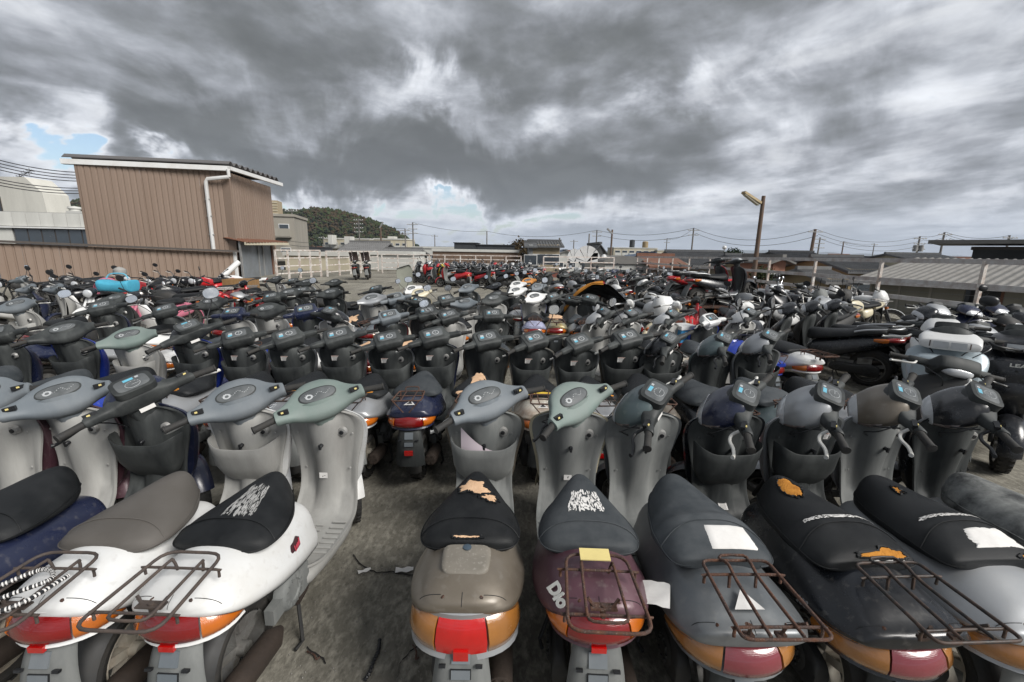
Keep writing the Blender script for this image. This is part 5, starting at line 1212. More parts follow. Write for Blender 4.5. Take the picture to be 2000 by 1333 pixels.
# far blocks
def px_block(label, px0, px1, ytop, Y, wall, dep=8, **k):
    a, b = at(px0, ytop, Y), at(px1, ytop, Y)
    return block(label, (a.x+b.x)/2, Y+dep/2, abs(b.x-a.x), dep, a.z, 0, wall, **k)
px_block('long cream apartment block with window rows below the wooded hill', 632, 722, 467, 120, 'cream', cols=6, rows=3, sx=2.1, ww=1.2, wh=1.2, balc=True)
px_block('cream apartment block, right-hand wing with stair towers below the hill', 730, 796, 468, 112, 'cream', cols=5, rows=3, sx=1.7, ww=.9, wh=1.2, balc=True)
for i, (a, b, c) in enumerate(((672, 684, 462), (757, 770, 462), (640, 648, 459))):
    px_block(('small rooftop stair tower, %s on the cream apartment blocks' % ('middle one', 'rightmost', 'leftmost')[i]), a, b, c, 116, 'white', dep=3, parapet=0, base=at(a, 470, 116).z - 1)
def px_house(label, px0, px1, yeave, yridge, Y, wall, roof, dep=9, along='x', rz=0.0, **k):
    a, b = at(px0, yeave, Y), at(px1, yeave, Y); r = at((px0+px1)/2, yridge, Y + dep/2)
    return house(label, (a.x+b.x)/2, Y+dep/2, abs(b.x-a.x) - .8, dep, a.z, r.z, rz, wall, roof, along, **k)
px_house('grey hipped tile roof house right behind the square-grid railing', 655, 738, 492, 474, 46, 'white', 'grey', ribs=22)
px_house('low grey tile roof in front of the apartment blocks', 730, 806, 496, 487, 44, 'white', 'grey', ribs=20)
px_block('white rendered building with a dark garage opening behind the railing', 684, 806, 497, 38, 'white', dep=5, cols=2, rows=1, sx=2.6, z0=4.6, ww=1.6, wh=.9)
px_block('cream shed wall with dark bays behind the railing beside brown house', 556, 680, 499, 36, 'cream', dep=4, cols=4, rows=1, sx=1.3, z0=5.2, ww=1.1, wh=1.2)
px_block('long white flat roofed works building on the far left horizon', 806, 1010, 485, 75, 'white', dep=12, cols=8, rows=1, sx=2, ww=1.2, wh=.8)
px_block('dark panelled roof lantern with slanting side, left half', 887, 931, 475, 58, 'dark', dep=5, cols=5, rows=1, sx=.62, ww=.5, wh=.8, parapet=.1, trim='dark')
px_block('dark panelled roof lantern, long lower right half', 932, 1005, 479, 58, 'dark', dep=5, cols=8, rows=1, sx=.62, ww=.5, wh=.55, parapet=.1, trim='dark')
px_block('brown tiled parapet building below the dark roof lantern', 845, 1012, 491, 52, 'brown', dep=5)
px_house('two storey beige house with slate roof and square windows behind railing', 1034, 1100, 478, 472, 50, 'beige', 'slate', dep=6, ribs=12, win=(3,2))
px_house('narrow white annex with slate roof left of the beige house', 1026, 1048, 479, 474, 49, 'grey', 'slate', dep=5, win=(1,1))
px_house('small white gabled house with dark pointed roof right of the white domes', 1158, 1184, 492, 478, 52, 'white', 'slate', dep=8, along='y', win=None)
t_ = px_block('cream apartment slab with open balconies carrying two rooftop tanks', 1199, 1284, 485, 150, 'cream', dep=10, cols=6, rows=2, sx=2.4, ww=1.6, wh=1.4, sz=3, balc=True)
px_block('lower cream wing stepping down right of the tank-topped slab', 1284, 1310, 490, 148, 'cream', dep=8, cols=2, rows=1, sx=2.2)
for i, (a, b, c, d, col, nm) in enumerate(((1229, 1239, 471, 487, 'dark', 'dark grey'), (1254, 1265, 474, 488, 'ochre', 'olive'))):
    p = at((a+b)/2, d, 152); wdt = (at(b, d, 152)-at(a, d, 152)).x
    t = thing('roof_tank', nm + ' cylindrical water tank standing on the cream apartment slab', 'water tank', p)
    put('tank_body', MB().lathe([(0,0),(0,wdt/2),((d-c)/850*152,wdt/2),((d-c)/850*152+.2,wdt*.4),((d-c)/850*152+.3,0)], 18, 'Z').mesh('tank_body'), WALLS[col], t)
# quarter domes: fans of white segments
for i, (pc, wd_, yt) in enumerate(((1121, 24, 486), (1146, 40, 481))):
    p = at(pc, 512, 44+i*-3); hgt = at(pc, yt, 44).z - p.z; r = (at(pc+wd_, 500, 44).x - at(pc, 500, 44).x)*.62
    t = thing('white_dome', ('small white folding-segment dome half hidden behind the larger one', 'large white segmented quarter dome behind the railing')[i], 'dome', (p.x, p.y, p.z))
    for k in range(4):
        a0, a1 = math.pi*(.08 + .21*k), math.pi*(.08 + .21*k + .19); rows = []
        for j in range(9):
            e_ = math.pi/2*j/8
            rows.append([Vector((r*math.cos(a0 + (a1-a0)*u/4)*1.0, -r*.5*math.sin(e_)*math.sin(math.pi*(k+.5)/4) - .3*k*.1, hgt*(math.sin(a0 + (a1-a0)*u/4))*math.cos(e_*.55))) for u in range(5)])
        ctr = [Vector((0, 0, 0))]*5
        put('segment', MB().grid([ctr, rows[0]]).grid([[Vector((q_.x, q_.y+.25, q_.z)) for q_ in ctr], [Vector((q_.x, q_.y+.25, q_.z)) for q_ in rows[0]]]).grid([rows[0], [Vector((q_.x, q_.y+.25, q_.z)) for q_ in rows[0]]]).mesh('segment', smooth=False), WHM, t)
    put('wall', MB().box((0,.1,hgt*.28), (r*1.6,.2,hgt*.56)).mesh('wall', smooth=False), WHM, t)
# white water tank by the far fence
p = gnd(1178, 528); sc_ = p.y/850
t = thing('water_tank', 'white shouldered plastic water tank on a block stand by far railing', 'water tank', (p.x, p.y, 0))
put('stand', MB().box((0,0,.33), (.62,.5,.66)).mesh('stand', smooth=False), WALLS['grey'], t)
put('tank_body', MB().lathe([(.66,0),(.66,.34),(1.28,.34),(1.42,.30),(1.50,.16),(1.56,.16),(1.60,.10),(1.60,0)], 20, 'Z').mesh('tank_body', 50), WHM, t)
# barrel roof
p = at(1222, 512, 42); t = thing('barrel_roof_shed', 'white shed with grey curved barrel roof behind right railing', 'shed', (p.x, p.y+3, BASEZ)); h0 = at(1222, 516, 42).z-BASEZ
put('wall', MB().box((0,0,h0/2), (3.9,6,h0)).mesh('wall', smooth=False), WALLS['white'], t)
put('roof', MB().grid([[Vector((2.2*math.cos(math.pi*k/14), y_, h0 + .75*math.sin(math.pi*k/14))) for k in range(15)] for y_ in (-3.2, 3.2)], False, caps=True).mesh('roof', smooth=False), ROOFS['pale'], t)
for q_ in (-1.2, 0, 1.2): put('window', MB().box((q_,-3.05,h0-.9), (.9,.1,.7)).mesh('window', smooth=False), GLS, t)
px_house('brick brown building with rusty low roof behind the right railing', 1268, 1345, 516, 500, 40, 'brown', 'rust', dep=8, ribs=0, win=(2,1))
px_house('grey tiled house with broad roof behind the stacked scooters', 1338, 1462, 519, 493, 44, 'cream', 'slate', dep=12, ribs=30, win=(3,1))
px_house('ochre walled house with dark tiled roof left of the salmon house', 1452, 1512, 508, 500, 40, 'ochre', 'slate', dep=7, ribs=14, win=(2,1))
px_house('salmon pink house with arched white eaves edge and small windows', 1502, 1546, 508, 503, 34, 'salmon', 'pale', dep=5, along='y', win=(1,1))
px_house('black tiled house with white ridge ends right of the salmon house', 1548, 1640, 508, 494, 48, 'grey', 'dark', dep=9, ribs=22, win=(3,1))
px_house('yellow ochre gable house with slate tile roof behind the middle rail', 1650, 1760, 526, 504, 33, 'ochre', 'slate', dep=8, ribs=24, win=(2,1))
px_house('small ochre lean-to with grey tiles in front of the gable house', 1606, 1672, 545, 528, 27, 'ochre', 'grey', dep=5, ribs=16, win=(1,1))
px_house('low slate roofed house at far right behind the warehouse', 1790, 1905, 508, 498, 52, 'cream', 'slate', dep=9, ribs=20, win=(3,1))
rd = random.Random(11)
ords = ['first','second','third','fourth','fifth','sixth','seventh','eighth','ninth','tenth','eleventh','twelfth','thirteenth','fourteenth','fifteenth','sixteenth','seventeenth','eighteenth','nineteenth','twentieth']
def nth(i):
    tens = ['', 'twenty', 'thirty', 'forty', 'fifty', 'sixty']
    i += 1
    if i <= 20: return ords[i-1]
    if i % 10 == 0: return {30: 'thirtieth', 40: 'fortieth', 50: 'fiftieth', 60: 'sixtieth'}[i]
    return tens[i//10-1] + '-' + ords[i % 10 - 1]
far = []
for i in range(46):
    px = 1240 + (1990-1240)*(i + .6*rd.random())/46; Y = rd.choice((62, 75, 92, 115, 150, 210))
    far.append((px, Y))
far += [(590 + 9*i + 5*rd.random(), 68 + 12*(i % 4)) for i in range(5)] + [(812+16*i, 130 + 20*(i % 3)) for i in range(4)] + [(1012+15*i, 100+20*(i % 3)) for i in range(10)]
far.sort()
for i, (px, Y) in enumerate(far):
    w = 5 + 5*rd.random(); zt = 1.0 + .7*rd.random() + (0 if Y < 100 else .6); p = at(px, 495, Y)
    wl, rf = rd.choice(['white','cream','beige','grey','ochre','white']), rd.choice(['slate','dark','grey','rust','slate','blue','pale'])
    house('distant %s house with %s roof, %s from the left on the skyline' % (wl, rf, nth(i)), p.x, Y, w, 6 + 3*rd.random(), zt-1.4, zt, rd.choice((0, .2, -.25, 1.2)), wl, rf, rd.choice('xy'), win=(2,1) if Y < 120 else None)
# warehouse at right
a, b = at(1694, 543, 25), at(2080, 566, 19.0)
dd = (b-a); ang = math.atan2(dd.y, dd.x); Ln = dd.xy.length + 3
t = thing('warehouse', 'old block-walled warehouse with ribbed grey roof and dark open bay', 'warehouse', (a.x, a.y, BASEZ), ang)
he = a.z - BASEZ
for i in range(8):
    x = .3 + i*Ln/8
    if i == 3:
        put('bay_opening', MB().box((x+Ln/16,.6,he-1.0), (Ln/8-.1,.1,1.5)).mesh('bay_opening', smooth=False), PB, t); put('wall_panel', MB().box((x+Ln/16,0,(he-1.8)/2), (Ln/8-.06,.25,he-1.8)).mesh('wall_panel', smooth=False), WALLS['block'], t); continue
    put('wall_panel', MB().box((x+Ln/16,0,he/2-.1), (Ln/8-.06,.25,he-.2)).mesh('wall_panel', smooth=False), WALLS['block'], t)
    put('pillar', MB().box((x,-.08,he/2-.1), (.10,.20,he-.2)).mesh('pillar', smooth=False), ROOFS['rust'] if i > 2 else WALLS['concrete'], t)
for k in range(1, 8): put('block_joint', MB().box((Ln/2,-.128,he-.2-.4*k), (Ln,.012,.02)).mesh('block_joint', smooth=False), WALLS['grey'], t)
rows = [[], [], [], []]; rh = at(1725, 518, 33); up = 1.15
for k in range(121):
    x = -.5 + (Ln+1)*k/120; h = .05*math.sin(k*math.pi/2 + .7); rows[0].append(Vector((x,-.9,he-.12+h))); rows[1].append(Vector((x,9,he+up+h))); rows[2].append(Vector((x,9,he+up-.1))); rows[3].append(Vector((x,-.9,he-.22)))
put('roof', MB().grid(rows + [rows[0]]).mesh('roof', smooth=False), ROOFS['pale'], t)
put('gutter', MB().box((Ln/2,-.98,he-.2), (Ln+1,.14,.16)).mesh('gutter', smooth=False), RAILG, t)
for i, (x0_, x1_) in enumerate(((4.4, 4.9), (12, 12.3))): put('brace', beam((x0_,-.2,he-1.1), (x1_,-.2,he-.4), .05, .06).mesh('brace', smooth=False), PB, t)
# dark flat-eaved building
a, b = at(1902, 482, 32), at(2075, 492, 29)
t = thing('dark_building', 'dark grey building with thin wide flat eave at the right edge', 'building', (a.x, a.y, BASEZ), math.atan2((b-a).y, (b-a).x)); h = a.z-BASEZ
put('wall', MB().box((4,3,h/2), (8,6,h)).mesh('wall', smooth=False), WALLS['dark'], t)
put('frieze', MB().box((3.98,2.9,h-.12), (8.2,6.1,.22)).mesh('frieze', smooth=False), SIDS, t)
put('eave', MB().box((3.0,2.2,h+.26), (10.4,9.0,.16)).mesh('eave', smooth=False), WALLS['grey'], t)
put('eave_edge', MB().box((3.0,-2.34,h+.28), (10.5,.06,.26)).mesh('eave_edge', smooth=False), ROOFS['pale'], t)
# white pickup on the ground beyond the railing
p = at(1672, 592, 17.5); p.z = at(1672, 600, 17.5).z
t = thing('pickup_truck', 'small white pickup truck seen through the right railing', 'truck', (13.6, 18.6, -.95), R(115))
mbt = MB().grid(table_loft([(.2,.6,.9,.3,5),(.25,.70,1.25,.25,5),(.9,.72,1.30,.25,5),(1.25,.72,1.22,.25,5),(1.55,.70,.75,.25,5),(1.7,.66,.60,.28,5)], 2, 20), True, caps=True)
put('cab', mbt.mesh('cab', 40), COLS['white'], t); put('windscreen', MB().box((0,1.44,.98), (1.1,.03,.42), rot=Matrix.Rotation(-.55, 3, 'X')).mesh('windscreen', smooth=False), GLS, t)
for s in (-1, 1): put('side_window', MB().box((s*.70,.95,1.0), (.05,.5,.34)).mesh('side_window', smooth=False), GLS, t)
put('cargo_bed', MB().box((0,-.8,.40), (1.42,1.95,.10)).box((-.70,-.8,.60), (.05,1.95,.36)).box((.70,-.8,.60), (.05,1.95,.36)).box((0,-1.75,.60), (1.42,.05,.36)).mesh('cargo_bed', smooth=False), COLS['white'], t)
for sx_ in (-.62, .62):
    for sy_ in (-1.1, 1.15): put('wheel', cached('tw', lambda: MB().lathe([(-.08,0),(-.08,.2),(-.07,.26),(.07,.26),(.08,.2),(.08,0)], 20).mesh('wheel')), TYRE, t, loc=(sx_,sy_,.10))
put('lower_lot', MB().box((17,20,-1.25), (10,14,.3)).mesh('lower_lot', smooth=False), CONC, kind='structure')
# ---- hill with woods
def hill(label_, cx, cy, sx, sy, h, seed, n, rot=0.0):
    def hz_(x, y):
        u, v = x/sx, y/sy; r = math.sqrt(u*u + v*v)
        return h*max(0, 1 - r**2.3)*(1 + .10*noise.noise(Vector((u*3, v*3, seed))))
    rows = [[Vector((x*sx/16*1.1, y*sy/10*1.1, hz_(x*sx/16*1.1, y*sy/10*1.1) - 2)) for x in range(-16, 17)] for y in range(-10, 11)]
    g = put('wooded_hill', MB().grid(rows).mesh('wooded_hill'), TREEM[1], loc=(cx, cy, BASEZ), kind='structure')
    rd = random.Random(seed); mbs = [MB(), MB(), MB(), MB()]
    for i in range(n):
        x, y = rd.uniform(-1, 1)*sx, rd.uniform(-1, .35)*sy; z = hz_(x, y)
        if z < 1.5: continue
        r = rd.uniform(1.6, 3.4)*(.8 + h/120); k = rd.choice((0,0,1,1,1,2,2,3)); m_ = mbs[k]
        if noise.noise(Vector((x*.02, y*.02, 5))) > .12 and rd.random() < .6: m_ = mbs[2 if rd.random() < .5 else 3]
        for j in range(4):
            o = Vector((x + rd.uniform(-1,1)*r*.6, y + rd.uniform(-1,1)*r*.6, z + r*.5 + rd.uniform(-.5,.6)*r)); s = r*rd.uniform(.35,.65)
            vs = [(0,0,1.1),(.9,0,.2),(.28,.86,.25),(-.73,.53,.15),(-.73,-.53,.3),(.28,-.86,.1),(0,0,-.9)]
            m_.add([o + Vector(v)*s*rd.uniform(.8,1.2) for v in vs], [(0,1,2),(0,2,3),(0,3,4),(0,4,5),(0,5,1),(6,2,1),(6,3,2),(6,4,3),(6,5,4),(6,1,5)])
    for k, m_ in enumerate(mbs):
        if m_.v: put('hill_foliage', m_.mesh('hill_foliage', smooth=False), TREEM[k], loc=(cx, cy, BASEZ), kind='stuff', label=label_[k], category='woods')
TREEM = [mat('leaf_' + n, c, rough=.95, dirt=.6, dirtcol=tuple(q*.4 for q in c), scale=.15, spec=.1) for n, c in (('dark', (.022,.034,.017)), ('olive', (.038,.046,.020)), ('brown', (.055,.040,.022)), ('green', (.042,.058,.020)))]
p = at(598, 478, 480)
hill(['dark evergreen tree cover on the hill', 'olive tree cover on the hill', 'autumn brown tree cover on the hill', 'lighter green tree cover on the hill'], p.x, 500, 125, 85, 46, 3, 4200)
p = at(120, 478, 420)
hill(['dark evergreens of the left hill', 'olive trees of the left hill', 'brown trees of the left hill', 'green trees of the left hill'], p.x + 20, 500, 170, 80, 58, 8, 2200)
# far mountains: forested ridges many kilometres off
MTN = mat('mountain_forest', (.06,.075,.06), rough=1, dirt=.5, dirtcol=(.09,.09,.07), scale=.004, spec=0)
def ridge(y, x0, x1, h, seed, d=900):
    n = 90; prof = [x0 + (x1-x0)*i/n for i in range(n+1)]; 
    H = [h*max(.05, .55 + .5*noise.noise(Vector((x*.0006, seed, 0))) + .18*noise.noise(Vector((x*.003, seed, 3))) ) for x in prof]
    rows = [[Vector((x, y-d, BASEZ)) for x in prof], [Vector((x, y-d*.4, BASEZ + hh*.55*(1+.2*noise.noise(Vector((x*.004, 9, seed)))))) for x, hh in zip(prof, H)], [Vector((x, y, BASEZ+hh)) for x, hh in zip(prof, H)], [Vector((x, y+d, BASEZ)) for x in prof]]
    put('far_mountains', MB().grid(rows).mesh('far_mountains'), MTN, kind='structure')
ridge(7600, -2600, -500, 110, 2.0); ridge(8200, 2000, 8600, 120, 5.5); ridge(8400, -6000, 9500, 62, 9.1)
# haze: even thin air around everything up to the mountains
hz = put('haze', MB().box((0, 4300, 150), (26000, 11400, 330)).mesh('haze', smooth=False), None, kind='stuff', label='thin even haze over the distant town and mountains')
hm = bpy.data.materials.new('haze_air'); hm.use_nodes = True; hm.node_tree.nodes.clear()
ho = hm.node_tree.nodes.new('ShaderNodeOutputMaterial'); hv = hm.node_tree.nodes.new('ShaderNodeVolumePrincipled'); hv.inputs['Color'].default_value = (.74,.83,.97,1); hv.inputs['Density'].default_value = .00013; hv.inputs['Anisotropy'].default_value = 0
hm.node_tree.links.new(hv.outputs[0], ho.inputs['Volume']); hz.data.materials.append(hm)
if NOHAZE: bpy.data.objects.remove(hz)
# ---- utility poles, wires, lamps
poles = {}
def pole(key, label, px, ytop, Y, lean=0.0, r=.16, arms=2, m=CPOLE, name='utility_pole', cat='utility pole'):
    p = at(px, ytop, Y); t = thing(name, label, cat, (p.x, Y, BASEZ)); h = p.z-BASEZ
    put('pole_shaft', MB().tube([(0,0,0),(lean,0,h)], [r*1.2, r*.75], 8).mesh('pole_shaft'), m, t)
    for k in range(arms):
        c = put('crossarm', MB().box((0,0,0), (1.9 - .3*(k % 2),.10,.10)).mesh('crossarm', smooth=False), STEEL, t, loc=(lean, -.15, h-.35-.75*k))
        for q in (-.8,-.35,.35,.8): put('insulator', cached('insul', lambda: MB().lathe([(0,.03),(.0,.055),(.1,.055),(.13,.03),(.13,0)], 8, 'Z').mesh('insulator')), WHM, c, loc=(q,0,.05))
    poles[key] = Vector((p.x+lean, Y-.15, p.z))
    return t, h
for key, px, yt, Y, arms, nm in (('a', 569, 408, 66, 2, 'concrete pole beside the stained flats'), ('b', 631, 462, 95, 1, 'short pole left of the apartment block'), ('c', 700, 427, 88, 4, 'tall pole with four crossarms before the hill'),
        ('d', 791, 447, 84, 2, 'pole just left of the twin-armed pole'), ('e', 806, 435, 78, 3, 'pole with crossed arms at the foot of the hill'), ('f', 849, 459, 120, 1, 'small lone pole over the white works'), ('g', 951, 452, 100, 0, 'bare thin pole rising from the dark roof'),
        ('h', 1093, 465, 62, 0, 'pole at the right corner of the beige house'), ('i', 1121, 469, 105, 1, 'thin pole above the small dome'), ('j', 1151, 457, 80, 0, 'bare pole left of the gabled house'), ('k', 1166, 450, 84, 2, 'pole behind the gabled house'),
        ('l', 1355, 446, 72, 2, 'tall pole left of the stacked scooters'), ('m', 1303, 466, 120, 2, 'distant pole right of the cream slab'), ('n', 1587, 448, 58, 1, 'stout leaning dark pole right of the big lamp'), ('o', 1602, 464, 80, 3, 'short pole beside the stout leaning pole'),
        ('p', 1648, 472, 95, 1, 'dark short pole above the tiled roofs'), ('q', 1797, 462, 66, 3, 'pole with bundled transformers right of centre'), ('r', 1845, 454, 62, 2, 'pole in front of the flat eave'), ('s', 1972, 460, 58, 1, 'rightmost pole above the dark building'), ('t', 1708, 476, 130, 1, 'faint distant pole between roofs'), ('u', -160, 300, 40, 3, 'left pole outside')):
    if key == 'u': poles[key] = at(-160, 300, 40); continue
    t, h = pole(key, 'utility ' + nm, px, yt, Y, lean=.35 if key == 'n' else 0, r=.24 if key == 'n' else .15, arms=arms, m=RPOLE if key in 'np' else CPOLE)
    if key == 'q':
        for s in (-.45, .4): put('transformer', MB().lathe([(0,0),(0,.3),(.9,.3),(.95,0)], 12, 'Z').mesh('transformer'), STEEL, t, loc=(s,-.1,h-2.2))
def wire(a, b, sag, label, n=1, dz=.0, r=.022, dx=.35):
    t = thing('power_line', label, 'power line', a)
    for k in range(n):
        o = Vector((dx*k, 0, -dz*k)); pts = [(a.lerp(b, f) - a + o - Vector((0,0,sag*4*f*(1-f)))) for f in [i/14 for i in range(15)]]
        put('wire', MB().tube(pts, r, 4, caps=False).mesh('wire'), BLK, t)
wire(poles['e'], poles['g'], .6, 'slack wire from hill-foot pole to bare pole', 1, r=.028); wire(poles['g'], poles['k'], 1.2, 'long wire over the dark roof and domes', 1, r=.028)
wire(poles['k'], poles['l'], 1.0, 'pair of wires right of the small lamp', 2, .9, r=.028); wire(poles['l'], poles['n'], 1.6, 'pair of wires passing behind the big lamp', 2, .8, r=.026)
wire(poles['n'], poles['q'], 1.2, 'bundle of wires over the tiled roofs', 3, .6, r=.022); wire(poles['q'], poles['r'], .3, 'short wires between the two right poles', 3, .5, r=.022); wire(poles['r'], poles['s'], .6, 'wires running out above the dark building', 3, .4, r=.022)
wire(poles['a'], poles['c'], .8, 'insulated wires before the wooded hill', 2, .7, r=.026); wire(poles['c'], poles['d'], .5, 'wires from four-armed pole down to hill foot', 2, .9, r=.026); wire(poles['d'], poles['f'], .5, 'short wire over the long white works', 1, r=.028)
wire(poles['p'], poles['t'], .4, 'thin wire among the distant roofs', 2, .6, r=.028); wire(poles['m'], poles['l'], .8, 'wire above the cream wing', 1, r=.028)
wire(at(-80, 290, 30), at(150, 337, 36), .3, 'upper bundle of four power lines at top left', 4, .22, r=.03, dx=0); wire(at(-80, 332, 30), at(156, 368, 36), .3, 'lower bundle of power lines above the penthouse', 3, .2, r=.03, dx=0)
wire(at(560, 470, 50), at(640, 470, 70), .3, 'slack service wire below the hill', 2, .5, r=.022)
# big lamp behind the right railing
p = at(1490, 383, 21.5); h = p.z - BASEZ; b = at(1474, 530, 21.5)
t = thing('street_lamp', 'tall rusty lamp post with slanting strip lamp behind right railing', 'street lamp', (b.x-.02, 21.5, BASEZ))
ln = p.x - b.x
put('pole_shaft', MB().tube([(-.1,0,0),(.0,0,BASEZ*-1 + b.z),(ln+.06,0,h)], [.13,.11,.085], 10).mesh('pole_shaft'), RPOLE, t)
l0, l1 = at(1484, 397, 21.5), at(1452, 376, 21.2)
v0, v1 = l0 - t.location, l1 - t.location
hd = put('lamp_head', beam(v0, v1, .24, .10).mesh('lamp_head', smooth=False), mat('lamp_cream', (.42,.34,.20), rough=.6, dirt=.6, dirtcol=(.20,.12,.06), scale=5), t)
put('tube_cover', beam(v0 + Vector((-.08,0,-.08)), v1 + Vector((.05,0,-.08)), .17, .08).mesh('tube_cover', smooth=False), mat('lamp_diffuser', (.45,.42,.33), rough=.5, dirt=.4), hd)
put('lamp_arm', MB().tube(spl([v0, v0 + Vector((.13,0,-.08)), v0 + Vector((.17,0,-.30)), v0+Vector((.14,0,-.45))], 3), .045, 8).mesh('lamp_arm'), RPOLE, t)
p = at(1196, 449, 46); b = at(1191, 500, 46)
t = thing('street_lamp', 'small distant lamp post with tilted head above the white water tank', 'street lamp', (b.x, 46, BASEZ)); h = p.z-BASEZ
put('pole_shaft', MB().tube([(0,0,0),(p.x-b.x,0,h)], [.12,.09], 8).mesh('pole_shaft'), RPOLE, t); v0 = at(1196, 457, 46) - t.location; v1 = at(1186, 447, 46) - t.location
put('lamp_head', beam(v0, v1, .3, .14).mesh('lamp_head', smooth=False), STEEL, t)
p = at(743, 441, 56); t = thing('street_lamp', 'brown lamp post with tilted head before the apartment wings', 'street lamp', (p.x, 56, BASEZ)); h = p.z-BASEZ
put('pole_shaft', MB().tube([(0,0,0),(0,0,h)], [.13,.10], 8).mesh('pole_shaft'), RPOLE, t); put('lamp_head', beam(Vector((-.1,0,h-.3)), Vector((.35,0,h+.45)), .2, .14).mesh('lamp_head', smooth=False), STEEL, t)
p = at(1415, 484, 60); t = thing('globe_lamp', 'round white globe lamp left of the big lamp post', 'lamp', (p.x, 60, BASEZ)); h = p.z-BASEZ
put('pole_shaft', MB().tube([(0,0,0),(0,0,h)], .06, 6).mesh('pole_shaft'), STEEL, t); put('globe', MB().lathe([(-.28,.0),(-.2,.2),(0,.29),(.2,.2),(.28,0)], 14, 'Z', Matrix.Translation((0,0,h))).mesh('globe'), WHM, t)
# bushes and small trees between the houses
for i, (px, py, Y, r) in enumerate(((1487, 540, 30, .9), (1018, 490, 70, 2.4), (985, 494, 68, 1.6), (1432, 500, 58, 1.4), (600, 495, 80, 2.0))):
    p = at(px, py, Y); t = thing('tree', ['round green bush in front of the ochre house', 'bare reddish tree left of the beige house', 'small reddish tree before the dark lantern', 'dark clipped tree between tiled roofs', 'dark tree below the hill right of the flats'][i], 'tree', (p.x, Y, BASEZ))
    z0 = p.z-BASEZ; rd = random.Random(i); mbc = MB()
    put('trunk', MB().tube([(0,0,0),(.05,0,z0*.6),(0,0,z0)], [.16,.11,.05], 7).tube([(0,0,z0*.7),(r*.5,0,z0+.2)], [.06,.03], 5).tube([(0,0,z0*.75),(-r*.5,.1,z0+.3)], [.06,.03], 5).mesh('trunk'), RPOLE, t)
    for k in range(700):
        v = Vector((rd.gauss(0,1), rd.gauss(0,1), rd.gauss(0,1))).normalized()*r*rd.uniform(.45,1)*(1+.3*noise.noise(Vector((k*.05, i, 0)))); a_ = Vector((rd.uniform(-1,1), rd.uniform(-1,1), rd.uniform(-1,1))).normalized()*r*.10; b_ = v.cross(a_).normalized()*r*.07
        c_ = Vector((0,0,z0)) + Vector((v.x, v.y, v.z*.8)); mbc.add([c_-a_, c_+b_, c_+a_, c_-b_], [(0,1,2,3)])
    put('crown', mbc.mesh('crown', smooth=False), TREEM[(1,2,2,0,0)[i]], t, kind='stuff')
# ------------------------------------------------------------------ the bikes, row by row (metres on the deck)
S = scooter
G1, G2, G3 = 'scooters in the front row', 'scooters in the second row', 'scooters in the third row'
# front row
S('dark scooter at the far left edge with plain black seat and grey inner shield', -2.93, 2.01, R(-2), col='wine', trim='palegrey', pod='round', podcol='bluegrey', group=G1, steer=.55)
S('pale legshield scooter with blue-grey bars behind the navy scooter on the left', -2.52, 2.05, R(-1), col='white', trim='palegrey', pod='round', podcol='bluegrey', group=G1, steer=.6, seatcol=VG, frontcol='wine')
navy = S('navy scooter with dark visor bars, big black pocket and plain black seat, left front row', -2.12, 2.08, R(0), col='navy', trim='darkgrey', pod='cowl', podcol='navy', shield='pocket', group=G1, steer=.95, seatcol=VB)
l1 = S('white scooter with taupe seat, its rusty rack wrapped in a cable lock', -1.53, 2.05, R(0), col='white', trim='palegrey', pod='round', podcol='bluegrey', shield='pocket', rack='oval', rackm=RUSTD, seatcol=VT, group=G1, steer=.6, note=[(0,.52,.045,.035,'scrawl')], innercol='palegrey')
l2 = S('white scooter with black seat, bent brown rack and tall grey leg shield', -1.09, 2.06, R(-1.6), col='white', trim='palegrey', pod='round', podcol='greengrey', rack='oval', rackm=RUSTD, group=G1, steer=.6, tear=[(.38,.56,66,104,.25,.0012,False,'scuff')], note=[(-.05,.50,.048,.034,'scrawl')], innercol='palegrey')
br = S('bronze scooter with wide silver-framed amber and red tail lamp, torn seat', -.155, 2.09, R(0), col='bronze', trim='grey', pod='round', podcol='bluegrey', shield='pocket', lensk='panel', group=G1, steer=.55, tear=[(.50,.60,58,128,.55,.004,True,'pale'),(.46,.51,38,78,.6,.004,True,'pale'),(.15,.20,76,108,.3,.004,True,'pale')], innercol='grey')
di = S('wine purple scooter with white script lettering, rusty rack and yellow tape', .335, 2.08, R(-2), col='wine', trim='grey', pod='round', podcol='greengrey', rack='oval', group=G1, steer=.75, seatcol=VG, tear=[(.42,.54,62,118,.5,.004,False,'white')], note=[(-.02,.50,.045,.032,'scrawl')], frontcol='cream')
gm = S('gunmetal wedge-tailed scooter with rusty rack and white label on seat', .775, 2.08, R(1), body='wedge', col='gunmetal', trim='darkgrey', pod='cowl', podcol='slate', rack='trap', dull=True, group=G1, steer=.95, seatcol=VG, tear=[(.20,.33,42,98,.03,.004,False,'paper')], innercol='grey')
bt = S('black wedge-tailed scooter with black rack and deeply torn seat', 1.28, 2.08, R(3), body='wedge', col='black', trim='darkgrey', pod='cowl', podcol='navy', shield='pocket', rack='trap', rackm=RODB, dull=True, group=G1, steer=.95, tear=[(.60,.74,84,128,.35,.004,True,'foam'),(.10,.22,38,96,.35,.004,True,'foam'),(.05,.12,40,90,.2,.005,True,'paper'),(.38,.415,20,150,.5,.004,False,'white')], note=[(.0,.36,.05,.07,'print')])
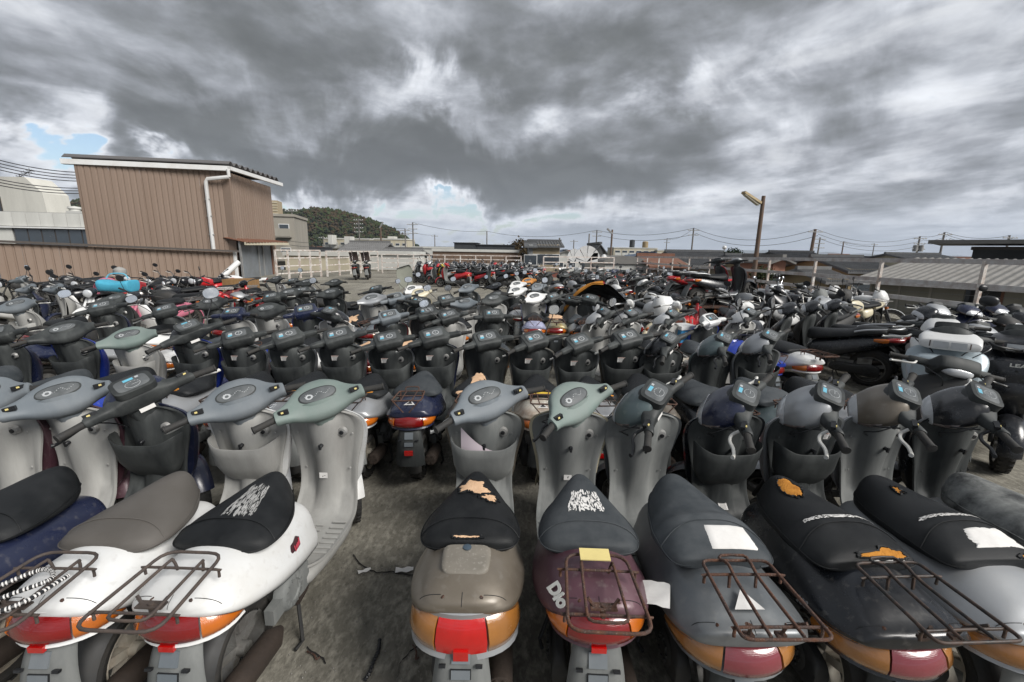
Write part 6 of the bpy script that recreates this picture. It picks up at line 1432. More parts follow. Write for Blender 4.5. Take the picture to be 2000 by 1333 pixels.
S('silver scooter with black seat split along its band, silver visor bars', 1.76, 2.10, R(3), body='wedge', col='silver', trim='darkgrey', pod='cowl', podcol='silver', shield='pocket', dull=True, group=G1, steer=.95, tear=[(.385,.42,30,150,.5,.004,False,'white'),(.22,.32,40,100,.25,.004,False,'paper'),(.10,.15,40,70,.4,.004,True,'foam'),(.62,.66,90,110,.8,.004,True,'foam')], note=[(.35,.74,.05,.04,'print')])
S('bronze barred scooter with mould-spotted black seat, right front row', 2.22, 2.14, R(4), body='wedge', col='silver', trim='darkgrey', pod='cowl', podcol='bronze', group=G1, steer=.95, seatcol=VM, dull=True, innercol='grey')
S('black scooter with clear lamp visor at the right end of the front row', 2.66, 2.13, R(4), body='wedge', col='black', trim='darkgrey', pod='cowl', podcol='black', group=G1, steer=.9, dull=True)
# second row: (x, y, heading, colour, body, pod, pod colour, shield, rack, seat colour, tears, label)
row2 = [
 (-6.05, 3.70, -3, 'soot', 'slim', 'flat', 'darkgrey', 'plain', None, VB, [], 'black scooter half cut by the left frame edge, second row'),
 (-5.45, 3.72, -3, 'navy', 'slim', 'flat', 'darkgrey', 'pocket', None, VB, [], 'dark scooter with flat dash, second from left in second row'),
 (-4.85, 3.74, -4, 'navy', 'slim', 'flat', 'darkgrey', 'plain', None, VG, [], 'navy scooter with dark box dash left of the grey second-row scooter'),
 (-4.22, 3.76, -4, 'blue', 'slim', 'round', 'darkgrey', 'pocket', None, VG, [], 'blue-edged scooter with dark round dash and sticker, second row left'),
 (-3.66, 3.78, -4, 'palegrey', 'round', 'round', 'greengrey', 'pocket', None, VG, [], 'all grey scooter with pale round dash and grey pocket, second row'),
 (-3.13, 3.80, -3, 'blue', 'slim', 'cowl', 'black', 'pocket', None, VB, [], 'blue-sided scooter with hooded black dash right of the grey one'),
 (-2.62, 3.80, -1, 'silver', 'slim', 'flat', 'darkgrey', 'pocket', 'wire', VB, [(.12,.28,60,120,.25,.006,True,'foam')], 'silver scooter with orange seat split, leftmost of four alike'),
 (-2.12, 3.80, -1, 'silver', 'slim', 'flat', 'darkgrey', 'pocket', 'wire', VB, [(.13,.27,58,122,.25,.006,True,'foam')], 'silver scooter with orange seat split, second of four alike'),
 (-1.63, 3.80, -1, 'silver', 'slim', 'flat', 'darkgrey', 'pocket', 'wire', VB, [(.12,.26,55,118,.25,.006,True,'foam')], 'silver scooter with orange seat split, third of four alike'),
 (-1.16, 3.82, -1, 'silver', 'slim', 'flat', 'darkgrey', 'pocket', 'wire', VB, [(.14,.27,50,125,.3,.006,True,'foam')], 'silver scooter with orange seat split beside the blue one'),
 (-.73, 3.84, 0, 'navy', 'slim', 'flat', 'darkgrey', 'pocket', 'wire', VG, [], 'glossy blue scooter with rusty rack and grey-green seat, second row centre'),
 (-.28, 3.84, 0, 'bronze', 'slim', 'flat', 'darkgrey', 'plain', 'wire', VB, [(.10,.22,20,160,.3,.006,False,'pale'),(.45,.75,60,110,.8,.005,True,'pale')], 'bronze scooter whose seat shows pale foam, left of the gap in row two'),
 (.19, 3.84, 0, 'rustwhite', 'slim', 'flat', 'darkgrey', 'pocket', 'wire', VB, [(.12,.22,25,155,.3,.006,False,'yellow')], 'rust-streaked white scooter with yellow foam band across its seat'),
 (.66, 3.84, 0, 'silver', 'slim', 'flat', 'darkgrey', 'pocket', 'wire', VB, [(.12,.22,35,145,.3,.006,True,'foam')], 'silver scooter with key tag hanging and orange foam strip, row two'),
 (1.09, 3.84, 1, 'bronze', 'slim', 'flat', 'darkgrey', 'pocket', 'wire', VB, [(.10,.24,20,160,.3,.006,False,'pale')], 'brown nosed scooter with peach foam along its seat edge'),
 (1.52, 3.84, 3, 'black', 'wedge', 'cowl', 'black', 'pocket', 'trap', VG, [], 'black hooded scooter with frayed grey seat, right part of row two'),
 (1.97, 3.82, 6, 'slate', 'wedge', 'cowl', 'slate', 'plain', 'trap', VG, [], 'slate green hooded scooter with long grey seat, row two right'),
 (2.42, 3.78, 9, 'silver', 'wedge', 'cowl', 'silver', 'pocket', 'trap', VB, [], 'silver hooded scooter with a black mirror, end of row two'),
]
for i, (x, y, h, c, b, p, pc, sh, rk, sc_, te, lb) in enumerate(row2):
    S(lb, x, y, R(h), body=b, col=c, trim='darkgrey' if c != 'palegrey' else 'palegrey', pod=p, podcol=pc, shield=sh, rack=rk, seatcol=sc_, tear=te, group=G2, steer=.55 if p != 'cowl' else .9,
      lod=1, rackm=RODB if i in (6,7,8,9,13) else RUST, note=[(-.16,.74,.070,.050,'print')] if p == 'flat' and sh == 'pocket' else ([(0,.42,.05,.04,'print')] if i in (3,4,5) else None), dull=b == 'wedge', mirrors=1 if i == 17 else 0)
# third row, y about 5.3: same way round, more mixed
def pxx(px, y): return (px-1000)/F_PX*y*1.0 - .0
row3 = [
 (-6.78, 5.60, -10, 'round', 'palegrey', 'round', 'bluegrey', 0, 'pale grey scooter third row far left behind dark seats'),
 (-5.35, 5.35, -2, 'slim', 'navy', 'flat', 'darkgrey', 2, 'dark scooter with large white oval mirror at left'),
 (-4.60, 5.45, -6, 'slim', 'silver', 'flat', 'darkgrey', 0, 'silver scooter with a dark box dash, third row left'),
 (-3.64, 5.30, -8, 'slim', 'white', 'flat', 'navy', 0, 'white scooter whose navy bars carry a small warning label, third row'),
 (-3.28, 5.42, -8, 'round', 'white', 'round', 'darkgrey', 0, 'white scooter with red swallow tail lamp, third row left'),
 (-2.71, 5.30, -6, 'slim', 'blue', 'flat', 'navy', 0, 'vivid blue scooter with navy dash, third row left of centre'),
 (-2.32, 5.25, -4, 'slim', 'white', 'cowl', 'black', 0, 'white scooter with hooded black bars and turned wheel, third row'),
 (-1.59, 5.30, -2, 'slim', 'maroon', 'flat', 'bluegrey', 0, 'maroon scooter with blue-grey flat dash beside the cream rack'),
 (-1.17, 5.35, -2, 'slim', 'rustwhite', 'flat', 'darkgrey', 0, 'rusty white scooter with dark dash, third row centre'),
 (-0.82, 5.35, 0, 'slim', 'white', 'flat', 'darkgrey', 2, 'scooter with bright round mirror facing the camera, third row'),
 (-0.25, 5.40, 2, 'round', 'black', 'flat', 'darkgrey', 0, 'black scooter with red and orange tail lamp left of the aisle gap'),
 (0.37, 7.60, 0, 'slim', 'lilac', 'round', 'white', 0, 'lilac and white scooter with white bars in the middle aisle'),
 (0.72, 7.65, 0, 'round', 'brass', 'flat', 'darkgrey', 0, 'rust-gold scooter under the draped torn seat'),
 (1.10, 7.60, 0, 'round', 'white', 'flat', 'darkgrey', 0, 'white scooter with rust-brown wire rack right of the gold one'),
 (1.25, 5.45, 12, 'slim', 'white', 'cowl', 'white', 0, 'white scooter with hooded white bars, first of three alike'),
 (1.60, 5.50, 12, 'slim', 'white', 'cowl', 'white', 0, 'white scooter with hooded white bars, second of three alike'),
 (2.10, 5.45, 12, 'slim', 'white', 'cowl', 'white', 0, 'white scooter with hooded white bars, third beside the blue crate'),
 (2.67, 5.45, 20, 'slim', 'blue', 'flat', 'white', 0, 'blue delivery scooter with white bars and rear carrier'),
 (3.18, 5.55, 15, 'slim', 'white', 'cowl', 'white', 0, 'white hooded scooter beside the grey wheel guard, right of row three'),
]
for i, (x, y, h, b, c, p, pc, mi, lb) in enumerate(row3):
    S(lb, x, y, R(h), body=b, col=c, trim='darkgrey' if c not in ('white', 'lilac', 'palegrey') else 'palegrey', pod=p, podcol=pc, shield='pocket' if i % 3 == 0 else 'plain', rack=('wire' if i % 2 else 'oval'), steer=(.6, .55, .62, .2, .58, .6, -.3)[i % 7], lod=1, mirrors=mi, group=G3,
      seatcol=(VB, VG, VB)[i % 3], tear=[(.1,.5,50,130,.9,.006,True,'pale')] if i in (7, 8, 12) else None)
# loose ones in the middle aisles
S('white boxy scooter with small red rear lamp and white tail panel, middle aisle', .08, 8.9, R(2), body='round', col='white', trim='darkgrey', podcol='white', rack='wire', lod=1, lensk='small')
S('second white scooter behind the boxy white one with red lamp', .08, 10.6, R(2), body='round', col='white', trim='palegrey', podcol='white', lod=1, lensk='small', mirrors=3)
G4 = 'scooters in the fourth row'
row4 = [(-2.34, 6.90, -8, 'silver', 'round', 'silver', 0, 'silver scooter with orange-tipped bars and brown torn seat'), (-2.00, 7.00, -5, 'bluegrey', 'flat', 'bluegrey', 0, 'blue-grey dash scooter behind the silver one'), (-1.55, 6.90, -3, 'rustwhite', 'flat', 'darkgrey', 0, 'rusty white scooter with black dash in front of the tall windscreen'),
 (-1.13, 6.95, 0, 'white', 'flat', 'darkgrey', 2, 'scooter with oval white mirror left of the grey dash'), (-0.78, 7.00, 0, 'palegrey', 'round', 'bluegrey', 0, 'pale scooter with red tail lamp and blue-grey bars, fourth row'), (-0.34, 7.10, 3, 'white', 'round', 'darkgrey', 0, 'white scooter with dark bars and white lever, fourth row right'),
 (1.70, 9.40, 8, 'soot', 'round', 'darkgrey', 1, 'black scooter behind the draped seat'), (1.29, 7.30, -12, 'black', 'flat', 'darkgrey', 0, 'black scooter with pale oval dash behind white hooded bars')]
for i, (x, y, h, c, p, pc, mi, lb) in enumerate(row4):
    S(lb, x, y, R(h), body=('round', 'slim')[i % 2], col=c, trim='palegrey' if c in ('silver', 'white', 'palegrey') else 'darkgrey', pod=p, podcol=pc, steer=(.5, .6, -.3, .55, .1)[i % 5], lod=1, mirrors=mi, group=G4, rack='wire' if i % 2 else None, tear=[(.1,.6,50,130,.9,.006,True,'pale')] if i == 0 else None)
S('pale scooter wearing a tall yellowed windscreen and two white mirrors', -2.1, 9.1, R(12), body='round', col='white', trim='palegrey', podcol='white', screen=True, mirrors=3, lod=1)
S('lone dark scooter with red tail lamp and number plate on pale concrete', -2.95, 8.7, R(-38), body='slim', col='black', trim='darkgrey', pod='flat', podcol='darkgrey', lod=1)
S('orange and yellow scooter with torn sticker panels and a square mirror', .35, 12.0, R(-18), body='round', col='orange', trim='darkgrey', podcol='orange', mirrors=3, lod=1)
S('grey scooter beside the orange one, bars level with its lamp', .55, 10.4, R(-5), body='slim', col='slate', trim='darkgrey', podcol='bluegrey', lod=1)
for k, (x, y, h, c, lb) in enumerate(((-.45, 8.3, -25, 'soot', 'black scooter left of the grey and orange pair'), (-1.05, 9.4, -15, 'bluegrey', 'blue-grey scooter with round white mirror before the red scooter'), (-.65, 10.6, -60, 'black', 'dark scooter with round mirror at the edge of the open concrete'), (-1.75, 8.1, 5, 'cream', 'cream capped moped in front of the windscreen'))):
    S(lb, x, y, R(h), body='slim', col=c, trim='darkgrey', podcol=c if c != 'cream' else 'cream', lod=1, mirrors=2 if k in (1, 2) else 0)
# left middle: scooters beyond row three
G5 = 'scooters parked on the left behind row three'
left = [(-9.19, 8.40, -40, 'round', 'palegrey', 'pale grey scooter side-on with tall leg shield, left edge'), (-9.62, 8.30, -40, 'round', 'navy', 'navy scooter with grey floor side-on at the left edge'), (-11.97, 10.30, -35, 'slim', 'palegrey', 'grey barred scooter highest at the left edge'),
 (-6.27, 6.50, -15, 'slim', 'soot', 'black scooter beside the white mirror and round tail, left'), (-4.13, 7.10, -12, 'slim', 'darkgrey', 'dark scooter with flat dash above the navy one'), (-4.17, 7.70, -8, 'slim', 'darkgrey', 'dark scooter with key sticker next to the open concrete'),
 (-4.08, 8.10, -12, 'slim', 'black', 'black scooter with small white dash left of concrete'), (-4.49, 6.10, -12, 'slim', 'white', 'white and black scooter with red rear corner, left aisle'), (-3.40, 7.70, -20, 'round', 'soot', 'large black leg shield scooter beside open concrete'),
 (-5.11, 10.30, -30, 'round', 'silver', 'silver shielded scooter left of the large black one'), (-5.66, 10.70, -40, 'slim', 'darkgrey', 'dark scooter with grey side panels before the mopeds'), (-4.70, 11.00, -20, 'slim', 'soot', 'black scooter with bare frame by the railing corner'), (-6.44, 11.40, -35, 'round', 'silver', 'grey scooter in front of the wooden crate')]
for i, (x, y, h, b, c, lb) in enumerate(left):
    S(lb, x, y, R(h), body=b, col=c, trim='palegrey' if c in ('palegrey', 'silver') else 'darkgrey', pod=('flat', 'round')[i % 2 if b == 'slim' else 1], podcol=('darkgrey' if c not in ('palegrey', 'navy') else 'bluegrey'), lod=1, steer=.5, group=G5, mirrors=2 if i in (8,) else 0)
# mopeds and motorcycles before the brown wall
GL = 'mopeds and motorcycles before the brown wall'
lefts = [('m', -11.21, 10.80, 150, 'black', 'black motorcycle with high bars, leftmost before the brown wall'), ('c', -9.49, 9.60, 165, 'black', 'moped with round lamp and black leg shield under the pink fender'), ('m', -11.24, 11.80, 160, 'black', 'black motorcycle with black mirror beside the helmet'),
 ('c', -8.25, 8.90, 170, 'white', 'white moped with chrome lamp facing the camera'), ('c', -6.86, 8.30, 165, 'pink', 'moped with pink front fender and chrome fork legs'), ('m', -10.13, 11.80, 175, 'red', 'red motorcycle with two upright mirrors before the wall'),
 ('c', -11.04, 12.60, 200, 'red', 'red moped behind the blue crate'), ('m', -8.26, 10.60, 140, 'black', 'black motorcycle with pale leather patch on seat'), ('m', -10.37, 13.00, 165, 'black', 'black motorcycle close to the ribbed wall'), ('m', -10.46, 13.60, 160, 'black', 'black motorcycle, first of three tall ones by wall end'),
 ('m', -9.99, 13.50, 160, 'black', 'black motorcycle, second of three tall ones by wall end'), ('m', -9.47, 13.50, 160, 'red', 'red and black motorcycle, third of three by wall end'), ('c', -8.13, 11.00, 120, 'red', 'red moped side-on right of the tan seat'), ('c', -7.94, 11.80, 110, 'maroon', 'red moped next to the leaning white tube'),
 ('m', -12.79, 11.50, 155, 'soot', 'dark motorcycle at far left behind grey scooters'), ('c', -6.45, 10.80, 40, 'red', 'red moped with square white mirror right of crate'), ('m', -13.20, 13.20, 150, 'black', 'black motorcycle with bare bars, back left'), ('m', -9.04, 14.50, 100, 'white', 'white tanked motorcycle in front of the grey door'), ('m', -7.35, 9.40, 95, 'soot', 'dark motorcycle lying low behind the pink moped')]
for i, (k, x, y, h, c, lb) in enumerate(lefts):
    if k == 'm': moto(lb, x*1.0, y, R(h), c, group=GL, mirrors=i in (0, 2, 5, 9), lod=1)
    else: cub(lb, x, y, R(h), c, shieldcol=('soot', 'white', 'palegrey')[i % 3], group=GL, headcol='black', mirrors=(0, 2, 3)[i % 3])
# right middle: motorcycles and mopeds
GR = 'motorcycles and mopeds right of the middle aisle'
rights = [('c', 1.88, 8.40, -160, 'silver', 'silver tanked moped with beige side bag, middle right'), ('m', 2.65, 8.60, 195, 'white', 'motorcycle with white fairing and big front wheel facing the camera'), ('c', 2.01, 7.50, -30, 'white', 'white barred step-through with smoked dash, middle right'), ('c', 2.72, 7.40, -45, 'cream', 'cream moped with turned bars above the blue crate'),
 ('c', 3.53, 8.30, -35, 'red', 'red moped with silver carrier and spoked rear wheel'), ('m', 3.40, 10.20, 10, 'white', 'white police-style motorcycle with chrome hoop and orange lamps'), ('m', 4.01, 10.40, -10, 'black', 'black motorcycle with chrome rear hoop'), ('m', 3.76, 7.60, 165, 'black', 'black motorcycle with rounded dusty tank, right of open concrete'),
 ('m', 3.47, 6.00, -30, 'black', 'black motorcycle seen from behind with square red lamp and plate bracket'), ('m', 4.79, 9.00, 120, 'white', 'motorcycle with white tank and short black seat'), ('m', 5.14, 8.40, 115, 'white', 'white and black motorcycle with orange side lamp'), ('m', 5.87, 8.60, 100, 'silver', 'long silver motorcycle behind the large mirror'),
 ('c', 1.55, 8.80, 30, 'soot', 'dark moped with missing panels behind the crate'), ('m', 2.53, 10.00, -20, 'black', 'black motorcycle with cream milk crate behind it'), ('c', 1.22, 8.00, -170, 'soot', 'stripped moped frame with red lamp, middle aisle'), ('m', 6.67, 9.30, 110, 'white', 'long white bodied motorcycle by the railing'), ('m', 7.51, 9.60, 110, 'cream', 'cream motorcycle with slim seat by the railing')]
for i, (k, x, y, h, c, lb) in enumerate(rights):
    if k == 'm': moto(lb, x, y, R(h), c, group=GR, mirrors=i % 3 == 0, fairing='white' if i in (1,) else None, racks=i % 2 == 0)
    else: cub(lb, x, y, R(h), c, shieldcol=('white', 'palegrey', 'soot')[i % 3], group=GR, headcol='white' if i in (2, 3) else None, mirrors=0)
# right side: large scooters
GX = 'large scooters on the right'
maxi('large black sport scooter side-on with silver grab rail and red lamp', 4.55, 6.45, R(48), 'black', wing='silver', group=GX, steer=.4)
maxi('dark large scooter just behind the black sport scooter, orange lamp corner', 5.12, 6.75, R(38), 'soot', wing='black', group=GX, trim='grey')
maxi('third large scooter in the right row with grey plate bracket', 5.65, 7.0, R(36), 'black', wing='white', group=GX)
maxi('dark large scooter under the broken smoked screen, right row', 5.75, 8.0, R(120), 'soot', wing='grey', group=GX, bars='silver')
for i, (x, y, h, c, lb) in enumerate(((7.05, 7.35, 150, 'silver', 'silver visored scooter with cracked upright screen by the railing'), (7.65, 7.45, 155, 'navy', 'navy visored scooter facing left, middle of three by the railing'), (8.2, 7.55, 158, 'navy', 'navy visored scooter with tall black mirror by the railing'), (8.55, 7.5, 160, 'soot', 'charcoal visored scooter next to the rusty end post'), (6.9, 6.2, 165, 'soot', 'dark scooter with exposed bars at the right edge'), (7.3, 6.4, 165, 'black', 'black scooter with bent metal bars at the right edge'))):
    S(lb, x, y, R(h), body='wedge', col=c, trim='darkgrey', pod='cowl', podcol=c, lod=1, steer=.5, group=GX, mirrors=(0, 0, 1, 0, 0, 0)[i])
ld = S('pale blue-grey scooter facing the camera with slotted front box and twin lamps', 4.13, 4.07, R(138), body='wedge', col='paleblue', trim='grey', pod='cowl', podcol='paleblue', lod=0, steer=0, group=GX, scale=1.14)
le = S('black scooter with white capital lettering on its front box, right edge', 4.68, 3.98, R(138), body='wedge', col='black', trim='darkgrey', pod='cowl', podcol='black', lod=0, steer=0, group=GX, scale=1.14)
S('white barred scooter with dark oval mirror behind the pale blue one', 5.15, 5.15, R(138), body='wedge', col='white', trim='grey', pod='cowl', podcol='white', lod=1, steer=0, group=GX, mirrors=2, scale=1.05)
S('silver scooter with bent levers at the right edge, behind the lettered black one', 5.5, 5.2, R(150), body='wedge', col='silver', trim='darkgrey', pod='cowl', podcol='silver', lod=1, steer=.5, group=GX)
maxi('scooter with orange and red lamp behind the pale blue one', 6.45, 6.3, R(60), 'black', wing='black', group=GX)
S('dark scooter with round wheel peeping behind the black visor scooter', 3.55, 3.35, R(130), body='slim', col='soot', trim='darkgrey', pod='flat', podcol='darkgrey', lod=1, group=GX)
# far crowds, each bike on its own
rd = random.Random(21)
MCOL = ['black','soot','black','silver','white','red','navy','darkgrey','maroon','slate','black','grey']
CN = dict(black='black', soot='sooty black', silver='silver', white='white', red='red', navy='navy', darkgrey='charcoal', maroon='maroon', slate='slate green', grey='grey', cream='cream', blue='blue', yellow='yellow', orange='orange', bluegrey='blue-grey', palegrey='pale grey', wine='wine red')
def crowd(rows, where, group, kinds='sm', hd=0, jit=8, cols=MCOL, seed=1):
    rd = random.Random(seed)
    for ri, (y, x0, x1, step) in enumerate(rows):
        n = int((x1-x0)/step) + 1
        for i in range(n):
            x = x0 + i*step + rd.uniform(-.09,.09); yy = y + rd.uniform(-.2,.2); c = rd.choice(cols); k = rd.choice(kinds); a = R(hd + rd.uniform(-jit, jit))
            nm = {'s': 'scooter', 'm': 'motorcycle', 'c': 'moped', 'x': 'large scooter'}[k]
            lb = '%s %s, %s from left in %s line %s' % (CN.get(c, c), nm, nth(i), ('nearest', 'second', 'third', 'fourth', 'fifth')[ri], where)
            if k == 's': S(lb, x, yy, a, body=rd.choice(('round', 'slim', 'wedge')), col=c, trim='darkgrey', pod=rd.choice(('round', 'cowl')), podcol=c if rd.random() < .6 else 'darkgrey', lod=2, steer=.5, group=group, mirrors=rd.choice((0, 0, 2, 3)), rack='wire' if rd.random() < .25 else None)
            elif k == 'm': moto(lb, x, yy, a, c, group=group, mirrors=rd.random() < .5, fairing=c if rd.random() < .3 else None, lod=2)
            elif k == 'c': cub(lb, x, yy, a, c, group=group, mirrors=rd.choice((0, 1, 3)), lod=2, box='cream' if rd.random() < .1 else None)
            else: maxi(lb, x, yy, a, c if c != 'grey' else 'black', group=group, lod=2, mirrors=rd.choice((0, 0, 3)))
crowd([(22.6, -3.7, .3, .62), (24.0, -4.9, .9, .60), (25.6, -5.2, 1.2, .60), (27.4, -5.6, 1.5, .6), (29.6, -6.0, 1.6, .62)], 'of the far crowd', 'far crowd of bikes at the back of the deck', 'ssxmx', 80, 16, ['black','silver','white','red','soot','black','white','silver','red','black','white'], 5)
crowd([(12.6, 3.2, 5.6, .54), (14.3, 2.0, 6.4, .52), (16.0, 1.45, 7.2, .52), (18.0, 1.6, 8.2, .55), (20.5, 2.4, 9.2, .60)], 'right of centre', 'dark bikes right of centre', 'smmsc', 5, 14, ['black','soot','white','silver','red','black','navy','darkgrey','red','silver','white'], 8)
crowd([(10.9, 5.6, 8.6, .56), (12.2, 5.6, 9.2, .56)], 'by the right railing', 'motorcycles along the right railing', 'mms', 200, 14, ['black','silver','soot','white','black','grey'], 9)
S('bright red scooter standing side-on at the front of the far crowd', -2.95, 21.4, R(70), body='slim', col='red', trim='grey', podcol='red', lod=1, scale=1.1)
maxi('black scooter side-on right of the bright red scooter', -.75, 21.2, R(75), 'black', trim='soot', wing='black')
maxi('red and black scooter between bright red one and black one', -1.85, 21.9, R(78), 'red', trim='darkgrey')
S('yellow topped scooter in the middle of the far crowd', -3.5, 23.4, R(60), body='slim', col='yellow', trim='darkgrey', podcol='yellow', lod=2)
for i, (x, y, lb) in enumerate(((-9.3, 26.2, 'dark three-wheeler with canopy frame alone by the square-grid railing'), (-8.75, 26.6, 'second dark canopy scooter beside the lone one'))):
    o = maxi(lb, x, y, R(15), 'soot')
    put('canopy', cached('canopy', lambda: MB().tube(spl([(0,.40,.95),(0,.30,1.45),(0,-.1,1.62),(0,-.6,1.58),(0,-.85,1.1)], 3), .02, 6).grid([[Vector((x_,y_,z_)) for x_ in (-.24,0,.24)] for y_, z_ in ((.42,1.05),(.28,1.48),(.0,1.60))]).mesh('canopy', 60)), LSM, o)
# stacked pair on top of crates near the right railing
t = thing('steel_pallet', 'rusty steel pallet holding two scooters above the crowd', 'pallet', (5.15, 11.3, 0))
put('deck_board', MB().box((0,0,.50), (2.6,1.0,.05)).mesh('deck_board', smooth=False), RUST, t)
for sx_ in (-1.2, 1.2):
    for sy_ in (-.42, .42): put('leg', MB().box((sx_,sy_,.24), (.07,.07,.47)).mesh('leg', smooth=False), RUST, t)
maxi('red and silver scooter raised on the steel pallet, tail to the left', 5.05, 11.45, R(-80), 'red', z=.53, trim='silver', wing='black', lean=.05, scale=1.05, pitch=R(6))
maxi('black raised scooter leaning on the red one', 5.30, 11.0, R(-76), 'black', z=.53, trim='silver', lean=.05, bars='silver', scale=1.05, pitch=R(6))
# ---- loose things
p = gnd(207, 571, .85)
t = thing('cloth_basket', 'bright blue cloth-covered basket on the mopeds before the wall', 'basket', (-8.05, 8.9, .88), R(8))
put('basket_body', MB().grid(table_loft([(-.29,.16,.20,.0,3.5,-.1),(-.25,.20,.22,-.03,3.5,-.1),(.0,.20,.18,-.03,3.5,-.1),(.25,.20,.23,-.03,3.5,-.1),(.29,.16,.20,.0,3.5,-.1)], 4, 18), True, caps=True, T=Matrix.Rotation(math.pi/2, 4, 'Z')).mesh('basket_body', 50), mat('cloth_blue', (.06,.35,.50), rough=.7, dirt=.4, dirtcol=(.03,.16,.25), scale=6, bump=.6, bscale=30), t)
put('handle', MB().tube(spl([(-.2,.0,.25),(-.12,.02,.34),(.12,.02,.34),(.2,0,.25)], 3), .014, 6).mesh('handle'), STB, t)
t = thing('pink_fender', 'curved pink fender standing beside the blue basket', 'fender', (-8.45, 9.1, .62), R(80)); put('shell', fender_mesh(.36, .07, R(0), R(120)), COLS['pink'], t, loc=(0,0,.15))
t = thing('cloth_bundle', 'pale grey cloth bundle hooked on the bars above the blue basket', 'cloth', (-8.6, 9.6, 1.22)); put('bundle', MB().lathe([(-.10,0),(-.09,.08),(-.02,.12),(.05,.11),(.09,.06),(.11,0)], 16, 'Z').mesh('bundle'), PGL, t)
t = thing('white_tube', 'white plastic tube leaning at the right end of the brown wall', 'tube', (-7.0, 18.0, .1), 0); q0, q1 = at(430, 545, 17.5), at(466, 512, 18.2); put('pipe', MB().tube([q0 - t.location, q1 - t.location], .11, 10).mesh('pipe'), WHM, t)
t = thing('wooden_crate', 'brown plywood crate by the end of the wall', 'crate', (-6.9, 13.4, 0), R(10))
bx_ = at(470, 545, 13.4); t.location = (bx_.x, 13.4, 0)
WOOD = mat('plywood', (.26,.15,.06), rough=.8, dirt=.6, dirtcol=(.12,.065,.03), scale=5, streak=True)
for k in range(5): put('plank', MB().box((-.32+.16*k,-.3,.42), (.155,.02,.84)).mesh('plank', smooth=False), WOOD, t)
put('box_side', MB().box((0,.02,.42), (.8,.6,.83)).mesh('box_side', smooth=False), WOOD, t)
t = thing('milk_crate', 'blue plastic crate between white hooded bars and black scooter', 'crate', (2.35, 5.9, .62), R(20))
put('crate_body', MB().box((0,0,.09), (.26,.24,.18)).mesh('crate_body', smooth=False), mat('crate_blue', (.05,.28,.55), rough=.5, dirt=.3), t)
put('rim', MB().box((0,0,.20), (.29,.27,.05)).mesh('rim', smooth=False), WHM, t)
t = thing('blue_tarp', 'crumpled blue tarpaulin over the delivery carrier', 'tarpaulin', (2.75, 5.2, .55))
put('sheet', MB().grid([[Vector((.34*math.cos(a)*r_*(1+.2*noise.noise(Vector((a*2, r_*2, 1)))), .30*math.sin(a)*r_*(1+.2*noise.noise(Vector((a*2, r_, 4)))), .22*(1-r_**2.2) + .03*noise.noise(Vector((a*3, r_*5, 7))))) for a in [2*math.pi*k/28 for k in range(29)]] for r_ in [j/8 for j in range(9)]]).mesh('sheet', 60), COLS['blue'], t)
t = thing('delivery_carrier', 'rusted white steel carrier behind the brown nosed scooter', 'carrier', (1.85, 4.95, .55), R(5))
put('plate', MB().box((0,0,.07), (.50,.34,.03)).mesh('plate', smooth=False), COLS['rustwhite'], t); put('box', MB().box((0,.02,.02), (.44,.30,.07)).mesh('box', smooth=False), STEEL, t)
for k in range(7): put('bar', MB().box((-.20+.066*k,0,.098), (.02,.30,.014)).mesh('bar', smooth=False), STEEL, t)
t = thing('rear_carrier', 'wide grey ribbed carrier in front of the black hooded scooter', 'carrier', (2.15, 4.65, .56), R(8))
put('plate', MB().box((0,0,.05), (.42,.24,.02)).mesh('plate', smooth=False), PGL, t); put('frame', MB().box((0,-.10,-.06), (.46,.03,.16)).mesh('frame', smooth=False), STEEL, t)
for k in range(8): put('bar', MB().box((0,-.10+.03*k,.066), (.40,.012,.012)).mesh('bar', smooth=False), STEEL, t)
t = thing('draped_seat', 'large torn black seat cover with orange foam edge draped over scooters', 'seat cover', (1.55, 8.3, .68), R(0), scale=1.9)
f_ = lambda u, v: Vector((u*.36, .25*v, .26*(1-abs(u)**2.1)*(1-.25*v) - .02*v*v + .02*noise.noise(Vector((u*3, v*3, 2)))))
put('vinyl', MB().grid([[f_(u/10, v/6) for u in range(-10, 11)] for v in range(-6, 7)]).grid([[f_(u/10, v/6) - Vector((0,0,.025)) for u in range(-10, 11)] for v in range(-6, 7)]).mesh('vinyl', 60), VB, t)
put('foam', MB().grid([[f_(u/10, -1 + v*.12) + Vector((0,-.005,-.012 + .022*v)) for u in range(-9, 2)] for v in (0, .5, 1, 1.6)]).mesh('foam', 60), FOAM, t)
# lettering and small marks on the near scooters
def decal(parent, txt, size, loc, rot, m, bold=0.0, shear=0.0, name='lettering', sx=1.0):
    me = text_mesh(txt, size, .0012, bold, shear); o = put(name, me, m, parent, loc=loc); o.rotation_euler = rot; o.scale = (sx,1,1); return o
def on_body(kind, t_, a, off=.004):
    f = surf(BODY[kind]); p = f(t_, R(a), off); e = .01
    du = (f(t_+e, R(a)) - f(t_-e, R(a))).normalized(); dv = (f(t_, R(a+2)) - f(t_, R(a-2))).normalized(); return p, du, dv
def side_text(parent, kind, t_, a, txt, size, m, shear=.3, bold=.002, left=True, dy=0, spin=0.0, sx=1.0):
    p, du, dv = on_body(kind, t_, a); n_ = du.cross(dv).normalized()
    if n_.dot(Vector((p.x, 0, .1))) < 0: n_ = -n_
    xx = -du if left else du; xx = (xx - n_*xx.dot(n_)).normalized(); yy = n_.cross(xx)
    q = Matrix((xx, yy, n_)).transposed() @ Matrix.Rotation(spin, 3, 'Z')
    return decal(parent, txt, size, p + yy*dy + n_*.002, q.to_euler(), m, bold, shear, sx=sx)
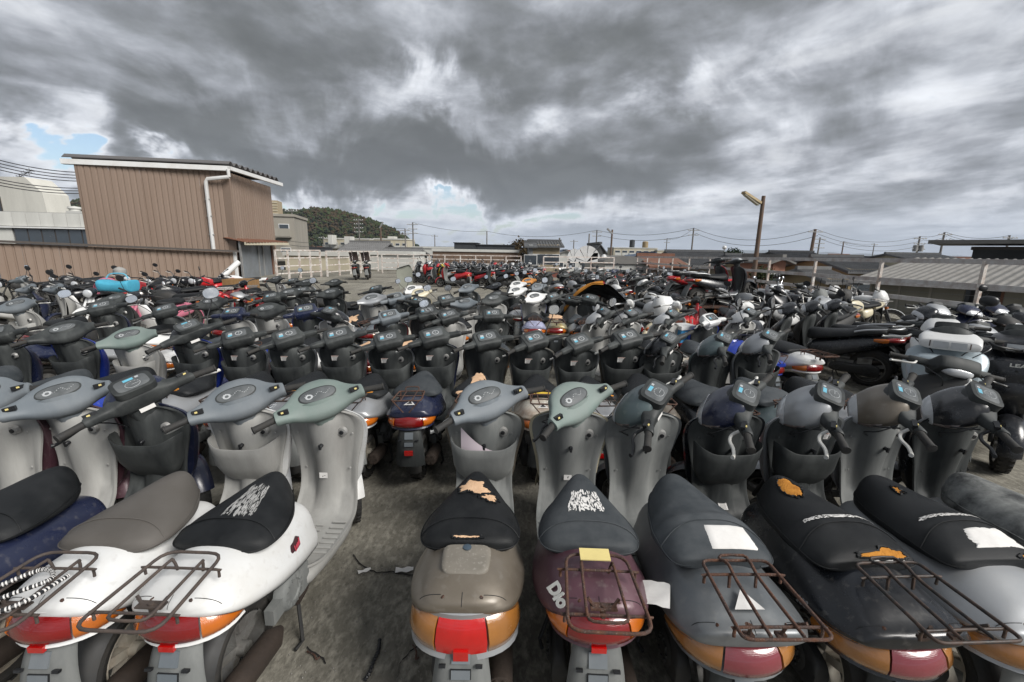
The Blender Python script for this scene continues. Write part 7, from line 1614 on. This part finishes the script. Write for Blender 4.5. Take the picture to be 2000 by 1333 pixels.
EMB = mat('emblem_white', (.62,.62,.58), rough=.4, dirt=.2); EMD = mat('emblem_dark', (.05,.02,.025), rough=.4, dirt=.2); EMR = mat('emblem_red', (.45,.05,.08), rough=.5)
bodyo = {o: [c for c in o.children if c.name.startswith('body_cover')][0] for o in (l1, l2, br, di, gm, bt)}
side_text(bodyo[di], 'round', .30, 158, 'Dio', .062, EMB, .25, .003, True, spin=R(2)); side_text(bodyo[di], 'round', .30, 166, 'BASIC MODEL', .010, EMB, 0, .0006, True, spin=R(2))
side_text(bodyo[bt], 'wedge', .50, 200, '100', .035, COLS['silver'], .3, .002, True)
lx = side_text(bodyo[l2], 'round', .62, 4, 'Lead', .034, EMR, .35, .001, False, spin=R(18))
pp, du, dv = on_body('round', .62, 4, .001); nn = Vector((1,0,0)); me = MB().grid([[Vector((q_*x_*.048, q_*y_*.024, z_)) for x_, y_ in ((-1,-.9),(-.6,-1),(.0,-.8),(.7,-.9),(1.1,.2),(.7,1),(0,.85),(-.6,1),(-1,.3))] for z_, q_ in ((0,1),(.002,1),(.0024,.9))], True, caps=True).mesh('badge', 60)
xx = du; n_ = du.cross(dv).normalized(); n_ = n_ if n_.x > 0 else -n_; q = Matrix((xx, n_.cross(xx), n_)).transposed() @ Matrix.Rotation(R(18), 3, 'Z'); put('badge', me, EMD, bodyo[l2], loc=pp, rot=q.to_euler())
bpy.data.objects.remove(lx); side_text(bodyo[l2], 'round', .62, 4, 'Lead', .030, EMR, .35, .001, False, spin=R(18)).location += n_*.003
side_text(bodyo[l1], 'round', .50, 40, 'C R', .030, EMD, 0, .0, False)
fr = [c for c in ld.children if c.name.startswith('front_cover')][0]; fr2 = [c for c in le.children if c.name.startswith('front_cover')][0]
for par, colr, m2 in ((ld, 'paleblue', PK), (le, 'black', PB)):
    bx = put('front_box', cached('fbox', lambda: MB().grid([[Vector((.195*w_*sgp(math.cos(a), .35), y_, .66 + .19*h_*sgp(math.sin(a), .35))) for a in [2*math.pi*k/40 for k in range(40)]] for y_, w_, h_ in ((.28,1,1),(.44,.99,.98),(.485,.93,.93),(.497,.80,.82),(.50,.3,.3))], True, caps=True).mesh('front_box', 50)), COLS[colr], par)
    for k in range(4): put('vent_slot', cached(('slot', k), lambda: MB().box((0,.494,.555+.024*k), (.22,.016,.007)).mesh('vent_slot', smooth=False)), m2, bx)
    put('bolt', MB().lathe([(0,.010),(.006,.009),(.007,0)], 8, 'Y', Matrix.Translation((.02,.497,.76))).mesh('bolt'), PB, bx)
    hb = [c for c in par.children if c.name.startswith('handlebar_cover')][0]
    for c_ in list(hb.children):
        if c_.name.split('.')[0] in ('nose_cover', 'headlight', 'warning_label'):
            for g_ in list(c_.children): bpy.data.objects.remove(g_)
            bpy.data.objects.remove(c_)
    put('lamp_bank', cached('lampbank', lambda: MB().grid([[Vector((.155*w_*sgp(math.cos(a), .5), y_ - .0, z0_ + h_*sgp(math.sin(a), .6))) for a in [2*math.pi*k/32 for k in range(32)]] for y_, w_, z0_, h_ in ((-.05,.5,.040,.015),(-.02,.85,.02,.028),(.05,.98,.0,.038),(.11,.96,-.02,.036),(.135,.93,-.025,.032),(.138,.9,-.025,.028))], True, caps=True).mesh('lamp_bank', 50)), COLS[colr] if colr != 'paleblue' else COLS['white'], hb)
    for s in (-1, 1):
        put('headlight', cached(('lb', s), lambda: MB().box((s*.042,.130,-.025), (.074,.020,.042)).mesh('headlight')), LCL, hb); put('turn_signal', cached(('lt', s), lambda: MB().box((s*.112,.120,-.022), (.052,.024,.038), rot=Matrix.Rotation(-s*.35, 3, 'Z')).mesh('turn_signal')), LSM, hb)
decal([c for c in le.children if c.name.startswith('front_box')][0], 'LEAD', .036, (.0,.503,.80), (R(90),0,R(180)), EMB, .001, 0, sx=1.5)
decal([c for c in ld.children if c.name.startswith('front_box')][0], 'Lead', .028, (.03,.503,.81), (R(90),0,R(180)), EMD, 0, .3, sx=1.4)
# white cloth and tape bits, cable lock, lilac sheet, shopping tags
lk_pts = spl([(x_, y_*.87-.215, z_) for x_, y_, z_ in [(-.13,-.88,.74),(-.17,-.93,.66),(-.16,-.96,.56),(-.12,-.93,.62),(-.08,-.90,.72),(.0,-.82,.75),(.08,-.74,.76),(.02,-.70,.765),(-.06,-.78,.755),(-.12,-.86,.75),(-.02,-.90,.745),(.08,-.84,.75),(.10,-.70,.745)]], 30)
t = thing('cable_lock', 'black and white braided cable lock wound round the left rack', 'lock', (-1.53, 2.05, 0), R(0))
mbl, mbw = MB(), MB()
for i in range(len(lk_pts)-1): (mbl if (i*7 % 5 < 3) else mbw).tube([lk_pts[i], lk_pts[i+1]], .0068, 6)
o = put('cable', mbl.mesh('cable'), PB, t); put('braid', mbw.mesh('braid'), PAPER, o)
tl = [c for c in di.children if c.name.startswith('luggage_rack')][0]
put('tape', MB().box((-.005,-.585,.752), (.105,.060,.004), rot=Matrix.Rotation(.10, 3, 'X')).mesh('tape'), YEL, tl)
t = thing('lilac_plate', 'curved lilac plastic sheet standing in the front pocket of the bronze scooter', 'plastic sheet', (-.155, 2.09, 0))
put('sheet', MB().grid([[Vector((-.13 + .21*u, 2*.125 - .025*math.sin(u*3.1) , .655 + v*(.13*(1-u)**1.5 + .02) - .015*u)) for u in [k/10 for k in range(11)]] for v in (0, .5, 1)]).grid([[Vector((-.13 + .21*u, .253 - .025*math.sin(u*3.1) , .655 + v*(.13*(1-u)**1.5 + .02) - .015*u)) for u in [k/10 for k in range(11)]] for v in (0, .5, 1)]).mesh('sheet', 60), PINKW, t)
t = thing('torn_paper', 'crumpled white envelope lying between the wine and gunmetal scooters', 'paper', (.49, 1.36, .60), R(-20))
put('sheet', MB().grid([[Vector((x_*.09, y_*.06, .012*math.sin(x_*2) + .01*noise.noise(Vector((x_*3,y_*3,0))))) for x_ in [k/4-1 for k in range(9)]] for y_ in [k/3-1 for k in range(7)]]).mesh('sheet'), PAPER, t)
# storage lid and lock on the bronze tail
put('tail_lid', MB().grid([[Vector((.088*w_*sgp(math.cos(a), .4)*(1+.12*math.sin(a)), -.70 + .062*w_*sgp(math.sin(a), .4), .692 + z_ + (.014 if math.sin(a) > 0 else -.012)*abs(math.sin(a))*w_)) for a in [2*math.pi*k/32 for k in range(32)]] for z_, w_ in ((-.02,1),(.004,1),(.009,.96),(.011,.8),(.012,.2))], True, caps=True).mesh('tail_lid', 50), mat('lid_greybrown', (.17,.155,.13), rough=.6, dirt=.4, dirtcol=(.11,.10,.08), speck=.4), br)
put('lock', MB().lathe([(0,.016),(.004,.016),(.005,.011),(.006,.0)], 18, 'Z', Matrix.Translation((0,-.655,.712))).mesh('lock'), mat('lock_blue', (.08,.12,.16), rough=.4, metal=.5), br)
put('sticker', MB().add([(-.022,-.903,.355),(.026,-.903,.352),(.018,-.905,.325),(.004,-.907,.300),(-.004,-.905,.322)], [(0,1,2,3,4)]).mesh('sticker'), PAPER, [c for c in br.children if c.name.startswith('rear_fender')][0])
for par, xoff in ((gm, 0),):
    put('triangle_sticker', MB().add([(-.05,-.865,.6665),(.05,-.865,.6665),(0,-.80,.688)], [(0,1,2)]).mesh('triangle_sticker'), PAPER, bodyo[gm])
for o in [o for o in list(sc.objects) if o.get('group') == G2]:
    if any(k in o['label'] for k in ('blue scooter with rusty', 'rust-streaked')):
        bb = [c for c in o.children if c.name.startswith('body_cover')][0]
        put('triangle_sticker', cached('tri', lambda: MB().add([(-.042,-.80,.6745),(.042,-.80,.6745),(0,-.735,.6895)], [(0,1,2)]).add([(-.022,-.788,.680),(.022,-.788,.680),(0,-.755,.688)], [(0,1,2)], 1).mesh('triangle_sticker')), [PAPER, PB], bb)
# marks and litter on the deck
t = thing('deck_crack', 'crooked dark crack with pale crumbled patch on the concrete aisle', 'crack', (0,0,0))
pts = [gnd(*p_) for p_ in ((690,1085),(705,1105),(735,1120),(765,1118),(800,1125),(830,1120))]; del t['category']; del t['label']; bpy.data.objects.remove(t)
mbk = MB()
for line_ in (pts, [gnd(*p_) for p_ in ((830,1255),(800,1275),(780,1300),(775,1330))], [gnd(*p_) for p_ in ((600,1265),(625,1285),(640,1300))]):
    ps = []
    for a, b in zip(line_, line_[1:]):
        for k in range(5): q = a.lerp(b, k/5); ps.append(Vector((q.x + .012*noise.noise(q*30), q.y + .012*noise.noise(q*31+Vector((5,0,0))), .0046)))
    w_ = [.004 + .004*abs(noise.noise(p_*20)) for p_ in ps]
    mbk.grid([[p_ + Vector((0,-w,0)) for p_, w in zip(ps, w_)], [p_ + Vector((0,w,0)) for p_, w in zip(ps, w_)]])
put('concrete_crack', mbk.mesh('concrete_crack', smooth=False), mat('crack_dark', (.012,.011,.010), rough=1, dirt=0), kind='structure')
rd = random.Random(4); mbp = MB()
for k in range(420):
    q = gnd(rd.uniform(560, 1010), rd.uniform(1000, 1333)) if k % 3 else gnd(rd.gauss(735, 50), rd.gauss(1115, 10)); s = rd.uniform(.001,.005)
    mbp.add([q + Vector(v)*s for v in ((1,0,0),(0,1.2,0),(-1,.2,0),(.1,-1,0),(0,0,1.0))], [(0,1,4),(1,2,4),(2,3,4),(3,0,4)])
put('crumbs', mbp.mesh('crumbs', smooth=False), mat('crumb', (.22,.21,.19), rough=1), kind='stuff', label='small concrete crumbs scattered over the near aisle', category='rubble')
for i, (px, py, w, h, lb) in enumerate(((790, 1115, .05, .018, 'flat white scrap beside the crack in the aisle'), (712, 1117, .035, .012, 'thin pale flake lying at the left end of the crack'))):
    q = gnd(px, py); t = thing('paper_scrap', lb, 'scrap', (q.x, q.y, .006), R(8+20*i)); put('scrap', MB().grid([[Vector((x_*w, y_*h*(1+.3*math.sin(x_*5)), .004*abs(x_))) for x_ in [k/4-1 for k in range(9)]] for y_ in (-1, 0, 1)]).mesh('scrap'), PAPER, t)
t = thing('braided_cord', 'short black braided cord lying on the concrete near the bronze scooter', 'cord', gnd(735, 1290))
cp = [gnd(*p_) - t.location + Vector((0,0,.010)) for p_ in ((742,1252),(739,1275),(730,1295),(722,1318),(712,1333))]
put('cord', MB().tube(spl(cp, 6), [.008 + .002*((i % 2)*2-1) for i in range(25)], 7).mesh('cord'), PB, t)
for i, (a_, b_, lb) in enumerate((((600,1275),(618,1290), 'small rusty wire hook on the near concrete'), ((806,1262),(812,1290), 'rusty bolt standing by the bronze scooter wheel'))):
    t = thing('rusty_hook', lb, 'hook', gnd(*a_)); q = gnd(*b_) - t.location; put('hook', MB().tube(spl([(0,0,.006),(q.x*.5+.01,q.y*.5,.010),(q.x,q.y,.006),(q.x+.012,q.y+.008,.008)], 4), .004, 6).mesh('hook'), RUST, t)
